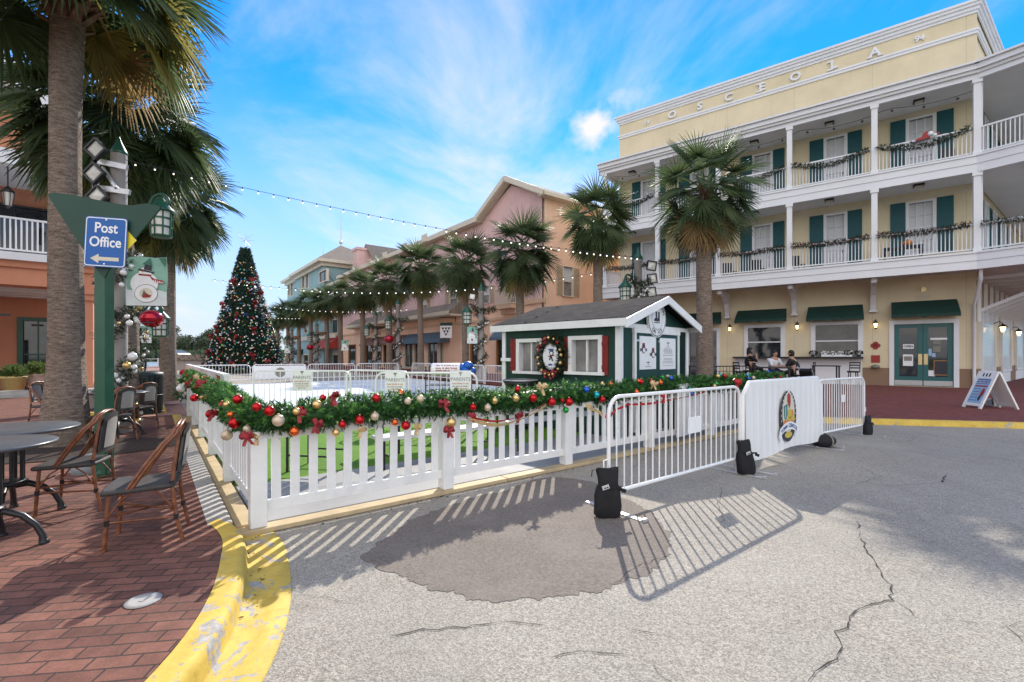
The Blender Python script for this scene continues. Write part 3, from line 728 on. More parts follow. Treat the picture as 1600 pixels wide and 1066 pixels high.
# ------------------------------------------------------------------ the yellow three-storey building
OF = Frame(6.7, 28.7, 0.8, -0.6)
def osceola():
    B = thing('corner_building', 'pale yellow three storey building with white wraparound balconies and teal shutters', 'building', (6.7, 28.7, 0), OF.rot)
    L = 15.8; fl = [5.4, 9.1]; by = -2.2; sd = Vector((0.277, 0.961))
    X = OF.lx
    ops = []; wins = []; shs = []
    spec = [(1002, 1031, 'w', 988, 1040), (1079, 1107, 'd', 1061, 1124), (1176, 1207, 'w', 1157, 1226), (1288, 1323, 'd', 1265, 1347), (1416, 1462, 'w', 1391, 1490)]
    for z in fl:
        for a, b, k, s0, s1 in spec:
            x0, x1 = X(a) + 0.07, X(b) - 0.07; z0 = z + (0.62 if k == 'w' else 0.05); z1 = z + 2.8
            ops.append((x0, x1, z0, z1)); wins.append((x0, x1, z0, z1, k))
            shs += [(X(s0), X(a) - 0.03, z + (0.5 if k == 'w' else 0.1), z1 + 0.1), (X(b) + 0.03, X(s1), z + (0.5 if k == 'w' else 0.1), z1 + 0.1)]
    w1 = (X(1168), X(1221), 1.42, OF.z(1195, 512)); w2 = (X(1273), X(1342), 1.42, OF.z(1305, 508))
    w0 = (X(1076), X(1121), 0.2, OF.z(1100, 517)); dd = (X(1397), X(1490), 0.13, OF.z(1440, 506))
    ops += [w1, w2, w0, dd]
    b = MB(); wall(b, 0, L, 0.05, 12.3, ops, 0, 0.16); wall(b, 0, L, 12.3, 16.0, [], 0, 0.16)
    core = [(0, 0.165), (L, 0.165), (L + sd.x * 26, sd.y * 26), (0.0, 25)]
    b.prism(core, 0.0, 15.9)
    b.face([(0, 0, 0), (0, 0.17, 0), (0, 0.17, 16), (0, 0, 16)])
    b.face([(L, 0, 0), (L + sd.x * .18, sd.y * 0.18, 0), (L + sd.x * .18, sd.y * 0.18, 16), (L, 0, 16)])
    b.build('wall', M['yellow_wall'], B, fix=False)
    # brown plinth
    for a, c in ((X(1348), X(1390)), (X(1497), L + 0.02)): b = MB(); b.box(a, c, -0.03, 0.02, 0.1, 0.92); b.build('plinth', M['tan_base'], B)
    b = MB(); b.box(X(1150), X(1347), -0.03, 0.02, 0.1, 1.33)
    b.build('counter_panel', M['whitep'], B)
    b = MB(); b.box(X(1148), X(1349), -0.55, 0.0, 1.33, 1.42)
    b.build('counter', M['bmetal'], B)
    for x0, x1, z0, z1, k in wins:
        if k == 'w': window(B, x0, x1, z0, z1, cols=3, rows=4, sill=True, fw=0.09)
        else:
            o = window(B, x0, x1, z0, z1, cols=2, rows=5, sill=False, fw=0.11, name='door')
            h = MB(); h.sphere((x1 - 0.1, 0.0, z0 + 1.0), 0.035, 8, 6); h.build('handle', M['bmetal'], o)
    for s in shs: shutter(B, *s)
    window(B, *w1, cols=1, rows=2, pane='glass', fw=0.16, sill=False); window(B, *w2, cols=1, rows=2, pane='glass2', fw=0.16, sill=False)
    window(B, *w0, cols=2, rows=1, pane='glass', fw=0.13, sill=False, name='entrance')
    # teal double door
    f = MB(); x0, x1, z0, z1 = dd
    f.box(x0 - 0.17, x0, -0.06, 0.1, z0, z1 + 0.17); f.box(x1, x1 + 0.17, -0.06, 0.1, z0, z1 + 0.17); f.box(x0, x1, -0.063, 0.1, z1, z1 + 0.17)
    f.build('door_frame', M['whitep'], B)
    xm = (x0 + x1) / 2
    for a, c, sgn in ((x0 + 0.01, xm - 0.008, 1), (xm + 0.008, x1 - 0.01, -1)):
        d = MB(); wall(d, a, c, z0 + 0.02, z1 - 0.01, [(a + 0.17, c - 0.17, z0 + 0.42, z1 - 0.16)], 0.03, 0.05)
        o = d.build('door', M['doorteal'], B, fix=False)
        p = MB(); p.face([(a + 0.17, 0.075, z0 + 0.42), (c - 0.17, 0.075, z0 + 0.42), (c - 0.17, 0.075, z1 - 0.16), (a + 0.17, 0.075, z1 - 0.16)]); p.build('pane', M['glass'], o)
        h = MB(); e = c if sgn > 0 else a
        h.box(*sorted((e - sgn * 0.02, e - sgn * 0.15)), 0.005, 0.03, z0 + 0.95, z0 + 1.42); h.build('push_plate', M['brass'], o)
        k = MB(); k.box(a + 0.01, c - 0.01, 0.01, 0.03, z0 + 0.03, z0 + 0.25); k.build('kick_plate', M['kick'], o)
    NM = [M['signwhite'], M['ink_dark'], M['ink_grey'], M['ink_paleblue'], M['wood_door'], M['ink_dark']]
    def card(name, *rects, txt=None):
        d = MB()
        for k, (px0, px1, y0, y1, mi) in enumerate(rects): d.box(X(px0), X(px1), 0.055 - 0.004 * k, 0.07 - 0.004 * k, OF.z((px0 + px1) / 2, y1), OF.z((px0 + px1) / 2, y0), mi)
        if txt: d.text(txt, 0.125, 1, onwall((X(rects[0][0]) + X(rects[0][1])) / 2, 0.05, OF.z((rects[0][0] + rects[0][1]) / 2, (rects[0][2] + rects[0][3]) / 2)), 0.002, 0.004)
        d.build(name, NM, B)
    card('open_sign', (1411, 1428, 538, 545, 0), txt='OPEN'); card('poster', (1411, 1427, 554, 572, 0), (1412.5, 1425, 557, 564, 2)); card('notice', (1449, 1461, 579, 588, 0)); card('notice', (1454, 1481, 528, 531, 0))
    card('notice', (1458, 1470, 532, 538, 2)); card('notice', (1458, 1470, 541, 550, 2)); card('notice', (1451, 1456, 545, 556, 3)); card('notice', (1456.5, 1462, 552, 558, 3)); card('menu_board', (1459, 1482, 563, 587, 4), (1460.5, 1480.5, 564.5, 585.5, 5))
    # awnings
    for a, c, yt, yb in ((1072, 1127, 489, 503), (1153, 1229, 484, 499), (1263, 1348, 478, 496), (1393, 1495, 470, 490)):
        awning(B, X(a), X(c), OF.z((a + c) / 2, yt), OF.z((a + c) / 2, yb, -0.7) , 0, 0.7, flare=0.04, val=0.16)
    # balcony decks
    Q = Vector((19.26, -3.5)); Q2 = Q + sd * 24
    poly = [(-0.05, by), (15.5, by), (Q.x, Q.y), (Q2.x, Q2.y), (L + sd.x * 24, sd.y * 24), (L, -0.01), (-0.05, -0.01)]
    for z in fl:
        b = MB(); b.prism([(x, y) for x, y in poly], z - 0.42, z - 0.05, 0); b.build('balcony_deck', M['soffit'], B)
        b = MB()
        for p, q in (((-0.06, by), (15.5, by)), ((15.5, by), (Q.x, Q.y)), ((Q.x, Q.y), (Q2.x, Q2.y)), ((-0.06, 0), (-0.06, by))):
            v = Vector(q) - Vector(p); n = Vector((v.y, -v.x)).normalized() * 0.045
            for zz0, zz1, k in ((z - 0.62, z - 0.30, 1.0), (z - 0.30, z - 0.0, 1.6), (z - 0.02, z + 0.06, 2.6)):
                b.beam((p[0] + n.x * k, p[1] + n.y * k, (zz0 + zz1) / 2), (q[0] + n.x * k, q[1] + n.y * k, (zz0 + zz1) / 2), 0.09, zz1 - zz0 - 0.004)
        b.build('fascia', M['whitep'], B)
        b = MB(); b.box(0, L, -0.012, -0.004, z + 2.98, z + 3.06); b.build('wall_trim', M['cream'], B)
    b = MB(); b.prism([(-0.25, by - 0.2), (15.55, by - 0.2), (Q.x, Q.y - 0.2), (Q2.x + 0.2, Q2.y), (L + sd.x * 24, sd.y * 24), (L, -0.01), (-0.25, -0.01)], 12.22, 12.5, 0); b.build('porch_roof', M['soffit'], B)
    b = MB()
    for p, q in (((-0.3, by), (15.5, by)), ((15.5, by), (Q.x, Q.y)), ((Q.x, Q.y), (Q2.x, Q2.y)), ((-0.06, 0), (-0.06, by))):
        v = Vector(q) - Vector(p); n = Vector((v.y, -v.x)).normalized() * 0.1
        b.beam((p[0] + n.x * .3, p[1] + n.y * .3, 12.18), (q[0] + n.x * .3, q[1] + n.y * .3, 12.18), 0.14, 0.3); b.beam((p[0] + n.x * 1.6, p[1] + n.y * 1.6, 12.44), (q[0] + n.x * 1.6, q[1] + n.y * 1.6, 12.44), 0.22, 0.2)
        b.beam((p[0] + n.x * 2.2, p[1] + n.y * 2.2, 12.58), (q[0] + n.x * 2.2, q[1] + n.y * 2.2, 12.58), 0.3, 0.075)
    b.build('eave', M['whitep'], B)
    # columns, railings
    cols = [0.05 + 3.09 * k for k in range(6)]
    for z, zt in ((5.4, 8.5), (9.1, 12.05)):
        for x in cols:
            b = MB(); h = 0.105; b.box(x - h, x + h, by - h + 0.05, by + h + 0.05, z - 0.0, zt)
            b.box(x - h - 0.04, x + h + 0.04, by - h + 0.01, by + h + 0.09, zt - 0.16, zt - 0.001); b.box(x - h - 0.025, x + h + 0.025, by - h + 0.025, by + h + 0.075, z + 0.061, z + 0.2)
            b.build('column', M['whitep'], B, bev=0.008)
        for p, q in zip(cols, cols[1:]): railing(B, (p + 0.11, by + 0.05), (q - 0.11, by + 0.05), z + 0.06, z + 1.1)
        railing(B, (15.62, by + 0.03), (Q.x, Q.y + 0.05), z + 0.06, z + 1.1); railing(B, (cols[0], by + 0.16), (cols[0], -0.02), z + 0.06, z + 1.1)
        railing(B, (Q.x - 0.06, Q.y + 0.06), (Q2.x, Q2.y), z + 0.06, z + 1.1)
        b = MB(); b.box(Q.x - 0.2, Q.x, Q.y + 0.02, Q.y + 0.22, z, zt); b.build('column', M['whitep'], B)
        for cx in (1.3, 4.6, 7.7, 10.8, 13.9, 17.2):
            b = MB(); b.box(cx - 0.18, cx + 0.18, -1.35, -0.99, zt + 0.1, zt + 0.17); b.box(cx - 0.13, cx + 0.13, -1.3, -1.04, zt - 0.02, zt + 0.1, 1); b.build('ceiling_lamp', [M['bmetal'], M['lampglass']], B)
    # brackets
    for x in cols[1:-1]:
        b = MB()
        prof = [(by + 0.25, 4.77), (-0.01, 4.77), (-0.01, 3.55), (-0.18, 3.55), (-0.26, 3.8), (-0.5, 4.2), (-1.1, 4.5), (by + 0.25, 4.6)]
        b.extr([(x - 0.1, y, z) for y, z in prof], (0.2, 0, 0)); b.box(x - 0.15, x + 0.15, -0.24, -0.012, 3.47, 3.549)
        b.build('bracket', M['whitep'], B)
    for k in range(12):
        b = MB(); s0 = Vector((L, 0)) + sd * (0.15 + 1.5 * k); o = Vector((0.961, -0.277)); t = s0 + o * 2.9
        b.beam((s0.x, s0.y, 3.3), (t.x, t.y, 4.68), 0.12, 0.14); b.beam((s0.x, s0.y, 4.70), (t.x, t.y, 4.70), 0.13, 0.14); b.beam((s0.x + o.x * .06, s0.y + o.y * .06, 2.9), (s0.x + o.x * .06, s0.y + o.y * .06, 4.6), 0.16, 0.12)
        b.build('bracket', M['whitep'], B)
    # parapet trim
    nrm = Vector((0.961, -0.277)); e = Vector((L, 0)) + sd * 26
    def ring(z0, z1, out, name, m='whitep'):
        b = MB(); c = Vector((L, 0)) + Vector((out * 0.75, -out))
        pts = [(-out, -out), (c.x, -out), (e.x + nrm.x * out, e.y + nrm.y * out), (e.x, e.y), (L, 0.0), (0, 0.0), (0, 25), (-out, 25)]
        b.prism(pts, z0, z1); return b
    b = ring(14.9, 15.02, 0.06, ''); b2 = ring(15.02, 15.1, 0.1, '')
    for v in b2.f: pass
    base = len(b.v); b.v += b2.v; b.f += [tuple(i + base for i in f) for f in b2.f]; b.m += b2.m; b.s += b2.s
    b.build('belt_course', M['whitep'], B)
    b = MB()
    for z0, z1, out in ((15.76, 15.88, 0.05), (15.88, 16.02, 0.11), (16.02, 16.14, 0.18), (16.14, 16.24, 0.24)):
        r = ring(z0, z1, out, ''); base = len(b.v); b.v += r.v; b.f += [tuple(i + base for i in f) for f in r.f]; b.m += r.m; b.s += r.s
    b.prism([(0.0, 0), (L, 0), (e.x, e.y), (0, 25)], 15.95, 16.1)
    b.build('cornice', M['whitep'], B)
    b = MB()
    for ch, px, py in (('O', 1051, 179), ('S', 1094, 165), ('C', 1139, 150), ('E', 1191, 133), ('O', 1243, 117), ('L', 1303, 98), ('A', 1367, 76)):
        b = MB(); x = X(px); z = 15.4; b.text(ch, 0.54, 0, onwall(x, -0.05, z), 0.045, 0.018, 1.1)
        if ch in 'ELA':
            for zz in (z - 0.19,) + ((z + 0.19,) if ch != 'A' else ()):
                if ch == 'A':
                    for s_ in (-0.19, 0.19): b.box(x + s_ - 0.1, x + s_ + 0.1, -0.094, -0.001, zz - 0.03, zz + 0.03)
                else: b.box(x - 0.26, x - 0.02, -0.094, -0.001, zz - 0.03, zz + 0.03)
        b.build('letter', M['whitep'], B)
    b = MB(); b.text('19', 0.34, 0, onwall(X(1011), -0.04, 15.4), 0.03, 0.012); b.build('numeral', M['whitep'], B); b = MB(); b.text('94', 0.34, 0, onwall(X(1437), -0.04, 15.4), 0.03, 0.012); b.build('numeral', M['whitep'], B)
    b = MB(); b.text('600', 0.3, 0, onwall(X(1443), -0.02, OF.z(1443, 464)), 0.012, 0.006, 1.1); b.build('street_number', M['cream'], B)
    b = MB(); b.box(X(1439), X(1447), -0.09, 0, OF.z(1443, 456), OF.z(1443, 449)); b.build('alarm_box', M['brass'], B)
    # downspout
    b = MB(); b.tube([(15.62, by + 0.12, 12.0), (15.62, by + 0.12, 4.9), (15.62, by + 0.12, 4.4), (L - 0.08, -0.1, 3.6), (L - 0.08, -0.1, 0.1)], 0.06, 8); b.build('downspout', M['whitep'], B)
    # wall lamps
    for px, py in ((1141, 514), (1246, 511), (1368, 508)):
        x, z = X(px), OF.z(px, py); b = MB(); b.lathe([(0.03, 0.16), (0.1, 0.1), (0.11, 0.08), (0.02, 0.2), (0.015, 0.26)], 8, (x, -0.16, z)); b.box(x - 0.04, x + 0.04, -0.14, -0.001, z + 0.0, z + 0.2); b.lathe([(0.05, -0.17), (0.06, -0.14), (0.03, -0.19)], 8, (x, -0.16, z))
        for k in range(6):
            t = k * PI / 3; b.beam((x + 0.1 * math.cos(t), -0.16 + 0.1 * math.sin(t), z + 0.09), (x + 0.06 * math.cos(t), -0.16 + 0.06 * math.sin(t), z - 0.15), 0.012, 0.012)
        o = b.build('wall_lamp', M['bmetal'], B); p = MB(); p.lathe([(0.045, -0.12), (0.075, 0.07)], 8, (x, -0.16, z)); p.build('lamp_glass', M['lamp'], o)
    # ornaments on the wall
    b = MB(); x, z = X(1368), OF.z(1368, 540)
    for a, c in ((0.0, 0.14), (0.14, 0.0), (0.0, -0.14), (-0.14, 0)): b.lathe([(0.09, -0.01), (0.085, 0.015), (0.02, 0.02)], 12, (0, 0, 0)) if False else b.extr([(x + a * .6 + 0.1 * math.cos(t * PI / 5), -0.03, z + c * .6 + 0.1 * math.sin(t * PI / 5)) for t in range(10)], (0, 0.028 - abs(a) * 0.02, 0))
    b.build('wall_ornament', M['ink_red'], B); b = MB(); zz = OF.z(1368, 561); b.box(x - 0.16, x + 0.16, -0.03, -0.002, zz - 0.17, zz + 0.17)
    b.build('wall_ornament', M['ink_red'], B)
    b = MB(); b.sphere((x, -0.12, OF.z(1366, 573)), 0.17, 12, 8, 0, 0.55); b.build('wall_basket', M['ink_grey'], B)
    # side wall windows
    ang = math.atan2(sd.y, sd.x); SF = Frame(*xy(OF.w(L, 0)), *(OF.w(L + sd.x, sd.y) - OF.w(L, 0))[:2])
    for a, c, yt, yb in ((1532, 1552, 478, 580), (1563, 1577, 492, 578), (1586, 1598, 500, 577)):
        x0, x1 = SF.lx(a), SF.lx(c)
        o = window(B, x0, x1, 0.75, 3.35, 0, 0.1, 2, 3, 'blind', sill=False, proud=0.09); o.location = (L, 0, 0); o.rotation_euler = (0, 0, ang)
        for ch in o.children:
            for v in ch.data.vertices: v.co.y -= 0.135
        b = MB(); b.box(x0 - 0.08, x1 + 0.08, -0.04, 0, 0.12, 0.62); q = b.build('window_panel', M['whitep'], B); q.location = (L, 0, 0); q.rotation_euler = (0, 0, ang)
    for z in fl:
        for k, x0 in enumerate((1.4, 3.6, 5.8, 8.2)):
            o = window(B, x0, x0 + 0.9, z + 0.1, z + 2.7, 0, 0.1, 1, 3, 'blind', sill=False, proud=0.09, name='door' if k % 2 else 'window'); o.location = (L, 0, 0); o.rotation_euler = (0, 0, ang)
            for ch in o.children:
                for v in ch.data.vertices: v.co.y -= 0.135
            for s0 in (x0 - 0.55, x0 + 1.03):
                q = shutter(B, s0, s0 + 0.42, z + 0.1, z + 2.8); q.location = (L, 0, 0); q.rotation_euler = (0, 0, ang)
    b = MB(); b.box(0.02, 24, -0.03, 0, 0.1, 0.92); q = b.build('plinth', M['tan_base'], B); q.location = (L, 0, 0); q.rotation_euler = (0, 0, ang)
    for px, py in ((1567, 513), (1592, 520)):
        x, z = SF.lx(px, -0.35), SF.z(px, py, -0.35); b = MB(); b.tube([(x, 0, z + 0.2), (x, -0.25, z + 0.32), (x, -0.35, z + 0.2)], 0.02, 6); b.lathe([(0.02, 0.2), (0.17, 0.08), (0.16, 0.06)], 10, (x, -0.35, z)); b.lathe([(0.05, -0.2), (0.02, -0.22)], 8, (x, -0.35, z))
        o = b.build('wall_lamp', M['bmetal'], B); p = MB(); p.lathe([(0.05, -0.17), (0.1, 0.06)], 8, (x, -0.35, z)); p.build('lamp_glass', M['lamp'], o)
        o.location = (L, 0, 0); o.rotation_euler = (0, 0, ang)
    return B
OSC = osceola()
# garlands swagged on the balcony railings
def swags():
    cols = [0.05 + 3.09 * k for k in range(6)]
    names = [['green garland swag on the top balcony', 2.3], ['brown red garland swag on the middle balcony', 2.0]]
    place = ['in the leftmost bay', 'in the second bay from left', 'in the third bay from left', 'in the fourth bay from left', 'in the bay beside the downspout']
    for fz, (nm, dr) in ((9.1, names[0]), (5.4, names[1])):
        for k in range(5):
            rr = random.Random(50 + k + int(fz))
            t = thing('garland_swag', '%s, %s' % (nm, place[k]), 'garland', OF.w(cols[k] + 1.5, -2.3, fz + 1.0), OF.rot, 'garlands swagged on the balcony railings')
            b = MB(); lit = MB(); n = 12; d = 0.32 if fz > 9 else 0.10
            pts = [(-1.4 + 2.8 * i / n, -0.03, 0.12 - d * math.sin(PI * i / n)) for i in range(n + 1)]
            garland_mesh(b, pts, 0.095, 190, 0.10, 0.05, 0.018, rr, 8, 0.0)
            for p, _ in sample(pts, 0.11): b.sphere((p[0] + rr.uniform(-.04, .04), p[1] - 0.09, p[2] + rr.uniform(-0.06, 0.06)), 0.014 if fz > 9 else 0.024, 6, 4, 1)
            b.build('greenery', [M['swag'], M['b_champ'] if fz > 9 else M['bow']], t, fix=False)
    t = thing('garland_swag', 'dark green garland swag on the middle balcony round the corner', 'garland', OF.w(17.3, -2.9, 6.4), OF.rot, 'garlands swagged on the balcony railings')
    b = MB(); rr = random.Random(9)
    garland_mesh(b, [(-1.7 + 3.4 * i / 8, 0.6 - 1.2 * i / 8, 0.1 - 0.12 * math.sin(PI * i / 8)) for i in range(9)], 0.07, 130, 0.09, 0.05, 0.016, rr, 8, 0.0); b.build('greenery', M['swag'], t, fix=False)
swags()
# ------------------------------------------------------------------ pink and peach shop row
U = Vector((-0.613, 0.790))
PK = Vector((1.96, 30.0))
def fpt(t): p = PK + U * t; return p
PF = Frame(*fpt(40.2), 0.613, -0.790)
def pink():
    B = thing('shop_row', 'pink and peach shop building with gabled front, awnings and row of shops', 'building', (PF.o[0], PF.o[1], 0), PF.rot)
    X = PF.lx; Z = PF.z; L = 40.2; ev = 12.0
    ops = []; uw = []
    for a, c, yt, yb in ((703, 715, 447, 486), (752, 765, 448, 474), (660, 668, 461, 491), (588, 598, 474, 500), (793, 805, 428, 478), (620, 627, 470, 494)):
        o = (X(a), X(c), Z((a + c) / 2, yb), Z((a + c) / 2, yt)); ops.append(o); uw.append(o)
    shop = []
    for a, c in ((669, 684), (688, 693), (633, 645), (648, 656), (612, 622), (600, 609), (586, 596), (572, 582), (736, 747), (777, 787), (545, 556)):
        o = (X(a), X(c), 0.35, 2.75); ops.append(o); shop.append(o)
    xs0 = X(745); b = MB()
    wall(b, 0, L, 5.2, ev, [o for o in ops if o[2] > 4], 0, 0.16)
    xg0, xg1 = X(757), L; xm = (xg0 + xg1) / 2
    b.face([(xg0, 0, ev), (xg1, 0, ev), (xm, 0, 13.5)])
    b.build('upper_wall', M['pink_wall'], B, fix=False)
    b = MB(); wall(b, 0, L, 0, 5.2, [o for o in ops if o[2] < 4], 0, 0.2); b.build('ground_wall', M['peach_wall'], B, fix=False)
    b = MB()
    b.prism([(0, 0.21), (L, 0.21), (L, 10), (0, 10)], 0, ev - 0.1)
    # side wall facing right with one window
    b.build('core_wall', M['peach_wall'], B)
    SFr = Frame(*xy(PF.w(L, 0)), 0.79, 0.613)
    so = (SFr.lx(877), SFr.lx(892), SFr.z(884, 463), SFr.z(884, 418)); b = MB()
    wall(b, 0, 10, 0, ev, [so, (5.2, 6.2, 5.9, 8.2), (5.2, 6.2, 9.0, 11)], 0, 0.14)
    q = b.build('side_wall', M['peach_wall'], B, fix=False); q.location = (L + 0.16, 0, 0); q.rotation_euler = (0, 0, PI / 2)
    def sidepart(o): o.location = (L + 0.16, 0, 0); o.rotation_euler = (0, 0, PI / 2); return o
    sidepart(window(B, *so, cols=1, rows=2, pane='blind', lower='screen', frame='cream', fw=0.06))
    sidepart(window(B, 5.2, 6.2, 5.9, 8.2, cols=1, rows=2, pane='glass', frame='cream', fw=0.06)); sidepart(window(B, 5.2, 6.2, 9.0, 11, cols=1, rows=2, pane='glass', frame='cream', fw=0.06))
    for a, c in ((867, 876), (893, 902)): sidepart(shutter(B, SFr.lx(a), SFr.lx(c), so[2], so[3], 0, 'shutterb'))
    b = MB(); b.tube([(0.12, -0.08, 0), (0.12, -0.08, ev)], 0.06, 6); sidepart(b.build('downspout', M['cream'], B))
    for i, o in enumerate(uw):
        window(B, *o, cols=1, rows=2, pane='blind', lower='screen', frame='cream', fw=0.07)
        w = (o[1] - o[0]) * 0.48
        if i < 4:
            for s0, s1 in ((o[0] - w - 0.09, o[0] - 0.09), (o[1] + 0.09, o[1] + w + 0.09)): shutter(B, s0, s1, o[2], o[3], 0, 'shutterb')
    o = uw[4]; b = MB(); x0, x1 = o[0] - 0.5, o[1] + 0.5; b.box(x0, x1, -0.8, 0, o[2] - 0.25, o[2] - 0.02); b.box(x0 + .1, x1 - .1, -0.3, 0, o[2] - 0.6, o[2] - 0.25); b.build('balcony_deck', M['peach_trim'], B)
    r = railing(B, (x0, -0.76), (x1, -0.76), o[2], o[2] + 1.15, 0.12, 0.035, 'cream'); railing(B, (x1, -0.76), (x1, -0.02), o[2], o[2] + 1.15, 0.12, 0.035, 'cream')
    for i, o in enumerate(shop):
        window(B, *o, cols=2 if i < 4 else 1, rows=1, pane='glass2' if i < 4 else 'glass', frame='cream' if i < 4 else 'wood_door', fw=0.12, sill=False, name='shop_window' if i < 4 else 'door', depth=0.15)
    # skirt roof over the shops, cornices
    x0, x1 = X(556), X(723); b = MB()
    b.extr([(x0, 0, 5.9), (x0, -1.3, 5.05), (x0, -1.3, 4.85), (x0, 0, 4.85)], (x1 - x0, 0, 0)); b.build('skirt_roof', M['roof'], B)
    b = MB(); b.box(x0, x1 + 0.03, -1.36, -1.303, 4.78, 5.08); b.box(x0, x1, -1.2, -0.004, 4.7, 4.845); b.build('fascia', M['cream'], B)
    b = MB(); b.box(0.1, L - 0.02, -0.1, -0.003, 4.05, 4.25); b.box(x1 + 0.1, L + 0.3, -0.14, 0.0, 4.9, 5.2); b.build('belt_course', M['peach_trim'], B)
    for a, c, m in ((652, 690, 'awnblue'), (626, 651, 'awnblue'), (588, 624, 'awnbrown'), (564, 586, 'awnbrown'), (768, 792, 'awnblue')):
        xa, xc = X(a, -0.8), X(c, -0.8); ym = 533; awning(B, xa, xc, 3.55, 2.75, 0, 1.0, m, 0.0, 0.22)
    awning(B, X(505), X(533), 4.2, 2.6, 0, 2.2, 'awnred', 0, 0.3)
    # roofs
    b = MB(); b.face([(-0.5, -0.6, ev), (xg0, -0.6, ev), (xg0, 6, ev + 1.8), (-0.5, 6, ev + 1.8)]); b.face([(-0.5, 12, ev), (L, 12, ev), (L - 4, 6, ev + 1.8), (-0.5, 6, ev + 1.8)])
    pk = 14.0; b.face([(xm, -0.55, pk), (xm, 6, pk), (xg0 - 0.6, 4, ev - 0.1), (xg0 - 0.6, -0.55, ev - 0.1)]); b.face([(xm, -0.55, pk), (xm, 6, pk), (xg1 + 0.7, 10.5, ev - 0.1), (xg1 + 0.7, -0.55, ev - 0.1)]); b.face([(xm, 6, pk), (xg1 + .7, 10.5, ev - .1), (xm - 4, 10.5, ev - .1)])
    b.build('roof', M['roof'], B, fix=False)
    b = MB()
    for s, xe in ((-1, xg0 - 0.65), (1, xg1 + 0.75)):
        b.beam((xm, -0.6, pk - 0.12), (xe, -0.6, ev - 0.22), 0.1, 0.34); b.beam((xm, -0.3, pk - 0.34), (xe - s * 0.2, -0.3, ev - 0.34), 0.55, 0.06)
    b.box(-0.5, xg0 - 0.2, -0.66, -0.6, ev - 0.35, ev + 0.05); b.box(-0.5, xg0 - 0.2, -0.6, 0, ev - 0.34, ev - 0.28)
    b.box(L + 0.16, L + 0.8, -0.5, 10.2, ev - 0.34, ev - 0.12)
    for t in (8, 14, 21): b.box(X(720) - t * 0.7, X(720) - t * 0.7 + 1.0, -0.75, -0.66, ev - 0.3, ev + 0.35)
    b.build('eave', M['cream'], B)
    b = MB(); cx = X(564, 3); zt = Z(564, 389, 3); b.box(cx - 0.9, cx + 0.9, 2.2, 4, ev, zt - 0.35); b.box(cx - 1.05, cx + 1.05, 2.05, 4.15, zt - 0.35, zt); b.build('chimney', M['pink_wall'], B)
    # hanging shop signs
    b = MB(); x = X(697, -0.9); b.beam((x, 0, 4.6), (x, -1.5, 4.6), 0.05, 0.05); b.beam((x, 0, 4.2), (x, 0, 5.2), 0.06, 0.06); b.build('sign_bracket', M['bmetal'], B)
    return B
pink()
def shop_sign():
    x = PF.lx(697, -1.1); t = thing('hanging_sign', 'small white sign with a dark triangle hanging by the peach corner', 'sign', PF.w(x, -1.1, 2.9), PF.rot + PI * 0.5 * 0.6)
    b = MB(); b.box(-0.5, 0.5, -0.03, 0.03, 0.0, 1.0, 0)
    for r in range(3):
        for k in range(3 - r): cx = (k - (2 - r) / 2) * 0.26; cz = 0.75 - r * 0.24; b.extr([(cx - 0.12, -0.045, cz + 0.1), (cx + 0.12, -0.045, cz + 0.1), (cx, -0.045, cz - 0.11)], (0, 0.014, 0), 1)
    b.box(-0.5, 0.5, -0.04, 0.04, 1.0, 1.25, 2); b.build('board', [M['signwhite'], M['ink_dark'], M['signgreen']], t)
    t.rotation_euler = (0, 0, -0.2)
shop_sign()
TF = Frame(*fpt(84), 0.613, -0.790)
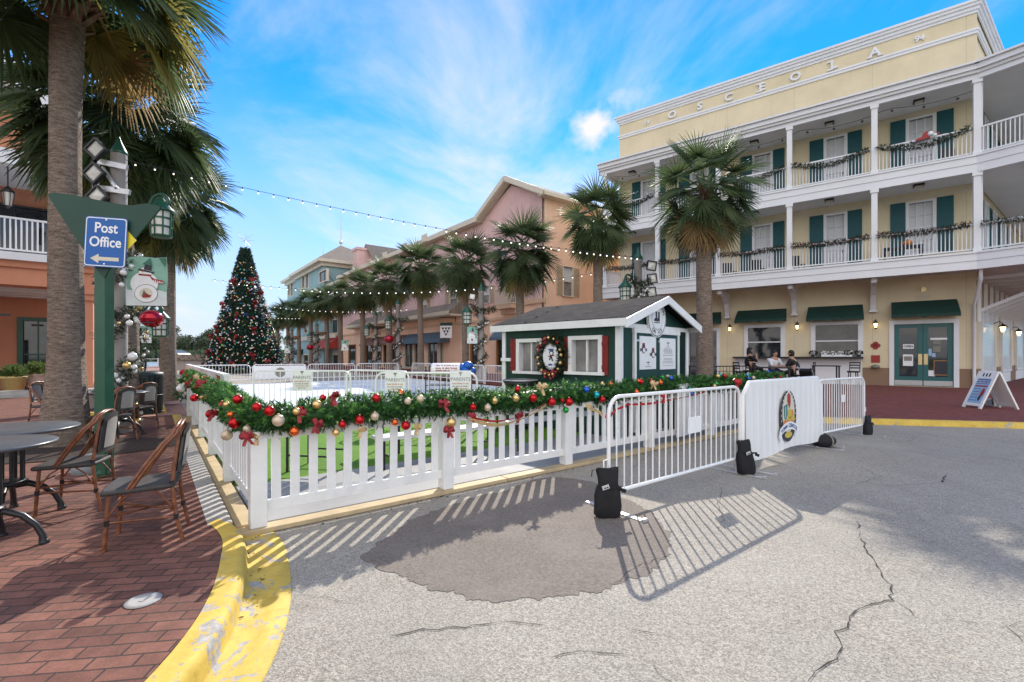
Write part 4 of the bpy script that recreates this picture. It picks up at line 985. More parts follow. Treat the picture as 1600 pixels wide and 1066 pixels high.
def teal():
    B = thing('corner_tower_building', 'teal building with stepped towers, hipped roofs and thin spires behind the palms', 'building', (TF.o[0], TF.o[1], 0), TF.rot)
    X = TF.lx; Z = TF.z
    xa, xb, xc, xd, xe = X(449), X(471), X(497), X(515), 43.6
    z1, z2 = Z(455, 436), Z(490, 420)
    b = MB()
    def blk(x0, x1, y0, h, wins):
        ops = [o for o in wins]; wall(b, x0, x1, 0, h, ops, y0, 0.3)
        b.face([(x1, y0, 0), (x1, 12, 0), (x1, 12, h), (x1, y0, h)]); b.face([(x0, y0, 0), (x0, 12, 0), (x0, 12, h), (x0, y0, h)]); b.face([(x0, y0 + .3, 0), (x1, y0 + .3, 0), (x1, y0 + .3, h), (x0, y0 + .3, h)])
        for o in ops: W.append((o, y0))
    W = []
    def ww(a, c, yt, yb, y0=0): return (X(a, y0), X(c, y0), Z((a + c) / 2, yb, y0), Z((a + c) / 2, yt, y0))
    blk(xa, xb, 0.0, z1, [ww(450, 453, 438, 462), ww(454.5, 458, 438, 462), ww(451, 457, 520, 545)])
    blk(xb, xd, -0.8, z2, [ww(472, 476, 425, 450, -0.8), ww(478, 482, 425, 450, -0.8), ww(499, 510, 424, 440, -0.8), ww(475, 480, 500, 520, -.8), ww(474, 482, 555, 580, -.8)])
    b.build('wall', M['teal_wall'], B, fix=False)
    b = MB(); W2 = W; W = []; 
    blk(xd, xe, 0.4, Z(530, 440), [ww(519, 528, 500, 520, 0.4), ww(520, 530, 555, 582, .4)]); b.build('wall', M['green_wall'], B, fix=False)
    for o, y0 in W + W2: window(B, *o, y=y0, cols=1, rows=1, pane='glass', frame='cream', fw=0.15, sill=False, depth=0.3)
    r = MB(); e = MB()
    def hip(x0, x1, y0, y1, z, h, px=None):
        o = 1.0; c = ((x0 + x1) / 2 if px is None else px, (y0 + y1) / 2, z + h); p = [(x0 - o, y0 - o, z), (x1 + o, y0 - o, z), (x1 + o, y1 + o, z), (x0 - o, y1 + o, z)]
        for i in range(4): r.face([p[i], p[(i + 1) % 4], c])
        e.box(x0 - o - .02, x1 + o + .02, y0 - o - .02, y1 + o, z - 0.45, z - 0.01); e.box(x0 - .4, x1 + .4, y0 - .4, y1, z - 0.95, z - 0.45)
        return c
    c1 = hip(xa, xb, 0, 10, z1, 1.5); c2 = hip(xb, xd, -0.8, 9, z2, 4.2); c3 = hip(xd, xe, 0.4, 10, Z(530, 440), 1.0)
    r.build('roof', M['roof'], B, fix=False); e.build('eave', M['cream'], B)
    b = MB()
    for c in (c1, c2): b.tube([(c[0], c[1], c[2] - 0.3), (c[0], c[1], c[2] + 5.5)], [0.12, 0.02], 6); b.sphere((c[0], c[1], c[2] + 0.5), 0.3, 8, 6)
    b.build('spire', M['galv'], B)
    b = MB(); b.box(xa, xe, -1.0, -0.802, Z(480, 533), Z(480, 527)); b.build('belt_course', M['cream'], B)
    awning(B, X(468), X(482), Z(475, 546), Z(475, 552), -0.8, 1.4, 'awning', 0, 0.3)
teal()
def back_gable():
    fr = Frame(*fpt(44), 0.613, -0.790); B = thing('rear_house', 'pale pink gable end with grey brown roof rising behind the palm row', 'building', (*xy(fr.w(-1, 4)), 0), fr.rot)
    b = MB(); b.extr([(0, 0, 0), (7.5, 0, 0), (7.5, 0, 13.3), (3.7, 0, 16.6), (0, 0, 13.3)], (0, 7, 0)); b.build('wall', M['pink_wall'], B)
    b = MB(); b.extr([(-0.6, -0.5, 12.9), (3.7, -0.5, 16.75), (8.1, -0.5, 12.9), (8.1, -0.5, 13.2), (3.7, -0.5, 17.1), (-0.6, -0.5, 13.2)], (0, 9, 0)); b.build('roof', M['roof'], B)
back_gable()

# ------------------------------------------------------------------ orange arcade building on the left
LF = Frame(-15.4, 17.0, 0.777, 0.63)
def orange():
    B = thing('arcade_building', 'orange arcade building with white balcony railing and steep gable behind the near palm', 'building', (LF.o[0], LF.o[1], 0), LF.rot)
    W_ = 14.0
    def pillar(x, y, w=0.42):
        b = MB(); b.box(x - w, x + w, y - w, y + w, 0.1, 3.5); b.box(x - w - 0.09, x + w + 0.09, y - w - 0.09, y + w + 0.09, 3.5, 3.72); b.box(x - w - 0.16, x + w + 0.16, y - w - 0.16, y + w + 0.16, 3.72, 3.9); b.box(x - w - 0.07, x + w + 0.07, y - w - 0.07, y + w + 0.07, 0.1, 0.45)
        b.build('pillar', M['orange_wall'], B)
    for x in (-0.45, -4.4, -8.4, -12.4): pillar(x, 0.45)
    for y in (4.5, 8.5, 12.5): pillar(-0.45, y)
    b = MB(); b.box(-W_, 0, 0.0, 0.9, 3.9, 4.72); b.box(-0.9, 0, 0.9, 14, 3.9, 4.72); b.box(-W_, 0.1, -0.1, 14, 4.5, 4.722)
    b.build('beam', M['orange_wall'], B)
    b = MB(); b.box(-W_ - .2, 0.25, -0.25, 14.2, 4.724, 4.98); b.box(-W_, 0.16, -0.16, 14.1, 4.05, 4.2) if False else None
    b.build('fascia', M['whitep'], B)
    b = MB(); b.box(-W_, -0.9, 0.9, 4, 3.98, 4.08)
    for y in (1.6, 2.6, 3.6): b.box(-W_, -0.9, y, y + 0.3, 3.8, 3.98)
    b.build('ceiling', M['whitep'], B)
    ops = [(-2.4, -1.5, 0.15, 2.9), (-4.6, -3.7, 0.15, 2.9), (-7.5, -6.2, 0.15, 2.9), (-10, -8.6, 0.15, 2.9)]
    b = MB(); wall(b, -W_, -2.0 + 1.6, 0.1, 4.0, ops, 4.2, 0.2); b.prism([(-W_, 4.45), (-0.4, 4.45), (-0.4, 14), (-W_, 14)], 0.0, 8.6)
    b.build('wall', M['orange_wall'], B, fix=False)
    for o in ops: window(B, *o, y=4.2, cols=2, rows=2, pane='glass', frame='postgreen', fw=0.14, sill=False, name='door', depth=0.2)
    railing(B, (-W_, -0.1), (0.05, -0.1), 4.98, 6.15, 0.13, 0.04); railing(B, (0.1, -0.05), (0.1, 13), 4.98, 6.15, 0.13, 0.04)
    for x0 in (-13.5, -10.2, -6.9, -3.6): window(B, x0, x0 + 2.9, 5.1, 7.5, y=4.3, cols=3, rows=1, pane='glass', frame='bmetal', fw=0.08, sill=False, proud=0.04, depth=0.14)  # dark panes added in place of the shaded recess behind the railing
    for x, y in ((0.0, 0.0), (-4.4, 0.0), (-8.4, 0), (0.0, 4.5), (0.0, 9)):
        b = MB(); b.box(x - 0.17, x + 0.17, y - 0.17, y + 0.17, 4.98, 8.0); b.build('column', M['whitep'], B)
    b = MB(); b.box(-W_, 0.2, -0.2, 0.2, 7.95, 8.45); b.box(-0.2, 0.2, 0.2, 13, 7.95, 8.45); b.build('eave', M['whitep'], B)
    b = MB(); b.box(-W_, -0.2, 0.2, 13, 8.3, 8.42); b.build('soffit', M['soffit'], B)
    # gable over the porch
    ap = (-6.6, 15.6); ey = 8.5
    b = MB(); b.face([(-13.2, 1.6, ey), (-0.6, 1.6, ey), (-6.6, 1.6, 14.6)]); b.build('gable_wall', M['orange_wall'], B, fix=False)
    window(B, -4.4, -3.4, 9.1, 11.3, y=1.55, cols=2, rows=2, pane='blind', frame='whitep', fw=0.12, depth=0.05, proud=0.1)
    b = MB(); b.extr([(0.35, -0.1, 8.46), (ap[0], -0.1, ap[1]), (-13.6, -0.1, 8.46), (-13.6, -0.1, 8.75), (ap[0], -0.1, ap[1] + 0.35), (0.35, -0.1, 8.75)], (0, 14, 0)); b.build('roof', M['roof'], B)
    b = MB(); b.beam((0.45, -0.16, 8.6), (ap[0], -0.16, ap[1] + 0.14), 0.12, 0.5); b.beam((-13.7, -0.16, 8.6), (ap[0], -0.16, ap[1] + 0.14), 0.12, 0.5); b.beam((0.2, 0.8, 8.33), (ap[0], 0.8, ap[1] - 0.12), 1.6, 0.1); b.build('rake', M['whitep'], B)
    b = MB(); x, y = -2.3, 0.9; b.tube([(x, y, 8.3), (x, y, 7.4)], 0.02, 6); b.box(x - .12, x + .12, y - .12, y + .12, 8.27, 8.3); b.lathe([(0.03, 0.2), (0.19, 0.0), (0.17, -0.03)], 8, (x, y, 7.25)); b.lathe([(0.12, -0.5), (0.03, -0.58)], 8, (x, y, 7.25))
    for k in range(6): t = k * PI / 3; b.beam((x + 0.17 * math.cos(t), y + 0.17 * math.sin(t), 7.22), (x + 0.12 * math.cos(t), y + 0.12 * math.sin(t), 6.75), 0.02, 0.02)
    o = b.build('hanging_lantern', M['bmetal'], B); p = MB(); p.lathe([(0.09, -0.5), (0.14, -0.03)], 8, (x, y, 7.25)); p.build('lamp_glass', M['lampglass'], o)
    b = MB(); b.box(-W_, 0.5, -0.9, 0.0, 0.13, 0.3); b.box(-W_, 0.6, -1.4, -0.9, 0.13, 0.21); b.build('step', M['concrete'], B)
    b = MB(); b.box(-2.6, -2.2, 0.6, 0.66, 2.86, 2.94); b.build('ceiling_lamp', M['bmetal'], B)
    return B
orange()
def arcade_signs():
    p = LF.w(-3.1, -0.6); t = thing('sign_stand', 'dark green framed sign stand with a black oval board by the arcade', 'sign', (p.x, p.y, 0.13), LF.rot)
    b = MB(); b.box(-0.8, -0.72, -0.04, 0.04, 0, 2.0); b.box(0.1, 0.24, -0.05, 0.05, 0, 2.1); b.box(-0.8, 0.24, -0.045, 0.045, 1.95, 2.05); b.build('frame', M['postgreen'], t)
    b = MB(); b.extr([(-0.35 + 0.36 * math.cos(2 * PI * k / 20), -0.02, 1.15 + 0.24 * math.sin(2 * PI * k / 20)) for k in range(20)], (0, 0.04, 0), 0)
    b.extr([(-0.35 + 0.18 * math.cos(2 * PI * k / 12), -0.026, 1.16 + 0.06 * math.sin(2 * PI * k / 12)) for k in range(12)], (0, 0.004, 0), 1); b.build('oval_board', [M['ink_dark'], M['ink_cream']], t)
arcade_signs()

# ------------------------------------------------------------------ ticket shed
SHF = Frame(-0.18, 10.07, 0.716, -0.698)     # long wall, left to right; gable face runs from its right end
def shed():
    L = 2.88; Wd = 2.74; he = 2.09; hp = 2.54
    B = thing('ticket_shed', 'dark green ticket shed with white trim, grey shingle roof and wreath', 'shed', (*SHF.o, 0), SHF.rot)
    X = SHF.lx; Z = SHF.z
    fr = Frame(*xy(SHF.w(L, 0)), 0.698, 0.716); GX, GZ = fr.lx, fr.z
    w1 = (X(811), X(846), Z(828, 580), Z(828, 535)); w2 = (X(893), X(938), Z(915, 581), Z(915, 531))
    b = MB(); wall(b, 0, L, 0.05, he, [w1, w2], 0, 0.1)
    b.prism([(0, 0.11), (L, 0.11), (L, Wd), (0, Wd)], 0.05, he - 0.05); b.build('wall', M['shedgreen'], B, fix=False)
    g_ = MB(); g_.extr([(L + 0.0, 0.0, 0.05), (L, Wd, 0.05), (L, Wd, he), (L, Wd / 2, hp), (L, 0, he)], (-0.08, 0, 0)); g_.extr([(0.0, 0.0, 0.05), (0, Wd, 0.05), (0, Wd, he), (0, Wd / 2, hp), (0, 0, he)], (0.06, 0, 0)); g_.build('gable_wall', M['shedgreen'], B)
    for o in (w1, w2):
        w = window(B, *o, fw=0.055, cols=2, rows=1, pane='screen', frame='white', sill=True, proud=0.04, head=0.02, depth=0.1)
    for a, c in ((799, 807), (883, 888.5), (942, 951)):
        q = MB(); x0, x1 = X(a), X(c); z0, z1 = w2[2] - 0.05, w2[3] + 0.06
        for k in range(3): q.box(x0 + (x1 - x0) * k / 3 + 0.003, x0 + (x1 - x0) * (k + 1) / 3 - 0.003, -0.03, -0.003, z0, z1)
        for zz in (z0 + 0.14, z1 - 0.14): q.box(x0 - 0.0, x1, -0.045, -0.031, zz - 0.03, zz + 0.03)
        q.build('shutter', M['shedred'], B)
    t = MB(); c = 0.075
    t.box(-0.025, c, -0.028, -0.002, 0.05, he - 0.02); t.build('corner_trim', M['white'], B); t = MB(); t.box(L - c, L + 0.026, -0.028, -0.002, 0.05, he - 0.02); t.box(L + 0.002, L + 0.026, -0.001, c, 0.05, he - 0.02); t.build('corner_trim', M['white'], B); t = MB(); t.box(L + 0.002, L + 0.026, Wd - c, Wd + 0.02, 0.05, he - 0.02)
    t.box(L + 0.002, L + 0.027, c + 0.001, Wd - c - .001, he - 0.10, he - 0.02); t.build('corner_trim', M['white'], B)
    r = MB(); o = 0.16; sl = (hp - he) / (Wd / 2)
    def zz(y): return he + sl * (Wd / 2 - abs(y - Wd / 2)) + 0.06
    for y0, y1 in ((-o, Wd / 2), (Wd + o, Wd / 2)):
        r.extr([(-0.2, y0, zz(y0)), (-0.2, y1, zz(y1)), (-0.2, y1, zz(y1) + 0.05), (-0.2, y0, zz(y0) + 0.05)], (L + 0.42, 0, 0))
    r.build('roof', M['shingle'], B)
    f = MB(); f.box(-0.2, L + 0.22, -o - 0.03, -o - 0.001, zz(-o) - 0.10, zz(-o) + 0.035); f.box(-0.2, L + 0.22, Wd + o + 0.001, Wd + o + 0.03, zz(-o) - 0.10, zz(-o) + 0.035)
    for y0 in (-o - 0.03, Wd + o + 0.03):
        for x in (L + 0.221, -0.235): f.extr([(x, y0, zz(y0) - 0.12), (x, Wd / 2, zz(Wd / 2) - 0.11), (x, Wd / 2, zz(Wd / 2) + 0.035), (x, y0, zz(y0) + 0.035)], (0.035, 0, 0))
    f.box(-0.1, L + 0.2, -o, -0.004, zz(-o) - 0.03, zz(-o) - 0.005); f.build('fascia', M['white'], B)
    # doors in the gable face
    d0, d1 = GX(991), GX(1056); dz = GZ(1020, 522); xm = (d0 + d1) / 2
    f = MB(); f.box(L + 0.003, L + 0.05, d0 - 0.07, d0, 0.1, dz); f.box(L + 0.003, L + 0.05, d1, d1 + 0.07, 0.1, dz); f.box(L + 0.003, L + 0.056, d0 - 0.09, d1 + 0.09, dz, dz + 0.09); f.build('door_frame', M['white'], B)
    for a, c, k in ((d0 + 0.008, xm - 0.006, 0), (xm + 0.006, d1 - 0.008, 1)):
        d = MB(); d.box(L + 0.004, L + 0.032, a, c, 0.12, dz - 0.005); d.box(L + 0.033, L + 0.045, a, a + 0.12, dz - 0.16, dz - 0.12, 1); o_ = d.build('door', [M['shedtrim'], M['galv']], B)
        p = MB(); p.M = Matrix.Translation((L + 0.036, 0, 0)) @ Matrix.Rotation(PI / 2, 4, 'Z')
        # panel coordinates: x runs along the gable face (local y), front is -y
        y0, y1 = (GX(996), GX(1021.5)) if k == 0 else (GX(1028), GX(1052)); z0, z1 = GZ(1010 if k == 0 else 1040, 577), GZ(1010 if k == 0 else 1040, 526 if k == 0 else 529)
        w = y1 - y0; h = z1 - z0
        p.box(y0, y1, -0.012, 0, z0, z1, 0)
        def ell(cx, cz, rx, rz, mi, yy, n=14): p.extr([(y0 + cx * w + rx * w * math.cos(2 * PI * i / n), -0.012 - yy, z0 + cz * h + rz * h * math.sin(2 * PI * i / n)) for i in range(n)], (0, 0.0015, 0), mi)
        def tree(cx, cz, s):
            p.box(y0 + (cx - 0.015 * s) * w, y0 + (cx + 0.015 * s) * w, -0.0145, -0.012, z0 + (cz - 0.09 * s) * h, z0 + cz * h, 3)
            ell(cx, cz, 0.1 * s, 0.022 * s, 3, 0.003)
        if k == 0:
            for cx, cz in ((0.22, 0.60), (0.8, 0.46)):
                ell(cx, cz, 0.13, 0.10, 1, 0.002); ell(cx - 0.17, cz - 0.01, 0.035, 0.05, 1, 0.002); ell(cx + 0.17, cz - 0.01, 0.035, 0.05, 1, 0.002)
                ell(cx + 0.02, cz - 0.02, 0.075, 0.068, 0, 0.004); ell(cx, cz + 0.115, 0.085, 0.05, 1, 0.003); ell(cx, cz + 0.075, 0.10, 0.018, 2, 0.005)
                ell(cx, cz + 0.175, 0.085, 0.022, 2, 0.005); ell(cx + 0.09, cz + 0.16, 0.03, 0.012, 0, 0.006); ell(cx, cz - 0.105, 0.09, 0.012, 4, 0.005)
            tree(0.5, 0.21, 1.0); scribble(p, y0 + 0.5 * w, z0 + 0.085 * h, 0.3 * w, 0.03 * h, -0.0135, 3, 3)
        else:
            tree(0.5, 0.85, 1.0)
            for zf, ww, hh in ((0.72, .2, .03), (0.655, .5, .035), (0.595, .6, .045), (0.53, .55, .035), (0.455, .66, .03), (0.335, .55, .04), (0.265, .6, .03), (0.21, .7, .028), (0.12, .66, .018)):
                scribble(p, y0 + 0.5 * w, z0 + zf * h, ww * w, hh * h, -0.0135, 3, 5 + int(zf * 50))
        p.build('door_poster', [M['signwhite'], M['ink_dark'], M['ink_red'], M['ink_grey'], M['ink_orange']], o_)
    # round skate sign on the gable
    s = MB(); cy = GX(1026.5, -0.06); cz = GZ(1026.5, 497.5, -0.06); R0 = 0.37
    s.M = Matrix.Translation((L + 0.062, cy, cz)) @ Matrix.Rotation(PI / 2, 4, 'Z')
    def disc(r, y, d, mi, sx=1.0): s.extr([(sx * r * math.cos(2 * PI * i / 36), y, r * math.sin(2 * PI * i / 36)) for i in range(36)], (0, d, 0), mi)
    disc(R0, 0.0, 0.03, 0); disc(R0 * 0.96, -0.002, 0.002, 1); disc(R0 * 0.91, -0.004, 0.002, 0); disc(R0 * 0.60, -0.006, 0.002, 2); disc(R0 * 0.57, -0.008, 0.002, 0)
    for txt, up in (('CELEBRATION', 1), ('ON ICE', -1)):
        n = len(txt)
        for i, ch in enumerate(txt):
            a = (PI / 2 - up * (i - (n - 1) / 2) * 0.235) if up > 0 else (-PI / 2 + (i - (n - 1) / 2) * 0.25)
            T = Matrix.Translation((R0 * 0.755 * math.cos(a), -0.007, R0 * 0.755 * math.sin(a))) @ Matrix.Rotation(PI / 2, 4, 'X') @ Matrix.Rotation(a - PI / 2 if up > 0 else a + PI / 2, 4, 'Z')
            s.text(ch, 0.10, 1, T, 0.001, 0.002)
    for dx in (-0.055, 0.045):   # pair of skates
        s.extr([(dx - 0.02, -0.010, 0.13), (dx + 0.045, -0.010, 0.12), (dx + 0.05, -0.010, -0.03), (dx + 0.055, -0.010, -0.06), (dx - 0.075, -0.010, -0.06), (dx - 0.08, -0.010, -0.025), (dx - 0.02, -0.010, 0.01)], (0, 0.002, 0), 1)
        s.box(dx - 0.09, dx + 0.06, -0.010, -0.008, -0.095, -0.08, 1); s.box(dx - 0.05, dx - 0.04, -0.010, -0.008, -0.08, -0.06, 1); s.box(dx + 0.02, dx + 0.03, -0.010, -0.008, -0.08, -0.06, 1)
    s.build('round_sign', [M['signwhite'], M['ink_dark'], M['ink_grey']], B)
    q = MB(); z = Z(792, 562); q.box(X(786), X(800), -0.07, -0.029, z - 0.035, z + 0.035); q.build('name_plate', M['signwhite'], B)
    return B
shed()
def wreath():
    x, z = SHF.lx(862.5, -0.1), SHF.z(862.5, 557, -0.1)
    t = thing('wreath', 'large decorated wreath with white oval centre board on the shed wall', 'wreath', SHF.w(x, -0.10, z), SHF.rot)
    rr = random.Random(21); b = MB()
    pts = [(0.27 * math.cos(a), 0, 0.335 * math.sin(a)) for a in [2 * PI * i / 40 for i in range(41)]]
    for _ in range(3): garland_mesh(b, pts, 0.075, 130, 0.09, 0.05, 0.014, rr, 8, 0.0)
    b.build('greenery', M['swag'], t, fix=False)
    for i in range(16):
        a = 2 * PI * i / 16 + rr.uniform(-.1, .1); bauble('bauble', t, (0.29 * math.cos(a), -0.09, 0.36 * math.sin(a)), rr.uniform(0.025, 0.04), rr.choice(['b_gold', 'b_red', 'b_champ', 'b_gold']))
    b = MB()
    for a in (1.9, 2.6, 4.3, 5.2, 4.8): bow_mesh(b, (0.28 * math.cos(a), -0.1, 0.35 * math.sin(a)), 0.07, rr)
    b.build('ribbon', M['bow'], t, fix=False)
    b = MB()
    def el(cx, cz, rx, rz, mi, y, n=18): b.extr([(cx + rx * math.cos(2 * PI * i / n), y, cz + rz * math.sin(2 * PI * i / n)) for i in range(n)], (0, 0.003, 0), mi)
    el(0.0, 0, 0.19, 0.26, 0, -0.05, 28); el(0.03, 0.07, 0.055, 0.06, 1, -0.055); el(0.03, 0.06, 0.03, 0.03, 0, -0.059); el(0.02, 0.13, 0.075, 0.02, 2, -0.056)
    b.beam((0.02, -0.054, 0.02), (-0.02, -0.054, -0.07), 0.03, 0.004, 1, (0, 1, 0)); b.beam((0.02, -0.054, 0.0), (0.06, -0.054, -0.09), 0.03, 0.004, 1, (0, 1, 0)); b.beam((-0.05, -0.054, 0.0), (0.1, -0.054, 0.02), 0.02, 0.004, 3, (0, 1, 0))
    el(0.0, -0.16, 0.055, 0.02, 2, -0.055)
    b.build('centre_board', [M['signwhite'], M['ink_dark'], M['ink_blue'], M['ink_red']], t)
wreath()
# ------------------------------------------------------------------ rink enclosure
g = MB(); g.prism([xy(rw(0.02, 0.06)), xy(rw(11.6, 0.06)), xy(rw(11.6, 1.45)), xy(rw(0.02, 1.45))], 0.006, 0.05); tag(g.build('apron', M['apron']), kind='structure')
g = MB(); g.prism([xy(rw(0.04, 1.452)), xy(rw(11.6, 1.452)), xy(rw(11.6, 6.6)), xy(rw(0.04, 6.6))], 0.006, 0.047)
t_ = g.build('artificial_turf', M['turf']); tag(t_, kind='structure')
g = MB(); g.prism([xy(rw(0.5, 6.7)), xy(rw(11.6, 6.7)), xy(rw(11.6, 21.6)), xy(rw(0.5, 21.6))], 0.006, 0.09); tag(g.build('ice_rink', M['ice']), kind='structure')
# timber edging under the fence
def board(a, b, label):
    p, q = rw(*a), rw(*b); t = MB(); v = q - p; L = v.length
    t.box(0, L, -0.15, 0.0, 0.004, 0.045)
    o = t.build('edging_board', M['lumber'], None, loc=p, bev=0.006); o.rotation_euler = (0, 0, math.atan2(v.y, v.x)); tag(o, label, 'board')
for i, (a, b) in enumerate(((-0.16, 2.6), (2.61, 5.4), (5.41, 8.2), (8.21, 11.0))):
    board((a, 0.05), (b, 0.05), 'tan timber edging board on the asphalt under the front fence, ' + ['at the corner post', 'second from the corner post', 'beside the nearest sandbag', 'behind the near barricade'][i])
for i, (a, b) in enumerate(((9.1, 6.2), (6.19, 3.1), (3.09, 0.1))):
    board((-0.0, a), (-0.0, b), 'tan timber edging board along the side fence, ' + ['at the far end', 'in the middle', 'next to the corner post'][i])
def fence(name, label, p, direc, n, sp, post_first=True):
    rot = math.atan2(direc[1], direc[0]); B = thing(name, label, 'fence', p, rot)
    def post(x):
        b = MB(); h = 0.064; b.box(x - h, x + h, -h, h, 0.046, 0.80); b.lathe([(0.1, 0.80), (0.1, 0.815), (0.075, 0.83), (0.005, 0.85)], 4, (x, 0, 0), 0, False)
        b.build('post', M['white'], B, bev=0.006)
    for i in range(n + 1):
        if i == 0 and not post_first: continue
        post(i * sp)
    for i in range(n):
        x0, x1 = i * sp + 0.064, (i + 1) * sp - 0.064; b = MB()
        b.box(x0, x1, -0.02, 0.02, 0.165, 0.255); b.box(x0, x1, -0.02, 0.02, 0.78, 0.85)
        k = 11; w = (x1 - x0) / k
        for j in range(k):
            c = x0 + w * (j + 0.5) + R.uniform(-.003, .003); q = R.uniform(-0.004, 0.004); y = R.uniform(-.003, .003); b.extr([(c - 0.038 - q, y - 0.011, 0.254), (c + 0.038 - q, y - 0.011, 0.254), (c + 0.038 + q, y - 0.011, 0.781), (c - 0.038 + q, y - 0.011, 0.781)], (0, 0.022, 0))
        b.build('picket_panel', M['white'], B, bev=0.003)
    return B
fence('picket_fence', 'white vinyl picket fence along the road in front of the rink', rw(0, 0), (0.789, 0.614), 6, 1.83)
fence('picket_fence', 'white vinyl picket fence along the brick sidewalk beside the cafe chairs', rw(0, 0), (-0.614, 0.789), 5, 1.82, False)
def deck_rail():
    p = SHF.w(2.95, 0.25); B = thing('deck_rail', 'short white picket rail in front of the shed doors', 'fence', (p.x, p.y, 0), SHF.rot + PI / 2)
    b = MB(); L = 2.3; b.box(0, L, 0.0 - .9, 0.08 - .9, 0.92, 1.02)
    for k in range(22): x = L * (k + 0.5) / 22; b.box(x - 0.03, x + 0.03, 0.02 - .9, 0.06 - .9, 0.2, 0.921)
    b.box(0, L, 0.02 - .9, 0.06 - .9, 0.15, 0.199); b.build('picket_panel', M['white'], B)
deck_rail()
def fence_garland(name, label, pts, seed, sag=0.0, ends=0):
    rr = random.Random(seed); o = Vector(pts[0]); B = thing(name, label, 'garland', o)
    P = [Vector(p) - o for p in pts]; n = MB()
    fine = []
    L = sum((q - p).length for p, q in zip(P, P[1:])); s = 0
    for p, q in zip(P, P[1:]):
        k = max(2, int((q - p).length / 0.25))
        for i in range(k): t = p.lerp(q, i / k); fine.append(t + Vector((rr.uniform(-.02, .02), rr.uniform(-.02, .02), rr.uniform(-.025, .025))))
    fine.append(P[-1])
    core = MB(); garland_mesh(n, fine, 0.132, 560, 0.075, 0.05, 0.013, rr, 12, 0.3)
    n.build('greenery', [M['fir'], M['firl']], B, fix=False)
    core.tube(fine, 0.085, 8); core.build('core', M['fir'], B)
    return B, fine, rr
zG = 0.97
pts_side = [rw(0.0, 9.1, zG + 0.02), rw(0, 7.3, zG - 0.01), rw(0, 4.5, zG), rw(-0.01, 2.0, zG), rw(-0.03, 0.25, zG - 0.02), rw(0.15, -0.05, zG - 0.03)]
pts_front = [rw(0.15, -0.06, zG - 0.03), rw(0.6, -0.02, zG), rw(1.83, 0, zG), rw(2.7, 0, zG - 0.03), rw(3.66, 0, zG), rw(4.6, 0, zG - 0.02), rw(5.5, 0, zG + 0.02), rw(7.3, 0, zG), rw(9.1, 0, zG + 0.02), rw(10.4, 0, zG)]
GS, fs_, r1 = fence_garland('fence_garland', 'thick fir garland with baubles draped along the side fence by the sidewalk', pts_side, 5)
GF, ff_, r2 = fence_garland('fence_garland', 'thick fir garland with baubles and ribbons draped along the front fence', pts_front, 6)
def decorate(B, fine, rr, count, cols, outs, cam_side):
    k = len(fine)
    for i in range(count):
        j = rr.uniform(0.2, k - 1.3); a = fine[int(j)].lerp(fine[int(j) + 1], j % 1)
        th = rr.uniform(-0.9, 1.1) if rr.random() < 0.8 else rr.uniform(1.1, 1.7)
        r = rr.uniform(0.028, 0.042); off = 0.16 * math.cos(th); c = a + Vector((cam_side[0] * off, cam_side[1] * off, 0.15 * math.sin(th) if th > -0.6 else -0.13 - 0.06 * rr.random()))
        bauble('bauble', B, c, r, rr.choice(cols(j / k)))
decorate(GF, ff_, r2, 40, lambda t: ['b_red', 'b_red', 'b_gold', 'b_champ', 'b_orange'] if t < 0.5 else ['b_red', 'b_green', 'b_teal', 'b_gold', 'b_white', 'b_blue', 'b_champ'], None, (0.614, -0.789))
decorate(GS, fs_, r1, 18, lambda t: ['b_red', 'b_red', 'b_champ', 'b_gold', 'b_orange'], None, (-0.70, -0.60))
# the large baubles one notices, at the places they hang
def big(B, px, py, x, y, r, m):
    # on the near surface of the garland: distance along the line found from the picture column
    o = Vector(B.location); 
    p = rw(x, y); z = CAMZ - (py - 555) / F * p.y
    bauble('bauble', B, Vector((p.x, p.y, z)) - o, r, m)
def fx(px, y=-0.175): return RF.lx(px, y)
for px, py, r, m in ((435, 657, .050, 'b_champ'), (421, 642, .043, 'b_red'), (401, 636, .036, 'b_red'), (495, 632, .04, 'b_gold'), (460, 674, .042, 'b_orange'), (535, 663, .036, 'b_red'), (562, 656, .045, 'b_red'), (525, 676, .036, 'b_gold'),
                     (617, 660, .034, 'b_orange'), (634, 665, .046, 'b_red'), (705, 660, .055, 'b_gold'), (739, 636, .04, 'b_red'), (806, 622, .045, 'b_gold'), (833, 622, .05, 'b_red'), (862, 628, .055, 'b_red'), (889, 628, .055, 'b_red'), (884, 641, .04, 'b_green'), (932, 617, .045, 'b_teal'), (941, 624, .045, 'b_red'), (916, 609, .045, 'b_blue'), (762, 637, .04, 'b_champ'), (588, 622, .04, 'b_red'), (637, 627, .035, 'b_champ')):
    big(GF, px, py, fx(px), -0.175, r, m)
for px, py, y, r, m in ((368, 661, 0.28, .052, 'b_red'), (362, 648, 0.36, .036, 'b_orange'), (373, 624, 0.3, .042, 'b_red'), (329, 647, 1.6, .05, 'b_red'), (303, 622, 3.0, .05, 'b_red'), (282, 607, 7.4, .08, 'b_white'), (355, 680, 0.55, .05, 'b_champ')):
    big(GS, px, py, RF.loc(*xy(Vector(((px - 800) / F * rw(-0.19, y).y, rw(-0.19, y).y))))[0], y, r, m)
def garland_bows(B, items, seed):
    rr = random.Random(seed); o = Vector(B.location); by = {}
    for x, y, z, s, m in items:
        b = MB(); bow_mesh(b, rw(x, y, z) - o, s * 0.62, rr); b.build('bow', M[m], B, fix=False)
def fz(px, py, y=-0.175): return CAMZ - (py - 555) / F * rw(fx(px, y), y).y
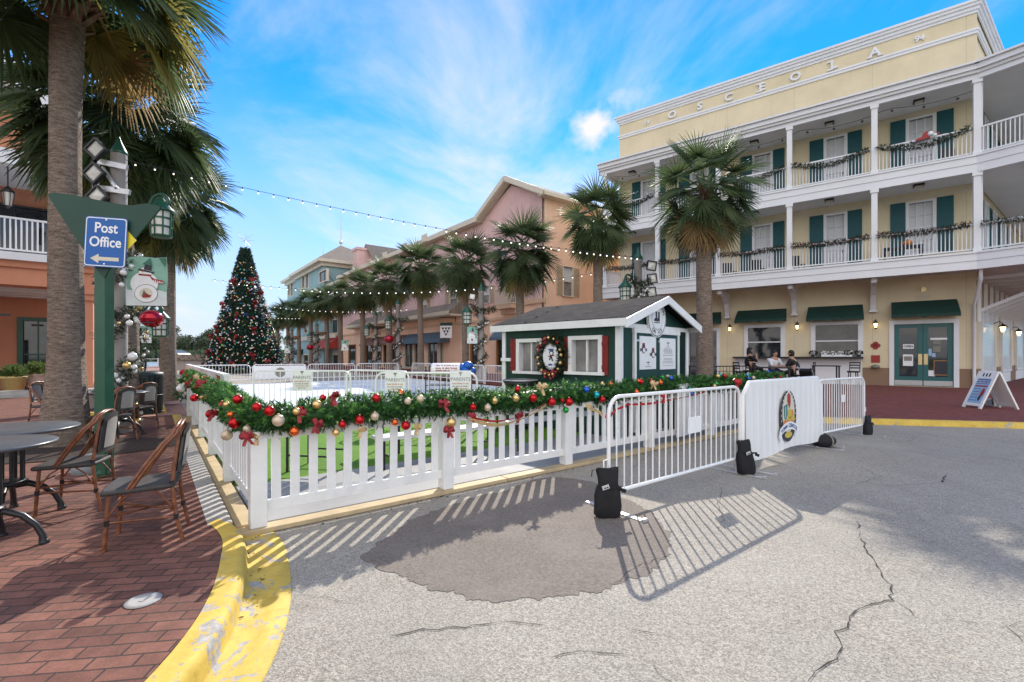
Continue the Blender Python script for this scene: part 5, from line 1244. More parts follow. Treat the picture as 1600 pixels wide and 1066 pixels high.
garland_bows(GF, [(fx(px), -0.2, fz(px, py), s, m) for px, py, s, m in ((466, 645, .10, 'bow'), (493, 662, .10, 'bow'), (520, 620, .10, 'bow'), (385, 682, .09, 'bow'), (692, 632, .11, 'bow'), (700, 672, .10, 'bow'), (735, 650, .08, 'bow'), (810, 650, .10, 'bow'), (400, 683, .08, 'bowg'), (563, 673, .08, 'bowg'), (650, 668, .09, 'bowg'), (1035, 620, .12, 'bowr'), (1150, 597, .14, 'bowr'), (845, 605, .12, 'bowg'), (1020, 600, .11, 'bowg'))], 31)
garland_bows(GS, [(-0.1, 8.9, 1.05, .2, 'bowr'), (-0.15, 3.6, 1.08, .14, 'bow'), (-0.15, 6.0, 1.05, .14, 'bow'), (-0.22, 1.2, 0.9, .1, 'bow'), (-0.1, 5.0, 1.12, .12, 'bowg')], 33)
def hanging_ribbon(px0, py0, px1, py1, drop, m, w=0.035):
    b = MB(); o = Vector(GF.location); y = -0.2; x0, x1 = fx(px0, y), fx(px1, y); z0, z1 = fz(px0, py0, y), fz(px1, py1, y); rows = []
    for i in range(17):
        t = i / 16; x = x0 + (x1 - x0) * t; z = z0 + (z1 - z0) * t - drop * math.sin(PI * t); p = rw(x, y - 0.02 * math.sin(9 * t), z) - o; rows.append([p + Vector((0, 0, -w * (0.5 + 0.3 * math.sin(7 * t)))), p + Vector((0.01, -0.015, w * 0.4))])
    b.loft(rows, 0); b.build('ribbon', M[m], GF, fix=False)
hanging_ribbon(733, 655, 852, 632, 0.14, 'bowg'); hanging_ribbon(736, 652, 850, 630, 0.115, 'bowr', 0.02); hanging_ribbon(945, 650, 978, 632, 0.01, 'bowr', 0.06); hanging_ribbon(915, 632, 940, 648, 0.0, 'bowg', 0.06); hanging_ribbon(978, 632, 1100, 612, 0.05, 'bowr', 0.03)
def end_tail():
    b = MB(); rr = random.Random(4); o = Vector(GS.location); garland_mesh(b, [rw(-0.02, 9.1, 1.0) - o, rw(-0.15, 9.25, 0.75) - o, rw(-0.13, 9.3, 0.45) - o], 0.1, 200, 0.13, 0.06, 0.014, rr, 12, 0.1); b.build('greenery', [M['fir'], M['firl']], GS, fix=False)
end_tail()
# ------------------------------------------------------------------ crowd barricades
def barricade(label, p, q, group, h=1.1, nb=20, cover=False, feet=True, name='barricade', sign=None, zb=0.0, r=0.019):
    p, q = Vector((p[0], p[1], zb)), Vector((q[0], q[1], zb)); v = q - p; L = v.length
    B = thing(name, label, 'barricade', p, math.atan2(v.y, v.x), group)
    rc = 0.16; z0, z1 = 0.19, h; f = MB(); pts = [(0.02, 0, 0.02), (0.02, 0, z1 - rc)]
    for k in range(1, 6): a = PI - k * PI / 10; pts.append((0.02 + rc + rc * math.cos(a), 0, z1 - rc + rc * math.sin(a)))
    for k in range(0, 6): a = PI / 2 - k * PI / 10; pts.append((L - 0.02 - rc + rc * math.cos(a), 0, z1 - rc + rc * math.sin(a)))
    pts.append((L - 0.02, 0, 0.02)); f.tube(pts, r, 10); f.tube([(0.02, 0, z0), (L - 0.02, 0, z0)], r, 8)
    for x in (-0.0, L): f.tube([(x, 0, z0 + 0.32), (x + (0.05 if x else -0.05), 0, z0 + 0.32), (x + (0.05 if x else -0.05), 0, z0 + 0.24)], 0.008, 6)
    f.build('frame', M['whitem'], B)
    b = MB()
    for k in range(nb):
        x = 0.02 + (L - 0.04) * (k + 1) / (nb + 1); zt = z1 if rc < x < L - rc else z1 - rc * 0.28
        b.tube([(x, 0, z0), (x, 0, zt)], 0.0085, 6)
    b.build('bars', M['whitem'], B)
    if feet:
        for x in (0.1, L - 0.1):
            t = MB(); t.box(x - 0.028, x + 0.028, -0.36, 0.36, 0.003, 0.013); t.box(x - 0.028, x + 0.028, -0.36, -0.33, 0.013, 0.03); t.tube([(x, 0, 0.01), (x, 0, z0)], 0.02, 8); t.build('foot', M['galv'], B)
    return B, L
b1p, b1q = (0.90, 4.36), (2.93, 5.92)
BA, BL = barricade('white crowd barricade nearest the camera with a blank white card on its bars', b1p, b1q, 'road barricades', nb=21)
t = MB(); t.box(1.33, 1.58, -0.026, -0.020, 0.62, 0.80); t.build('card', M['signwhite'], BA)
b2p, b2q = (2.99, 5.95), (5.04, 7.55)
BB, L2 = barricade('crowd barricade wrapped in a white vinyl cover with an oval vegetable crest', b2p, b2q, 'road barricades', nb=14)
def cover(B, L):
    n, m = 98, 16; rr = random.Random(8)
    for side in (-1, 1):
        b = MB(); rows = []
        for j in range(m + 1):
            row = []
            for i in range(n + 1):
                t = i / n; s = j / m; x = -0.03 + (L + 0.06) * t; e = min(x + 0.03, L + 0.03 - x); top = 1.135 - max(0, 0.17 - e) ** 1.0 * 0.85
                z = 0.13 + (top - 0.13) * s - 0.02 * math.sin(t * 9) * (1 - s)
                y = side * (0.028 + 0.006 * math.sin(i * 1.9) * (1 - abs(2 * s - 1)) + 0.012 * math.sin(t * 7 + s * 3) * (1 - s) + 0.0035 * math.cos(t * 14 * 2 * PI)); row.append((x, y, z))
            rows.append(row)
        b.loft(rows, 0); o = b.build('cover' , M['vinyl'], B)
    b = MB(); b.tube([(-0.03, 0, 0.14), (-0.03, 0, 0.985), (0.14, 0, 1.14), (L - 0.14, 0, 1.14), (L + 0.03, 0, 0.985), (L + 0.03, 0, 0.14)], 0.028, 8); b.build('cover_edge', M['vinyl'], B)
    c = MB(); X0 = L * 0.475; Z0 = 0.62; y = -0.052
    def el(cx, cz, rx, rz, mi, k, n=28, a0=0.0): c.extr([(X0 + cx + rx * math.cos(a0 + 2 * PI * i / n), y - 0.0022 * k, Z0 + cz + rz * math.sin(a0 + 2 * PI * i / n)) for i in range(n)], (0, 0.002, 0), mi)
    def pg(pts, mi, k): c.extr([(X0 + a, y - 0.0022 * k, Z0 + b_) for a, b_ in pts], (0, 0.002, 0), mi)
    el(0, 0, 0.275, 0.37, 0, 0, 40); el(0, 0.05, 0.205, 0.29, 1, 1, 40)
    for i in range(26):
        a = 2 * PI * i / 26
        if math.sin(a) > -0.45: el(0.238 * math.cos(a), 0.02 + 0.325 * math.sin(a), 0.009, 0.011, 2, 1, 6)
    pg([(-0.03, 0.36), (0.03, 0.375), (0.05, 0.30), (-0.05, 0.30)], 2, 2)
    pg([(-0.05, 0.31), (0.0, 0.345), (0.055, 0.30), (0.062, 0.2), (0.03, 0.11), (0.0, 0.14), (-0.05, 0.22)], 3, 3)
    pg([(-0.17, 0.15), (-0.04, 0.18), (-0.045, 0.02), (-0.075, -0.04), (-0.135, -0.04), (-0.16, 0.02)], 4, 2); pg([(-0.13, 0.14), (-0.10, 0.145), (-0.095, -0.02), (-0.12, -0.02)], 7, 3)
    el(0.03, 0.03, 0.065, 0.075, 5, 3); el(0.03, -0.05, 0.08, 0.04, 5, 3); el(0.12, 0.0, 0.045, 0.09, 6, 2); el(0.15, -0.04, 0.05, 0.06, 5, 3); el(-0.12, -0.10, 0.075, 0.055, 6, 3); el(-0.03, -0.10, 0.06, 0.045, 6, 4); el(0.1, -0.1, 0.06, 0.04, 6, 4)
    # ribbon scroll
    up, lo = [], []
    for i in range(15):
        t = -1 + 2 * i / 14; x = 0.30 * t; zc = -0.135 - 0.085 * t * t; up.append((x, zc + 0.055)); lo.append((x, zc - 0.055))
    pg(up + lo[::-1], 8, 5); pg([(-0.30, -0.17), (-0.26, -0.2), (-0.22, -0.33), (-0.30, -0.36), (-0.28, -0.30), (-0.34, -0.28)], 8, 4); pg([(0.30, -0.17), (0.26, -0.2), (0.22, -0.30), (0.32, -0.31), (0.29, -0.27), (0.34, -0.25)], 8, 4)
    el(0, -0.27, 0.12, 0.045, 5, 1)
    txt = 'TOWN CENTER'
    for i, ch in enumerate(txt):
        t = (i - (len(txt) - 1) / 2) / 5.6; a = -0.57 * t
        T = Matrix.Translation((X0 + 0.27 * t, y - 0.0145, Z0 - 0.135 - 0.085 * t * t)) @ Matrix.Rotation(PI / 2, 4, 'X') @ Matrix.Rotation(a, 4, 'Z'); c.text(ch, 0.075, 9, T, 0.0008, 0.001)
    c.build('crest', [M['ink_dark'], M['ink_cream'], M['signwhite'], M['ink_red'], M['ink_green'], M['ink_yellow'], M['ink_orange'], M['ink_paleblue'], M['signwhite'], M['ink_blue']], B)
cover(BB, L2)
BC, L3 = barricade('white crowd barricade farthest along the road by the yellow kerb', (5.06, 7.66), (6.66, 8.72), 'road barricades', nb=20, h=1.08)
t = MB(); t.box(0.86, 1.0, -0.026, -0.02, 0.67, 0.80); t.build('card', M['signwhite'], BC)
def bars_inside(items, grp, h, zb):
    for lab, p, q, nb in items: barricade(lab, p, q, grp, h, nb, feet=False, zb=zb, r=0.022)
bars_inside([('white barricade inside the rink fence, its left end behind the garland corner', xy(gp(395, 660)), xy(gp(549, 662)), 17), ('white barricade inside the rink beside the black wire rack', xy(gp(541, 655)), xy(gp(640, 664)), 13), ('white barricade holding two printed notices in front of the wire rack', (-2.72, 9.15), (-0.66, 8.95), 16)], 'barricades on the rink turf', 1.1, 0.05)
far = []
for k in range(4):
    a, b_ = rw(0.6 + 2.62 * k, 21.8), rw(3.15 + 2.62 * k, 21.8); far.append((xy(a), xy(b_)))
for k in range(5):
    a, b_ = rw(11.8, 21.6 - 2.62 * k), rw(11.8, 19.05 - 2.62 * k); far.append((xy(a), xy(b_)))
fl_ = ['at the far left corner of the ice', 'second along the far edge of the ice', 'third along the far edge of the ice', 'at the far right corner of the ice', 'first down the right edge of the ice', 'second down the right edge of the ice', 'third down the right edge of the ice', 'fourth down the right edge, near the shed', 'last on the right edge, beside the shed']
for k, (p, q) in enumerate(far):
    BR, LL = barricade('white crowd barricade ' + fl_[k], p, q, 'barricades around the ice', 0.92, 18, feet=False, zb=0.09, r=0.022)
    if k in (1,):
        t = MB(); t.box(0.05, LL - 0.05, -0.03, -0.022, 0.2, 0.86); t.extr([(LL / 2 + 0.25 * math.cos(2 * PI * i / 20), -0.034, 0.52 + 0.25 * math.sin(2 * PI * i / 20)) for i in range(20)], (0, 0.003, 0), 1); t.build('cover', [M['vinyl'], M['ink_grey']], BR)
def dasher():
    p, q = rw(0.55, 7.2), rw(0.55, 21.6); v = p - q; B = thing('rink_board', 'low white rink board wall along the left edge of the ice with a red label', 'rink boards', (q.x, q.y, 0.0), math.atan2(v.y, v.x))
    L = v.length; b = MB()
    for k in range(6): b.box(L * k / 6 + 0.01, L * (k + 1) / 6 - 0.01, -0.05, 0.05, 0.05, 1.04)
    b.box(0, L, -0.07, 0.07, 1.04, 1.09); b.build('boards', M['vinyl'], B)
    b = MB(); x = L - 1.5; b.box(x, x + 0.75, -0.062, -0.051, 0.89, 1.02); b.build('label', M['ink_red'], B)
    b = MB(); b.box(x + 0.04, x + 0.28, -0.066, -0.0625, 0.91, 1.0); b.build('label_print', M['signwhite'], B)
    return B
dasher()
def notice(label, parent_xy, rot, z, w=0.42, h=0.46):
    t = thing('notice_sign', label, 'sign', (*parent_xy, z), rot, 'printed notices hung on the rink barricades'); b = MB()
    b.box(-w / 2, w / 2, -0.006, 0.0, 0, h, 0); b.text('PARENTS', 0.095, 1, onwall(0, -0.008, h * 0.63), 0.001)
    for i, zz in enumerate((0.45, 0.34, 0.24, 0.14)): scribble(b, 0, h * zz, w * (0.8, 0.74, 0.6, 0.4)[i], 0.028, -0.0075, (2, 1, 2, 1)[i], i)
    b.box(-0.01, 0.01, -0.0078, -0.0061, h * 0.78, h * 0.88, 1); b.extr([(0.04 * math.cos(2 * PI * k / 10), -0.0078, h * 0.9 + 0.02 * math.sin(2 * PI * k / 10)) for k in range(10)], (0, 0.0015, 0), 1)
    b.build('board', [M['signwhite'], M['ink_grey'], M['ink_orange']], t)
notice('white notice on the left half of the barricade by the rack', (-2.3, 9.09), -0.1, 0.72); notice('white notice on the right end of the barricade by the rack', (-1.0, 8.97), -0.1, 0.74)
notice('white notice on the barricade standing furthest left on the turf', xy(gp(473, 662) + Vector((0, -0.03, 0))), 0.0, 0.72)
def rack():
    t = thing('wire_rack', 'black wire shelving rack behind the rink barricades', 'rack', (-1.85, 9.9, 0.05)); b = MB()
    w, d = 0.95, 0.4
    for x in (0, w):
        for y in (0, d): b.tube([(x, y, 0), (x, y, 1.2)], 0.014, 6)
    for z in (0.1, 0.25, 0.4, 0.55, 0.68, 0.8, 0.92, 1.05):
        for y in (0, d): b.tube([(0, y, z), (w, y, z)], 0.008, 5)
        for k in range(5): b.tube([(w * k / 4, 0, z), (w * k / 4, d, z)], 0.006, 4)
    for k in range(1, 8): b.tube([(w * k / 8, d, 0.1), (w * k / 8, d, 0.9)], 0.006, 4)
    b.build('shelving', M['bmetal'], t)
    u = thing('banner_roll', 'white rolled banner with red print lying on the wire rack', 'banner', (-1.75, 10.08, 1.19)); b = MB(); b.M = Matrix.Rotation(PI / 2, 4, 'Y')
    b.lathe([(0.12, 0), (0.135, 0.02), (0.135, 0.6), (0.12, 0.62)], 16); b.build('roll', M['signwhite'], u)
    b = MB()
    for k in range(4):
        a = PI + 0.35 - 0.35 * k; scribble(b, 0.33, 0.0 + 0.08 - 0.05 * k, 0.45, 0.04, -math.sqrt(max(0.0001, 0.1365 ** 2 - (0.08 - 0.05 * k) ** 2)) - 0.002, 0, k + 60)
    b.build('print', M['ink_red'], u)
    u = thing('helmet_pile', 'blue helmets piled on the right end of the wire rack', 'helmets', (-1.02, 10.08, 1.06)); b = MB()
    for x, y, z, r in ((0, 0, 0.1, 0.12), (0.13, 0.03, 0.09, 0.11), (0.06, 0.0, 0.21, 0.12), (-0.08, 0.02, 0.18, 0.1)): b.sphere((x, y, z), r, 12, 8, 0, 0.8)
    b.build('helmets', M['royal'], u)
rack()
def framed_stand():
    p = gp(726, 596.0); p = Vector(((726 - 800) / F * 10.6, 10.6, 0)); t = thing('notice_stand', 'small framed white notice on a slim black stand near the rink barricades', 'sign stand', (p.x, p.y, 0.05)); b = MB(); b.tube([(0, 0, 0), (0, 0, 0.98)], 0.015, 6); b.lathe([(0.16, 0), (0.16, 0.02), (0.03, 0.04)], 12); b.box(-0.10, 0.10, -0.02, 0.015, 0.96, 1.25); b.build('stand', M['bmetal'], t)
    b = MB(); b.box(-0.08, 0.08, -0.026, -0.0205, 0.98, 1.23, 0); scribble(b, 0, 1.14, 0.1, 0.03, -0.028, 1, 4); scribble(b, 0, 1.08, 0.11, 0.02, -0.028, 1, 6); b.build('sheet', [M['signwhite'], M['ink_grey']], t)
framed_stand()
# ------------------------------------------------------------------ sandbags on the barricade feet
def sandbag(label, loc, rot, lean=0.0, flatbag=False, tagm=True, s=1.0):
    t = thing('sandbag', label, 'sandbag', loc, rot, 'black sandbags weighing down the barricades'); b = MB(); rr = random.Random(int(loc[0] * 100)); rows = []; n = 24
    if not flatbag:
        prof = [(0.0, .14, .075), (0.02, .158, .088), (0.12, .162, .092), (0.25, .155, .085), (0.34, .138, .07), (0.365, .128, .06), (0.38, .118, .056), (0.42, .118, .05), (0.48, .124, .042), (0.53, .132, .03), (0.56, .137, .02)]
        for z, a, d in prof:
            row = []
            for i in range(n + 1):
                th = 2 * PI * (i % n) / n; c_, s_ = math.cos(th), math.sin(th); q = 1.0 + 0.035 * math.sin(3 * th + z * 20) + (0.03 * math.sin(7 * th + 9 * z))
                ex = 0.7; x = a * (abs(c_) ** ex) * (1 if c_ > 0 else -1) * q; y = d * (abs(s_) ** ex) * (1 if s_ > 0 else -1) * q
                groove = 1 - 0.3 * math.exp(-(x / 0.02) ** 2) * (1 if z < 0.34 else 0); row.append((x + lean * z, y * groove, z + 0.02 * math.sin(2 * th) * (1 if z > 0.5 else 0)))
            rows.append(row)
        b.loft(rows, 0); b.face([r for r in rows[-1][:-1]]); b.build('bag', M['black'], t)
        st = MB(); pts = [(-0.11, 0.0, 0.53), (-0.15, -0.02, 0.57), (-0.2, -0.05, 0.55), (-0.21, -0.06, 0.48)]; st.loft([[Vector(p) + Vector((0, -0.02, 0)), Vector(p) + Vector((0, 0.02, 0.005))] for p in pts], 0)
        st.beam((-0.165, -0.02, 0.36), (0.165, -0.02, 0.335), 0.2, 0.022) if False else None
        st.loft([[(a, -0.094 + abs(a) * 0.12, 0.352 - a * 0.08), (a, -0.094 + abs(a) * 0.12, 0.382 - a * 0.08)] for a in (-0.14, -0.07, 0, 0.07, 0.14)], 0); st.beam((0.13, -0.05, 0.33), (0.205, -0.05, 0.30), 0.012, 0.045); st.build('strap', M['black'], t)
        if tagm:
            st = MB(); st.M = Matrix.Translation((-0.05, -0.092, 0.367)) @ Matrix.Rotation(-0.3, 4, 'Y'); st.box(-0.042, 0.042, -0.006, 0, -0.025, 0.025, 0); st.box(-0.02, 0.0, -0.009, -0.0062, -0.015, 0.0, 1); st.box(0.008, 0.03, -0.009, -0.0062, -0.015, 0.0, 1); st.build('buckle', [M['galv'], M['ink_dark']], t)
    else:
        b.M = Matrix.Diagonal((1.25, 0.85, 0.62, 1)); b.sphere((0, 0, 0.15), 0.17, 18, 12); b.M = None
        b.build('bag', M['black'], t); st = MB(); st.tube([(0.06 + 0.02 * math.cos(a), 0.15 * math.cos(a), 0.095 + 0.108 * math.sin(a)) for a in [2 * PI * k / 20 for k in range(21)]], 0.012, 6); st.build('strap', M['ink_grey'], t)
    t.scale = (s, s, s)
    return t
sandbag('tall black sandbag with a grey buckle at the left end of the nearest barricade', (0.885, 4.27, 0.012), 0.08, s=0.78)
sandbag('black sandbag slumped on the foot between the nearest barricade and the banner', (2.95, 5.80, 0.012), 0.25, -0.12, s=0.74)
sandbag('flattened black sandbag lying at the right foot of the banner barricade', (5.07, 7.52, 0.012), 0.2, 0, True)
sandbag('black sandbag split in two lobes at the end of the farthest barricade', (6.66, 8.64, 0.012), 0.4, 0.04, tagm=False, s=0.62)
# ------------------------------------------------------------------ cafe tables and chairs
def make_chair(label, loc, rot, group):
    """bistro chair; sits facing +x (front of the seat at +x)"""
    t = thing('bistro_chair', label, 'chair', loc, rot, group); S = 0.455; r = 0.0135
    b = MB(); n = 9; rows = []
    for i in range(n):
        u = -1 + 2 * i / (n - 1); row = []
        for j in range(n):
            v = -1 + 2 * j / (n - 1); x = 0.21 * u; y = (0.205 + 0.02 * u) * v; x *= 1 - 0.05 * v * v; row.append((x, y, S - 0.012 * (1 - u * u) * (1 - v * v)))
        rows.append(row)
    b.loft(rows, 0); rows2 = [[(x, y, z - 0.035) for x, y, z in row] for row in rows]; b.loft(rows2, 0)
    edge = [rows[0][j] for j in range(n)] + [rows[i][-1] for i in range(1, n)] + [rows[-1][j] for j in range(n - 2, -1, -1)] + [rows[i][0] for i in range(n - 2, 0, -1)]
    b.tube([Vector(p) + Vector((0, 0, -0.02)) for p in edge], 0.021, 8, closed=True); b.build('seat', M['weave'], t)
    # slanting arch from the seat sides up over the back
    for off in (0.0, 0.024):
        a = MB(); pts = [(0.05 + off, 0.215, S - 0.03), (-0.06 + off, 0.214, S + 0.15), (-0.17 + off, 0.207, S + 0.31)]
        for k in range(0, 11): th = PI * k / 10; pts.append((-0.235 - 0.03 * math.sin(th) + off, 0.19 * math.cos(th), S + 0.38 + 0.085 * math.sin(th)))
        pts += [(-0.17 + off, -0.207, S + 0.31), (-0.06 + off, -0.214, S + 0.15), (0.05 + off, -0.215, S - 0.03)]
        a.tube(pts, r, 8); a.build('arch', M['rattan'], t)
    for s in (1, -1):
        a = MB(); a.tube([(-0.275, s * 0.19, 0.0), (-0.235, s * 0.19, 0.2), (-0.205, s * 0.18, S), (-0.235, s * 0.165, S + 0.25), (-0.255, s * 0.14, S + 0.43)], r * 1.05, 8); a.tube([(-0.205, s * 0.18, S + 0.02), (-0.205, s * 0.18, S - 0.03)], r * 1.35, 8, 1); a.tube([(-0.233, s * 0.19, 0.17), (-0.236, s * 0.19, 0.21)], r * 1.35, 8, 1); a.build('leg', [M['rattan'], M['bmetal']], t)
        a = MB(); a.tube([(0.20, s * 0.2, 0.0), (0.185, s * 0.2, 0.22), (0.175, s * 0.19, S - 0.03)], r * 1.1, 8); a.tube([(0.184, s * 0.2, 0.19), (0.186, s * 0.2, 0.23)], r * 1.4, 8, 1); a.build('leg', [M['rattan'], M['bmetal']], t)
    a = MB()
    for s in (1, -1):
        a.tube([(0.185, s * 0.2, 0.21), (-0.235, s * 0.19, 0.19)], 0.009, 6); a.tube([(0.18, s * 0.2, 0.25), (0.1, s * 0.2, 0.37), (0.02, s * 0.2, S - 0.03)], 0.007, 6); a.tube([(-0.23, s * 0.19, 0.24), (-0.15, s * 0.19, 0.36), (-0.08, s * 0.2, S - 0.03)], 0.007, 6)
    a.tube([(0.185, 0.2, 0.25), (-0.025, 0, 0.235), (-0.235, -0.19, 0.25)], 0.009, 6); a.tube([(0.185, -0.2, 0.25), (-0.025, 0, 0.25), (-0.235, 0.19, 0.25)], 0.009, 6); a.tube([(0.184, 0.19, 0.3), (0.183, -0.19, 0.3)], 0.007, 6)
    a.build('stretcher', M['rattan'], t)
    p = MB(); q = MB()
    def back(u, v, o): # u across, v up
        return (-0.222 - 0.045 * v - 0.03 * (1 - u * u) + o, u * 0.165 * (1 - 0.25 * max(0, v - 0.6)), S + 0.07 + 0.385 * v - 0.06 * u * u * (1 if v > 0.8 else 0))
    p.loft([[back(-1 + 2 * i / 8, j / 8, 0.0) for i in range(9)] for j in range(9)], 0); p.loft([[back(-1 + 2 * i / 8, j / 8, -0.012) for i in range(9)] for j in range(9)], 0); o = p.build('backrest', M['weave'], t)
    q.loft([[back(-0.66 + 1.32 * i / 8, 0.12 + 0.74 * j / 8, 0.006) for i in range(9)] for j in range(9)], 0); q.loft([[back(-0.66 + 1.32 * i / 8, 0.12 + 0.74 * j / 8, -0.018) for i in range(9)] for j in range(9)], 0); q.build('inset', M['weavel'], o)
    a = MB(); a.tube([(-0.225, 0.165, S + 0.08), (-0.255, 0.0, S + 0.07), (-0.225, -0.165, S + 0.08)], 0.009, 6); a.build('rail', M['rattan'], t)
    return t
CHS = 0.94
GC = 'rattan bistro chairs on the brick sidewalk'
ch0 = make_chair('rattan bistro chair nearest the picket fence corner, its back to the fence', (-2.76, 3.46, 0.131), PI + 0.5, GC)
for lab, loc, rot in (('rattan bistro chair drawn up to the near table, in front of the green sign post', (-3.93, 4.15, 0.131), PI + 0.36), ('rattan bistro chair standing just behind the green sign post', (-6.32, 7.3, 0.131), PI - 0.1),
                      ('rattan bistro chair by the trash can, behind another chair', (-6.85, 8.45, 0.131), PI - 0.15), ('rattan bistro chair beyond the near palm, facing right', (-8.75, 8.75, 0.131), 0.1)):
    dup(ch0, loc, rot, lab, scale=CHS)
ch0.scale = (CHS,) * 3
def make_table(label, loc, r, rot=0.3):
    t = thing('cafe_table', label, 'table', loc, rot, 'round black cafe tables'); b = MB()
    b.lathe([(0.02, 0.725), (r - 0.012, 0.725), (r, 0.735), (r, 0.745), (r - 0.01, 0.752), (0.001, 0.752)], 56, cap=False); b.build('table_top', M['ttop'], t)
    b = MB(); b.lathe([(0.12, 0.70), (0.13, 0.725)], 20); b.lathe([(0.12, 0.27), (0.13, 0.285), (0.13, 0.30), (0.08, 0.31)], 20)
    for k in range(8): a = 2 * PI * k / 8; b.tube([(0.10 * math.cos(a), 0.10 * math.sin(a), 0.29), (0.10 * math.cos(a), 0.10 * math.sin(a), 0.71)], 0.013, 8)
    b.build('pedestal', M['bmetal'], t)
    for k in range(4):
        a = 2 * PI * k / 4 + 0.4; b = MB(); c, s = math.cos(a), math.sin(a); pr = [(0.05, 0.26), (0.13, 0.265), (0.22, 0.22), (0.29, 0.14), (0.325, 0.06), (0.33, 0.02)]
        b.tube([(x * c, x * s, z) for x, z in pr], [0.026, 0.026, 0.023, 0.021, 0.022, 0.027], 8); b.lathe([(0.03, 0), (0.033, 0.015), (0.02, 0.03)], 10, (0.335 * c, 0.335 * s, 0)); b.build('leg', M['bmetal'], t)
    return t
make_table('round black cafe table at the left edge, nearest the camera', (-3.70, 3.2, 0.131), 0.40, 0.1)
make_table('round black cafe table just behind the nearest one, in front of the palm', (-4.27, 3.9, 0.131), 0.46)
make_table('round black cafe table between the palm trunk and the green post', (-6.62, 7.75, 0.131), 0.42)
b = MB(); b.sphere((0, 0, 0.0), 0.2, 24, 16, 0, 0.85); o = b.build('garden_light', M['rock'], None, loc=(-4.95, 5.45, 0.17)); tag(o, 'smooth grey dome sitting at the edge of the planting bed by the chairs', 'garden light')
p = gp(224, 939, 0.131); b = MB(); b.lathe([(0.0, 0.0), (0.085, 0.0), (0.085, 0.004), (0.06, 0.0055), (0.0, 0.006)], 28, cap=False); b.box(-0.012, 0.012, -0.02, 0.02, 0.006, 0.009); o = b.build('ground_cap', M['concrete'], None, loc=(p.x, p.y, 0.132)); tag(o, 'small round grey utility cap set into the brick paving', 'utility cap')
# ------------------------------------------------------------------ planters, trash can
def planter(label, loc, r, h, m, prof, seed):
    t = thing('planter', label, 'planter', loc, 0, 'potted shrubs by the arcade steps'); b = MB(); b.lathe([(r * a, h * z) for a, z in prof], 24); b.build('pot', M[m], t)
    rr = random.Random(seed); b = MB()
    for i in range(420):
        a = rr.uniform(0, 2 * PI); e = rr.uniform(-0.1, 1.4); d = Vector((math.cos(a) * math.cos(e), math.sin(a) * math.cos(e), math.sin(e))); c = Vector((0, 0, h)) + d * r * rr.uniform(0.4, 1.25); s = rr.uniform(0.05, 0.1); u = (d + Vector((rr.uniform(-.6, .6), rr.uniform(-.6, .6), rr.uniform(-.3, .6)))).normalized(); w = u.orthogonal().normalized() * s * 0.35
        b.face([c - u * s, c + w, c + u * s, c - w])
    b.build('shrub', M['shrub'], t, fix=False)
pr1 = [(0.72, 0), (0.78, 0.02), (0.95, 0.85), (1.08, 0.87), (1.08, 1.0), (0.95, 1.0), (0.9, 0.9), (0.01, 0.88)]; pr2 = [(0.55, 0), (0.6, 0.04), (0.95, 0.4), (1.0, 0.6), (0.85, 0.82), (0.95, 0.9), (0.95, 1.0), (0.85, 1.0), (0.8, 0.9), (0.01, 0.88)]
planter('yellow tapered pot with a leafy shrub at the arcade steps', (*xy(gp(21, 613, 0.2)), 0.2), 0.33, 0.56, 'terra', pr1, 1)
planter('pale rounded pot with a low clipped shrub beside the yellow pot', (*xy(gp(57, 608, 0.25)), 0.25), 0.36, 0.56, 'potpink', pr2, 2)
def trash():
    p = gp(222, 650, 0.13); t = thing('trash_can', 'dark slatted round trash can beside the bistro chairs', 'trash can', (p.x - 0.1, p.y + 0.2, 0.131)); b = MB()
    b.lathe([(0.3, 0.03), (0.31, 0.8), (0.33, 0.86)], 20)
    for k in range(24): a = 2 * PI * k / 24; b.beam((0.325 * math.cos(a), 0.325 * math.sin(a), 0.05), (0.345 * math.cos(a), 0.345 * math.sin(a), 0.9), 0.03, 0.012, 0, (math.cos(a), math.sin(a), 0))
    for z in (0.06, 0.45, 0.9): b.lathe([(0.335, z - 0.02), (0.355, z - 0.01), (0.355, z + 0.01), (0.335, z + 0.02)], 24, cap=False)
    b.build('basket', M['trash'], t); b = MB(); b.lathe([(0.36, 0.92), (0.35, 0.97), (0.2, 1.0), (0.15, 0.96)], 24, cap=False); b.build('lid', M['trash'], t)
    b = MB(); b.tube([(0.0, 0, 0.95), (0.03, 0, 1.25)], 0.02, 6); b.build('stake', M['bmetal'], t)
trash()
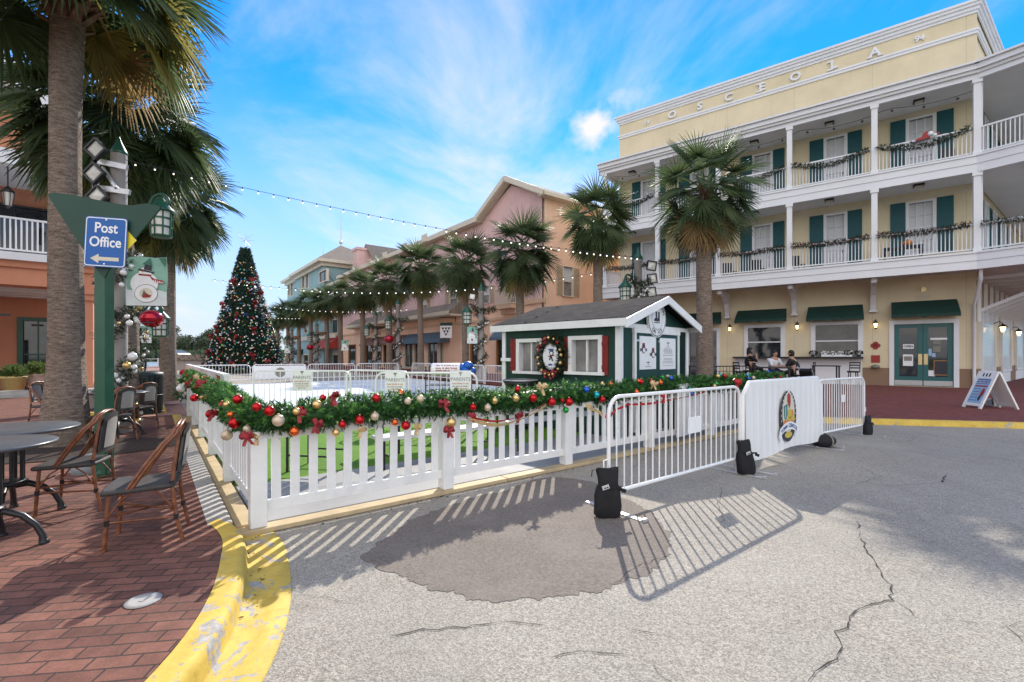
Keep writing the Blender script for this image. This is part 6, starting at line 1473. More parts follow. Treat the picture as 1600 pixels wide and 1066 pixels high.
# ------------------------------------------------------------------ palms
def frond(mb, base, az, el, Lp, Rf, rr, nl=26, mi=0, droop=0.55, seg=3):
    """costapalmate fan leaf"""
    c, s = math.cos(az), math.sin(az); H = Vector((c, s, 0)); Z = Vector((0, 0, 1)); side = Vector((-s, c, 0))
    d = H * math.cos(el) + Z * math.sin(el); p = Vector(base); pts = [p.copy()]
    for k in range(5):
        pts.append(pts[-1] + d * (Lp / 5)); d = (d - Z * 0.10 * droop * (1.2 + math.cos(el))).normalized()
    tip = pts[-1]
    w = 0.022; mb.loft([[q - side * w * (1.3 - 0.15 * i), q + side * w * (1.3 - 0.15 * i)] for i, q in enumerate(pts)], mi, False); mb.loft([[q, q - d.cross(side) * w * 1.2] for q in pts], mi, False)
    nrm = side.cross(d).normalized(); roll = rr.uniform(-0.5, 0.5)
    sd = (side * math.cos(roll) + nrm * math.sin(roll)).normalized(); nrm = sd.cross(d).normalized()
    for i in range(nl):
        t = -1 + 2 * (i + 0.5) / nl; a = t * 2.15 + rr.uniform(-0.04, 0.04); L = Rf * (1.0 - 0.28 * abs(t) ** 1.5) * rr.uniform(0.88, 1.08)
        di = d * math.cos(a) + sd * math.sin(a) + nrm * (0.10 - 0.25 * abs(t)); di.normalize(); wd = di.cross(nrm).normalized(); wv = 0.0165 * (1 + 0.4 * Rf)
        q = tip + di * 0.02; dd = di.copy(); rows = []
        dr = droop * rr.uniform(0.5, 1.7)
        for k in range(seg + 1):
            f = k / seg; ww = wv * (0.55 + 1.2 * f if f < 0.4 else 1.05 * (1.03 - f) / 0.6 + 0.02); up = nrm * (0.012 if k < seg else 0)
            rows.append([q - wd * ww + up, q - nrm * 0.004, q + wd * ww + up]) ; q = q + dd * (L / seg); dd = (dd - Z * dr * (0.10 + 0.40 * f)).normalized()
        mb.loft(rows, mi, False)
def palm_mesh(seed, n=48, Rf=0.85, Lp=0.72, nl=32, dry=0.08, boots=26, low=-1.25, spread=1.0, seg=3):
    rr = random.Random(seed); mb = MB(); ga = 2.399
    for i in range(n):
        f = (i + 0.5) / n; el = 1.35 + (low - 1.35) * f ** 0.85; az = i * ga + rr.uniform(-0.25, 0.25)
        isdry = f > 1 - dry; mi = 2 if isdry else (1 if (f > 0.72 and rr.random() < 0.25) else 0)
        frond(mb, (0.08 * math.cos(az), 0.08 * math.sin(az), 0.28 - 0.42 * f), az, el + rr.uniform(-0.12, 0.12), Lp * rr.uniform(0.8, 1.15), Rf * rr.uniform(0.85, 1.1), rr, nl, mi, 0.5 + 0.35 * f, seg)
    bo = MB()
    for i in range(boots):
        az = i * ga; z = -0.75 + 0.85 * i / boots; r0 = 0.15; L = rr.uniform(0.22, 0.4); a = Vector((math.cos(az) * r0, math.sin(az) * r0, z)); b_ = a + Vector((math.cos(az) * L * 0.75, math.sin(az) * L * 0.75, L * rr.uniform(0.3, 0.9))); sdv = Vector((-math.sin(az), math.cos(az), 0))
        bo.loft([[a - sdv * 0.09, a + sdv * 0.09], [a.lerp(b_, 0.6) - sdv * 0.06, a.lerp(b_, 0.6) + sdv * 0.06], [b_ - sdv * 0.035, b_ + sdv * 0.035]], 0, False); bo.loft([[a - sdv * 0.09 - Vector((0, 0, 0.05)), a + sdv * 0.09 - Vector((0, 0, 0.05))], [b_ - sdv * 0.03 - Vector((0, 0, 0.02)), b_ + sdv * 0.03 - Vector((0, 0, 0.02))]], 0, False)
    return mb.mesh('crown', [M['palm'], M['palmy'], M['palmd']], False), bo.mesh('boots', M['boot'], False)
PALMV = [palm_mesh(100 + k) for k in range(4)]
PALMN = [palm_mesh(120 + k, n=(52, 76, 70)[k], Rf=0.88, Lp=0.9, nl=40, dry=0.03, boots=60, low=(-0.35, -1.1, -1.1)[k], seg=4) for k in range(3)]
def palm(label, x, y, zb, zc, rtr, var, scale=1.0, lean=(0, 0), rot=0.0, base=1.25, group='sabal palms lining the street', crown=None):
    t = thing('palm_tree', label, 'palm tree', (x, y, zb), 0, group); h = zc - zb; b = MB(); rr = random.Random(int(x * 77 + y * 13)); n = 18; k = 14; rows = []
    for i in range(k + 1):
        f = i / k; r = rtr * (1 + (base - 1) * max(0, 1 - f * 5) ** 1.5) * (1.06 - 0.10 * f + 0.05 * math.sin(f * 9 + x)); cx = lean[0] * f * f + 0.02 * math.sin(f * 7); cy = lean[1] * f * f
        rows.append([(cx + r * math.cos(2 * PI * j / n) * (1 + 0.02 * math.sin(3 * j + i)), cy + r * math.sin(2 * PI * j / n) * (1 + 0.02 * math.sin(3 * j + i)), h * f) for j in list(range(n)) + [0]])
    b.loft(rows, 0); b.build('trunk', M['trunk'], t)
    c, bo = crown or PALMV[var % len(PALMV)]
    for nm, me in (('crown', c), ('boots', bo)):
        o = bpy.data.objects.new(nm, me); COL.objects.link(o); o.parent = t; o.location = (lean[0], lean[1], h + (0.2 if label.startswith('large') and nm == 'crown' else 0)); o.rotation_euler = (0, 0, rot); o.scale = (scale,) * 3
        if nm == 'boots': o.scale = (rtr / 0.2,) * 3
    return t
palm('large palm with a thick ringed trunk rising beside the cafe tables', -6.88, 7.1, 0.135, 7.3, 0.198, 0, 1.25, (0.06, 0.0), 1.0, 1.6, crown=PALMN[0])
palm('palm behind the large near palm, its crown over the decorated lamp post', -8.5, 10.2, 0.135, 6.65, 0.2, 0, 1.34, (-0.3, 0), 2.1, crown=PALMN[1])
palm('palm farther up the left sidewalk, its crown beside the hanging lantern', -10.3, 13.8, 0.135, 6.0, 0.2, 0, 1.12, (0.0, 0), 0.3, crown=PALMN[2])
palm('palm in front of the yellow building, its brown lower fronds hanging', 5.62, 13.5, 0.115, 6.15, 0.215, 0, 1.05, (0.02, 0), 0.6, crown=palm_mesh(140, 48, 0.9, 0.85, 34, 0.2, 30, -1.3))
palm('palm rising behind the shed roof between the peach and yellow buildings', 3.85, 20.6, 0.115, 7.3, 0.2, 1, 1.25, (0, 0), 1.7)
row = [(813, 24.0, 6.3), (727, 28.2, 6.5), (657, 33.0, 7.2), (608, 37.4, 6.9), (567, 42.0, 6.9), (532, 47.4, 7.0), (511, 50.8, 6.9), (486, 56.0, 7.2), (467, 60.7, 6.6), (450, 65.5, 6.9), (434, 71.0, 6.9)]
rl = ['first palm of the shop row, left of the shed roof', 'second palm of the shop row counting from the shed', 'third palm of the shop row counting from the shed', 'fourth palm of the shop row counting from the shed', 'fifth palm of the shop row counting from the shed', 'sixth palm of the shop row counting from the shed', 'seventh palm of the shop row counting from the shed', 'eighth palm of the shop row, before the teal building', 'ninth palm of the shop row, before the teal building', 'tenth palm of the shop row, just right of the last one', 'last palm of the shop row, next to the Christmas tree']
for i, (px, Y, zc) in enumerate(row): palm(rl[i], (px - 800) / F * Y, Y, 0.115, zc + 0.35, 0.21 if i < 3 else 0.24, i, (1.45, 1.35, 1.45, 1.4, 1.4, 1.3, 1.4, 1.35, 1.35, 1.4, 1.4)[i], (0, 0), i * 1.1)
# ------------------------------------------------------------------ Christmas tree
def xmas():
    H = 10.5; Rb = 2.6; t = thing('christmas_tree', 'tall decorated Christmas tree with red bows, coloured baubles and a star burst top', 'Christmas tree', ((383 - 800) / F * 40, 40.0, 0.1)); rr = random.Random(77); b = MB()
    def rad(z): f = z / H; return Rb * (1 - f) ** 1.0 * (1.06) + 0.20
    for i in range(6200):
        f = 1 - math.sqrt(rr.random() * 0.998 + 0.001) if i % 6 else rr.uniform(0.75, 1.0); z = H * f; a = rr.uniform(0, 2 * PI); r = rad(z) * rr.uniform(0.8, 1.0); p = Vector((r * math.cos(a), r * math.sin(a), z + 0.15)); sprig(b, p, Vector((math.cos(a), math.sin(a), rr.uniform(-0.35, 0.35))), 0.34 * (1 - 0.45 * f) * rr.uniform(0.7, 1.3), 9, 0.15, 0.06, 0, rr)
    b.lathe([(rad(0) * 0.82, 0.0), (rad(H * .5) * 0.8, H * .5), (rad(H * .85) * 0.6, H * .85), (0.05, H * 1.0)], 24); b.build('foliage', M['firdk'], t, fix=False)
    b = MB(); b.lathe([(0.3, -0.1), (0.3, 0.2)], 12); b.build('trunk', M['bark'], t)
    rest = MB(); cols = ['b_red', 'b_gold', 'b_white', 'b_white', 'b_champ', 'b_champ', 'b_blue', 'b_green', 'b_teal', 'b_white']; idx = {m: i for i, m in enumerate(sorted(set(cols)))}; cnt = 0
    cands = []
    for i in range(1500):
        f = 1 - math.sqrt(rr.random() * 0.98 + 0.015); a = rr.uniform(PI * 0.0, 2 * PI); z = H * f; r = rad(z) + 0.14; front = -math.sin(a) * 0.9 + 0.3 * math.cos(a); cands.append((front, (r * math.cos(a), r * math.sin(a), z + 0.1), rr.uniform(0.045, 0.075), rr.choice(cols)))
    cands.sort(key=lambda c: -c[0] * c[2])
    for i, (fr, c, r, m) in enumerate(cands):
        if i < 100: bauble('bauble', t, c, r, m)
        else: rest.sphere(c, r, 8, 6, idx[m])
    rest.build('baubles', [M[m] for m in sorted(idx)], t, fix=False, kind='stuff')
    for px, py in ((402, 430), (380, 440), (413, 455), (362, 475), (375, 440), (408, 473), (389, 492), (357, 512), (414, 515), (392, 528), (350, 550), (418, 555), (393, 567), (345, 525), (433, 565), (330, 572), (400, 437), (371, 530)):
        Y = 40 - 2.9 * (1 - max(0, (1.5 - (py - 555) / F * 38)) / 11.2); z = 1.5 - (py - 555) / F * Y - 0.1; x = (px - 383) / F * Y; rz = rad(max(0, min(H, z))) + 0.2; x = max(-rz, min(rz, x)); y = -math.sqrt(max(0.01, rz * rz - x * x)); b = MB(); bow_mesh(b, (x, y, z), 0.30, rr, 0, 2); b.build('bow', M['bowd'], t, fix=False)
    b = MB(); b.tube([(0, 0, H + 0.1), (0, 0, H + 1.4)], 0.025, 6)
    for k in range(14):
        d = Vector((math.cos(k * 2.4) * 1, math.sin(k * 2.4) * 0.7, math.sin(k * 1.7))).normalized(); b.tube([(0, 0, H + 0.85), Vector((0, 0, H + 0.85)) + d * (0.55 if k % 2 else 0.8)], 0.012, 5)
    b.build('star_topper', M['galv'], t)
xmas()
# ------------------------------------------------------------------ decorated lamp posts
def spiral_garland(t, r, z0, z1, turns, seed, per=150, L=0.13, w=0.016, lights=True):
    rr = random.Random(seed); n = 60; pts = [((r + 0.05) * math.cos(2 * PI * turns * i / n), (r + 0.05) * math.sin(2 * PI * turns * i / n), z0 + (z1 - z0) * i / n) for i in range(n + 1)]
    b = MB(); garland_mesh(b, pts, 0.13, per, L, 0.06, w, rr, 10, 0.06); o = b.build('garland', [M['swag'], M['fir']], t, fix=False)
    for p, d in sample(pts, 0.3):
        q = (p[0] * 1.55 + rr.uniform(-.05, .05), p[1] * 1.55 + rr.uniform(-.05, .05), p[2] + rr.uniform(-.08, .08)); bauble('bauble', t, q, rr.uniform(0.025, 0.05), rr.choice(['b_white', 'b_white', 'b_gold']))
def lantern(t, x, y, z, s=1.0, n=6):
    b = MB(); b.lathe([(0.02, 0.30 * s), (0.05 * s, 0.26 * s), (0.09 * s, 0.2 * s), (0.2 * s, 0.08 * s), (0.21 * s, 0.05 * s), (0.16 * s, 0.05 * s)], 8, (x, y, z)); b.lathe([(0.15 * s, -0.34 * s), (0.155 * s, -0.37 * s), (0.13 * s, -0.38 * s)], 8, (x, y, z))
    for k in range(8): a = 2 * PI * k / 8; b.beam((x + 0.16 * s * math.cos(a), y + 0.16 * s * math.sin(a), z + 0.05 * s), (x + 0.145 * s * math.cos(a), y + 0.145 * s * math.sin(a), z - 0.35 * s), 0.016 * s, 0.016 * s)
    for zz in (-0.08, -0.22): b.lathe([(0.155 * s, zz * s), (0.158 * s, (zz + 0.015) * s), (0.155 * s, (zz + 0.03) * s)], 8, (x, y, z), cap=False)
    o = b.build('lantern', M['postgreen'], t); p = MB(); p.lathe([(0.135 * s, -0.34 * s), (0.148 * s, 0.05 * s)], 8, (x, y, z)); p.build('lantern_glass', M['lampglass'], o); return o
def scroll(t, x0, z0, x1, z1, h, r=0.03):
    b = MB(); pts = [(x0, 0, z0), (x0 + (x1 - x0) * 0.25, 0, z0 + h * 0.25), (x0 + (x1 - x0) * 0.55, 0, z0 + h * 0.85), (x0 + (x1 - x0) * 0.85, 0, z0 + h), (x1, 0, z0 + h * 0.8), (x1 + (x1 - x0) * 0.1, 0, z0 + h * 0.55), (x1, 0, z1)]
    b.tube([tuple(v) for v in smooth_line([Vector(p) for p in pts], 4)], r, 8); b.build('arm', M['postgreen'], t)
def frames(t, items, s, yaw=0.0, yo=-0.05):
    for x, z, tilt in items:
        b = MB(); b.M = Matrix.Translation((x, yo, z)) @ Matrix.Rotation(yaw, 4, 'Z') @ Matrix.Rotation(tilt, 4, 'Y')
        b.box(-s, s, -0.035, 0.035, s - 0.03, s + 0.0); b.box(-s, s, -0.035, 0.035, -s, -s + 0.03); b.box(-s, -s + 0.03, -0.035, 0.035, -s + 0.03, s - 0.03); b.box(s - 0.03, s, -0.035, 0.035, -s + 0.03, s - 0.03)
        q = s - 0.03
        for y in (-1, 1):
            a = [(-q, 0.0, -q), (q, 0, -q), (q, 0, q), (-q, 0, q)]
            for k in range(4): b.face([a[k], a[(k + 1) % 4], (0, y * 0.05, 0)], 1)
        b.build('diamond_lamp', [M['bmetal'], M['pane_white']], t)
def lamp_post(label, x, y, z, h, r, seed, sideL=-1, basket=True, fr=None, turns=3.5, lz=None, detail=1):
    t = thing('lamp_post', label, 'lamp post', (x, y, z), 0, 'decorated lamp posts'); b = MB(); b.lathe([(r * 1.5, 0), (r * 1.5, 0.5), (r * 1.1, 0.6), (r, 0.7), (r * 0.88, h - 0.35), (r * 1.05, h - 0.33), (r * 1.05, h - 0.28), (r * 0.9, h - 0.26)], 16); b.build('post', M['stone'], t)
    b = MB(); b.lathe([(r * 1.1, h - 0.26), (r * 1.15, h - 0.2), (r * 0.9, h - 0.14), (r * 0.4, h), (0.01, h + 0.18)], 16); b.build('cap', M['postgreen'], t)
    lz = lz or h * 0.74; scroll(t, 0, lz - 0.15, sideL * 0.72, lz + 0.12, 0.5); lantern(t, sideL * 0.72, 0, lz - 0.15, 1.15 if detail else 1.4)
    if basket:
        b = MB(); b.box(min(0.15, -sideL * 0.9), max(0.15, -sideL * 0.9), -0.2, 0.2, lz + 0.1, lz + 0.32) ; b.beam((0, 0, lz), (-sideL * 0.85, 0, lz + 0.09), 0.04, 0.04); b.build('flower_box', M['brown_wood'], t)
    spiral_garland(t, r, 0.4, lz - 0.1, turns, seed)
    b = MB(); rr = random.Random(seed + 90); garland_mesh(b, [(sideL * 0.55, 0, lz + 0.3), (sideL * 0.3, -0.03, lz + 0.15), (0, -r, lz - 0.05), (-sideL * 0.35, -0.05, lz), (-sideL * 0.75, -0.04, lz + 0.12)], 0.12, 190, 0.13, 0.06, 0.016, rr, 10, 0.1); b.build('garland', [M['swag'], M['fir']], t, fix=False)
    if fr: frames(t, fr, 0.16)
    return t
# near decorated post on the left: stone column with square timber bracket and diamond lamps
def near_post():
    Y = 8.2; x = (186 - 800) / F * Y; Z = lambda py, y=Y: 1.5 - (py - 555) / F * y
    t = thing('lamp_post', 'grey decorated lamp post behind the blue sign with green cap and three diamond lamps', 'lamp post', (x, Y, 0.131), 0, 'decorated lamp posts'); r = 0.125; h = Z(242) - 0.13; b = MB()
    b.lathe([(r * 1.5, 0), (r * 1.5, 0.4), (r * 1.1, 0.5), (r, 0.6), (r * 0.93, h)], 18); b.build('post', M['stone'], t); b = MB(); b.lathe([(r * 0.94, h), (r * 1.05, h + 0.03), (r * 0.9, h + 0.07), (r * 0.8, h + 0.1), (r * 0.35, h + 0.22), (0.01, h + 0.32)], 16); b.build('cap', M['postgreen'], t)
    b = MB(); k = 1 / F * Y
    def P(px, py, yo=-0.16): return ((px - 800) / F * (Y + yo) - x, yo, 1.5 - (py - 555) / F * (Y + yo) - 0.131)
    b.beam(P(148, 251), P(199, 262), 0.05, 0.09); b.beam(P(146, 292), P(203, 301), 0.05, 0.09); b.beam(P(151, 250), P(149, 312), 0.07, 0.05, 0, (0, 1, 0)); b.beam(P(160, 262), P(184, 296), 0.05, 0.05); b.build('bracket', M['galv'], t)
    for px, py in ((150, 233), (147, 271), (152, 307)):
        q = P(px, py, -0.27); frames(t, [(q[0], q[2], PI / 4)], 0.14, 0, -0.27)
    lx, _, lz = P(252, 336, -0.1)
    b = MB(); pts = [P(196, 345), P(215, 338), P(232, 324), P(240, 310), P(252, 304), P(262, 312), P(260, 322), P(253, 325), P(254, 330)]; b.tube([tuple(v) for v in smooth_line([Vector((p[0], -0.1, p[2])) for p in [P(a, c, -0.1) for a, c in ((196, 345), (215, 338), (232, 324), (240, 310), (252, 304), (262, 312), (260, 322), (253, 325), (254, 330))]], 4)], 0.035, 8); b.build('arm', M['postgreen'], t); lantern(t, lx, -0.1, lz, 1.05)
    spiral_garland(t, r, 0.2, Z(395) - 0.13, 3.2, 5, 190)
    rr = random.Random(2)
    for px, py, s, m in ((198, 571, .06, 'b_gold'), (207, 557, .07, 'b_white'), (193, 426, .05, 'b_white'), (202, 505, .05, 'b_white'), (190, 445, .04, 'b_white')): q = P(px, py, -0.3); bauble('bauble', t, (q[0], -0.3, q[2]), s, m)
near_post()
def snow_banner(label, x, y, z, w, h, rot=0.0):
    t = thing('snowman_banner', label, 'banner', (x, y, z), rot, 'snowman banners on lamp posts'); b = MB(); n = 10
    b.loft([[(w * (i / n - 0.5), 0.015 * math.sin(i * 0.9 + j), h * j / 8) for i in range(n + 1)] for j in range(9)], 0); b.build('cloth', M['banner_green'], t)
    b = MB()
    def el(cx, cz, rx, rz, mi, k, m=24, a0=0, a1=2 * PI):
        pts = [(w * (cx + rx * math.cos(a0 + (a1 - a0) * i / m)), -0.022 - 0.002 * k, h * (cz + rz * math.sin(a0 + (a1 - a0) * i / m))) for i in range(m)]; b.extr(pts, (0, 0.0015, 0), mi)
    def pg(p, mi, k): b.extr([(w * a, -0.022 - 0.002 * k, h * c) for a, c in p], (0, 0.0015, 0), mi)
    pg([(-0.5, 0), (0.5, 0), (0.5, 0.28), (0.2, 0.34), (-0.2, 0.3), (-0.5, 0.33)], 0, 0); pg([(-.1, .85), (.1, .99), (.14, .8)], 5, 0); pg([(.3, .99), (.48, .99), (.46, .8)], 5, 0)
    el(-0.05, 0.45, 0.34, 0.24, 1, 1); el(-0.02, 0.68, 0.16, 0.1, 1, 2); pg([(-0.2, 0.72), (0.18, 0.66), (0.2, 0.69), (-0.18, 0.76)], 2, 4); pg([(-0.06, 0.74), (0.13, 0.71), (0.13, 0.82), (-0.03, 0.85)], 2, 3)
    pg([(-0.19, 0.62), (0.12, 0.6), (0.13, 0.635), (-0.18, 0.655)], 3, 4); pg([(0.08, 0.62), (0.2, 0.55), (0.42, 0.52), (0.45, 0.46), (0.3, 0.45), (0.14, 0.53)], 3, 3)
    for k in range(6): pg([(0.18 + 0.045 * k, 0.53 - 0.008 * k), (0.2 + 0.045 * k, 0.53 - 0.008 * k), (0.19 + 0.045 * k, 0.46), (0.17 + 0.045 * k, 0.46)], 1, 4)
    el(-0.0, 0.25, 0.29, 0.19, 4, 3); el(0, 0.25, 0.275, 0.178, 1, 4); el(0, 0.25, 0.16, 0.11, 6, 5); pg([(-0.1, 0.18), (-0.05, 0.32), (0.0, 0.26), (0.12, 0.2), (0.13, 0.22), (0.1, 0.17), (-0.06, 0.16)], 3, 6); pg([(-.1, .2), (-.05, .32), (-.02, .24)], 5, 7); el(-0.08, 0.70, 0.03, 0.012, 7, 5)
    b.build('print', [M['banner_snow'], M['signwhite'], M['ink_dark'], M['ink_red'], M['ink_grey'], M['ink_green'], M['ink_cream'], M['ink_orange']], t)
    b = MB(); b.tube([(-w / 2 - 0.06, 0.02, h), (w / 2 + 0.02, 0.02, h)], 0.012, 6); b.tube([(-w / 2 - 0.06, 0.02, 0), (w / 2 + 0.02, 0.02, 0)], 0.012, 6); b.build('rod', M['bmetal'], t)
def at(px, py, Y): return Vector(((px - 800) / F * Y, Y, 1.5 - (py - 555) / F * Y))
p = at(230, 478, 8.15); snow_banner('snowman banner hanging just right of the blue sign', p.x, p.y, p.z, 0.66, 0.86, 0.12)
p = at(229, 536, 17.0); snow_banner('small snowman banner lower down behind the red bell', p.x, p.y, p.z, 0.36, 0.62, 0.1)
p = at(738, 537, 23.2); snow_banner('snowman banner on the lamp post left of the shed', p.x, p.y, p.z, 0.52, 0.85, -0.1)
p = at(539, 548, 37.5); snow_banner('distant snowman banner beside the sixth palm', p.x, p.y, p.z, 0.6, 0.85, -0.1)
p = at(449, 552, 52); snow_banner('farthest snowman banner beside the Christmas tree', p.x, p.y, p.z, 0.7, 0.85, -0.1)
def bell(label, px, py, Y, r):
    p = at(px, py, Y); t = thing('jingle_bell', label, 'jingle bell', p, 0.3, 'red jingle bells on lamp posts'); b = MB(); b.sphere((0, 0, 0), r, 24, 16, 0, 0.86); b.lathe([(r * 1.0, -0.012), (r * 1.04, 0), (r * 1.0, 0.012)], 24, cap=False); b.build('bell', M['bell_red'], t)
    b = MB(); b.box(-r * 0.5, r * 0.5, -r * 0.9, -r * 0.82, -r * 0.5, -r * 0.42); b.sphere((0.0, -r * 0.8, -r * 0.33), r * 0.16, 8, 6); b.tube([(0, 0, r * 0.8), (0, 0, r * 1.25)], 0.012, 6); b.build('slot', M['ink_dark'], t)
bell('large red jingle bell below the snowman banner near the blue sign', 237, 498, 8.0, 0.175); bell('red jingle bell on the lamp post between the third and fourth palms', 608, 530, 33, 0.33); bell('distant red jingle bell near the teal building', 484, 543, 46, 0.33)
FR = [(0.3, 3.45, 0.12), (0.34, 2.95, -0.12), (0.3, 2.5, -0.12)]
for lab, px, Y, h, r, sd, L, bs, fr in (('decorated lamp post left of the shed with one tilted square lamp', 752, 23.4, 4.9, 0.16, 3, -1, False, [(-0.45, 4.35, 0.2)]), ('decorated lamp post among the third and fourth palms by the brown awning', 622, 33.2, 5.3, 0.17, 4, -1, False, None),
                                ('decorated lamp post with a wooden flower box by the red awning', 587, 37.8, 4.9, 0.16, 6, -1, True, None), ('decorated lamp post with flower box before the teal building', 495, 46.5, 4.6, 0.18, 7, -1, True, None), ('farthest decorated lamp post beside the Christmas tree', 456, 52.5, 4.4, 0.18, 8, -1, True, None)):
    lamp_post(lab, (px - 800) / F * Y, Y, 0.11, h, r, sd, L, bs, fr, 3.5, None, 0)
lamp_post('decorated lamp post behind the shed roof with three square lamps', (997 - 800) / F * 15.5, 15.5, 0.11, 4.85, 0.14, 9, -0.6, False, [(0.44, 4.38, 0.15), (0.46, 3.95, -0.15), (0.43, 3.5, -0.15)], 3, 3.75)
p = at(213, 575, 13.5); t = lamp_post('decorated lamp post covered in garland beyond the near lamp post', (209 - 800) / F * 12.5, 12.5, 0.131, 3.3, 0.13, 12, 1, False, None, 4)
# ------------------------------------------------------------------ blue sign on the green post
def sign_post():
    Y = 5.2; x = (163 - 800) / F * Y; Z = lambda py, y=Y: 1.5 - (py - 555) / F * y; k = Y / F
    t = thing('sign_post', 'square green sign post carrying a dark green pennant board and the blue sign', 'sign post', (x, Y, 0.131)); b = MB(); w = 0.062; b.box(-w, w, -w, w, 0, Z(330) - 0.131); b.lathe([(0.1, 0), (0.1, 0.05), (0.07, 0.09)], 4, (0, 0, 0), 0, False); b.build('post', M['postgreen'], t, bev=0.006)
    P = lambda px, py, yo=-0.085: ((px - 800) / F * (Y + yo) - x, yo, 1.5 - (py - 555) / F * (Y + yo) - 0.131)
    b = MB(); pts = [P(75, 306), P(78, 302), P(84, 301), P(110, 304), P(150, 312), P(185, 319), P(205, 321), P(228, 318), P(250, 322), P(249, 327), P(168, 424), P(163, 434), P(156, 428), P(118, 372)]
    b.extr([(a, -0.085, c) for a, _, c in pts], (0, 0.02, 0)); b.build('pennant_board', M['signgreen'], t)
    b = MB(); b.extr([(a, 0.096, c) for a, _, c in [P(213, 375), P(196, 355), P(196, 392), P(186, 399)]][:3] if False else [P(px, py, -0.0895) for px, py in ((192, 352), (213, 376), (192, 398), (170, 376))], (0, 0.004, 0)); b.build('yellow_diamond', M['yellow'], t)
    # blue sign, turned a little to the viewer's left
    W_, H_ = 0.43, 0.55; b = MB(); cz = Z(378) - 0.131; r = 0.035
    def rrect(w, h, r, y, mi, d, n=5):
        pts = []
        for cx, cz_, a0 in ((w / 2 - r, h / 2 - r, 0), (-w / 2 + r, h / 2 - r, PI / 2), (-w / 2 + r, -h / 2 + r, PI), (w / 2 - r, -h / 2 + r, 1.5 * PI)):
            for i in range(n + 1): a = a0 + PI / 2 * i / n; pts.append((cx + r * math.cos(a), y, cz_ + r * math.sin(a)))
        b.extr(pts, (0, d, 0), mi)
    rrect(W_, H_, 0.035, 0, 0, 0.004); rrect(W_ - 0.018, H_ - 0.018, 0.03, -0.0015, 1, 0.001); rrect(W_ - 0.038, H_ - 0.038, 0.024, -0.003, 0, 0.001)
    b.text('Post', 0.155, 1, onwall(0.0, -0.0045, 0.15), 0.0008, 0.003, 0.86); b.text('Office', 0.155, 1, onwall(0.0, -0.0045, -0.005), 0.0008, 0.003, 0.86)
    zc = -0.185; b.extr([(-0.145, -0.0045, zc), (-0.06, -0.0045, zc + 0.052), (-0.06, -0.0045, zc + 0.02), (0.145, -0.0045, zc + 0.02), (0.145, -0.0045, zc - 0.02), (-0.06, -0.0045, zc - 0.02), (-0.06, -0.0045, zc - 0.052)], (0, 0.001, 0), 2)
    for z in (0.245, -0.24): b.lathe([(0.011, 0), (0.009, 0.004)], 8) if False else b.box(-0.009, 0.009, -0.008, -0.003, z - 0.009, z + 0.009, 3)
    o = b.build('blue_sign', [M['signblue'], M['signwhite'], M['ink_cream'], M['galv']], t); o.location = Vector(P(165, 378.5, -0.135)); o.rotation_euler = (0, 0.05, 0.10)
sign_post()
# ------------------------------------------------------------------ string lights
def string(label, p0, p1, sag, n):
    p0, p1 = Vector(p0), Vector(p1); t = thing('string_lights', label, 'string lights', p0, 0); b = MB(); pts = []
    for i in range(41): f = i / 40; pts.append((p1 - p0) * f - Vector((0, 0, sag * 4 * f * (1 - f))))
    b.tube(pts, 0.005, 5); b.build('wire', M['ink_dark'], t)
    me = None
    for i in range(n):
        f = (i + 0.5) / n; q = (p1 - p0) * f - Vector((0, 0, sag * 4 * f * (1 - f) + 0.05))
        if me is None: m = MB(); m.sphere((0, 0, 0), 0.017, 8, 6); m.lathe([(0.014, 0.02), (0.014, 0.06)], 6, mi=1); me = m.mesh('bulb', [M['bulb'], M['ink_dark']])
        o = bpy.data.objects.new('bulb', me); COL.objects.link(o); o.parent = t; o.location = q; s = (Vector(p0) + q).y / 11; o.scale = (max(0.8, min(1.7, s)),) * 3
string('long string of bulbs from the near lamp post to the post behind the shed', at(196, 250, 8.2), at(1000, 403, 15.4), 0.22, 48)
string('string of bulbs crossing in front of the shop row palms', at(330, 437, 26), at(945, 424, 24), 0.9, 46)
string('distant string of bulbs low beside the Christmas tree', at(425, 479, 38), at(640, 483, 37), 0.3, 24)
string('farthest short string of bulbs behind the Christmas tree', at(405, 494, 45), at(470, 497, 45), 0.1, 12)
def porch_string():
    t = thing('string_lights', 'dark unlit string lights looped under the top porch ceiling', 'string lights', OF.w(0.5, -1.9, 12.0), OF.rot); b = MB(); c = MB(); pts = []
    for i in range(61): x = 15 * i / 60; pts.append((x, 0, -0.1 - 0.22 * abs(math.sin(PI * x / 3.1)) ** 0.8))
    b.tube(pts, 0.012, 5)
    for i in range(2, 60, 4): c.sphere((pts[i][0], 0, pts[i][2] - 0.1), 0.05, 8, 6)
    b.build('wire', M['ink_dark'], t); c.build('bulbs', M['ink_dark'], t)
porch_string()
# ------------------------------------------------------------------ folding tables on the turf
def folding(label, x, y, ln, rot, top='ttop', bench=False):
    p = rw(x, y, 0.05); t = thing('folding_bench' if bench else 'folding_table', label, 'bench' if bench else 'table', p, RF.rot + rot); b = MB(); h = 0.45 if bench else 0.72; d = 0.3 if bench else 0.7
    k = 3 if bench else 5
    for i in range(k): b.box(0, ln, d * i / k + 0.005, d * (i + 1) / k - 0.005, h - 0.04, h)
    b.build('seat' if bench else 'table_top', M[top], t)
    for xx in (0.15, ln - 0.15):
        b = MB(); b.tube([(xx, 0.05, 0), (xx, 0.05, h - 0.04)], 0.018, 6); b.tube([(xx, d - 0.05, 0), (xx, d - 0.05, h - 0.04)], 0.018, 6); b.tube([(xx, 0.05, 0.2), (xx, d - 0.05, 0.2)], 0.012, 6); b.build('leg', M['bmetal'], t)
folding('grey slatted folding table on the turf behind the fence corner', 0.95, 1.25, 0.75, 0.75)
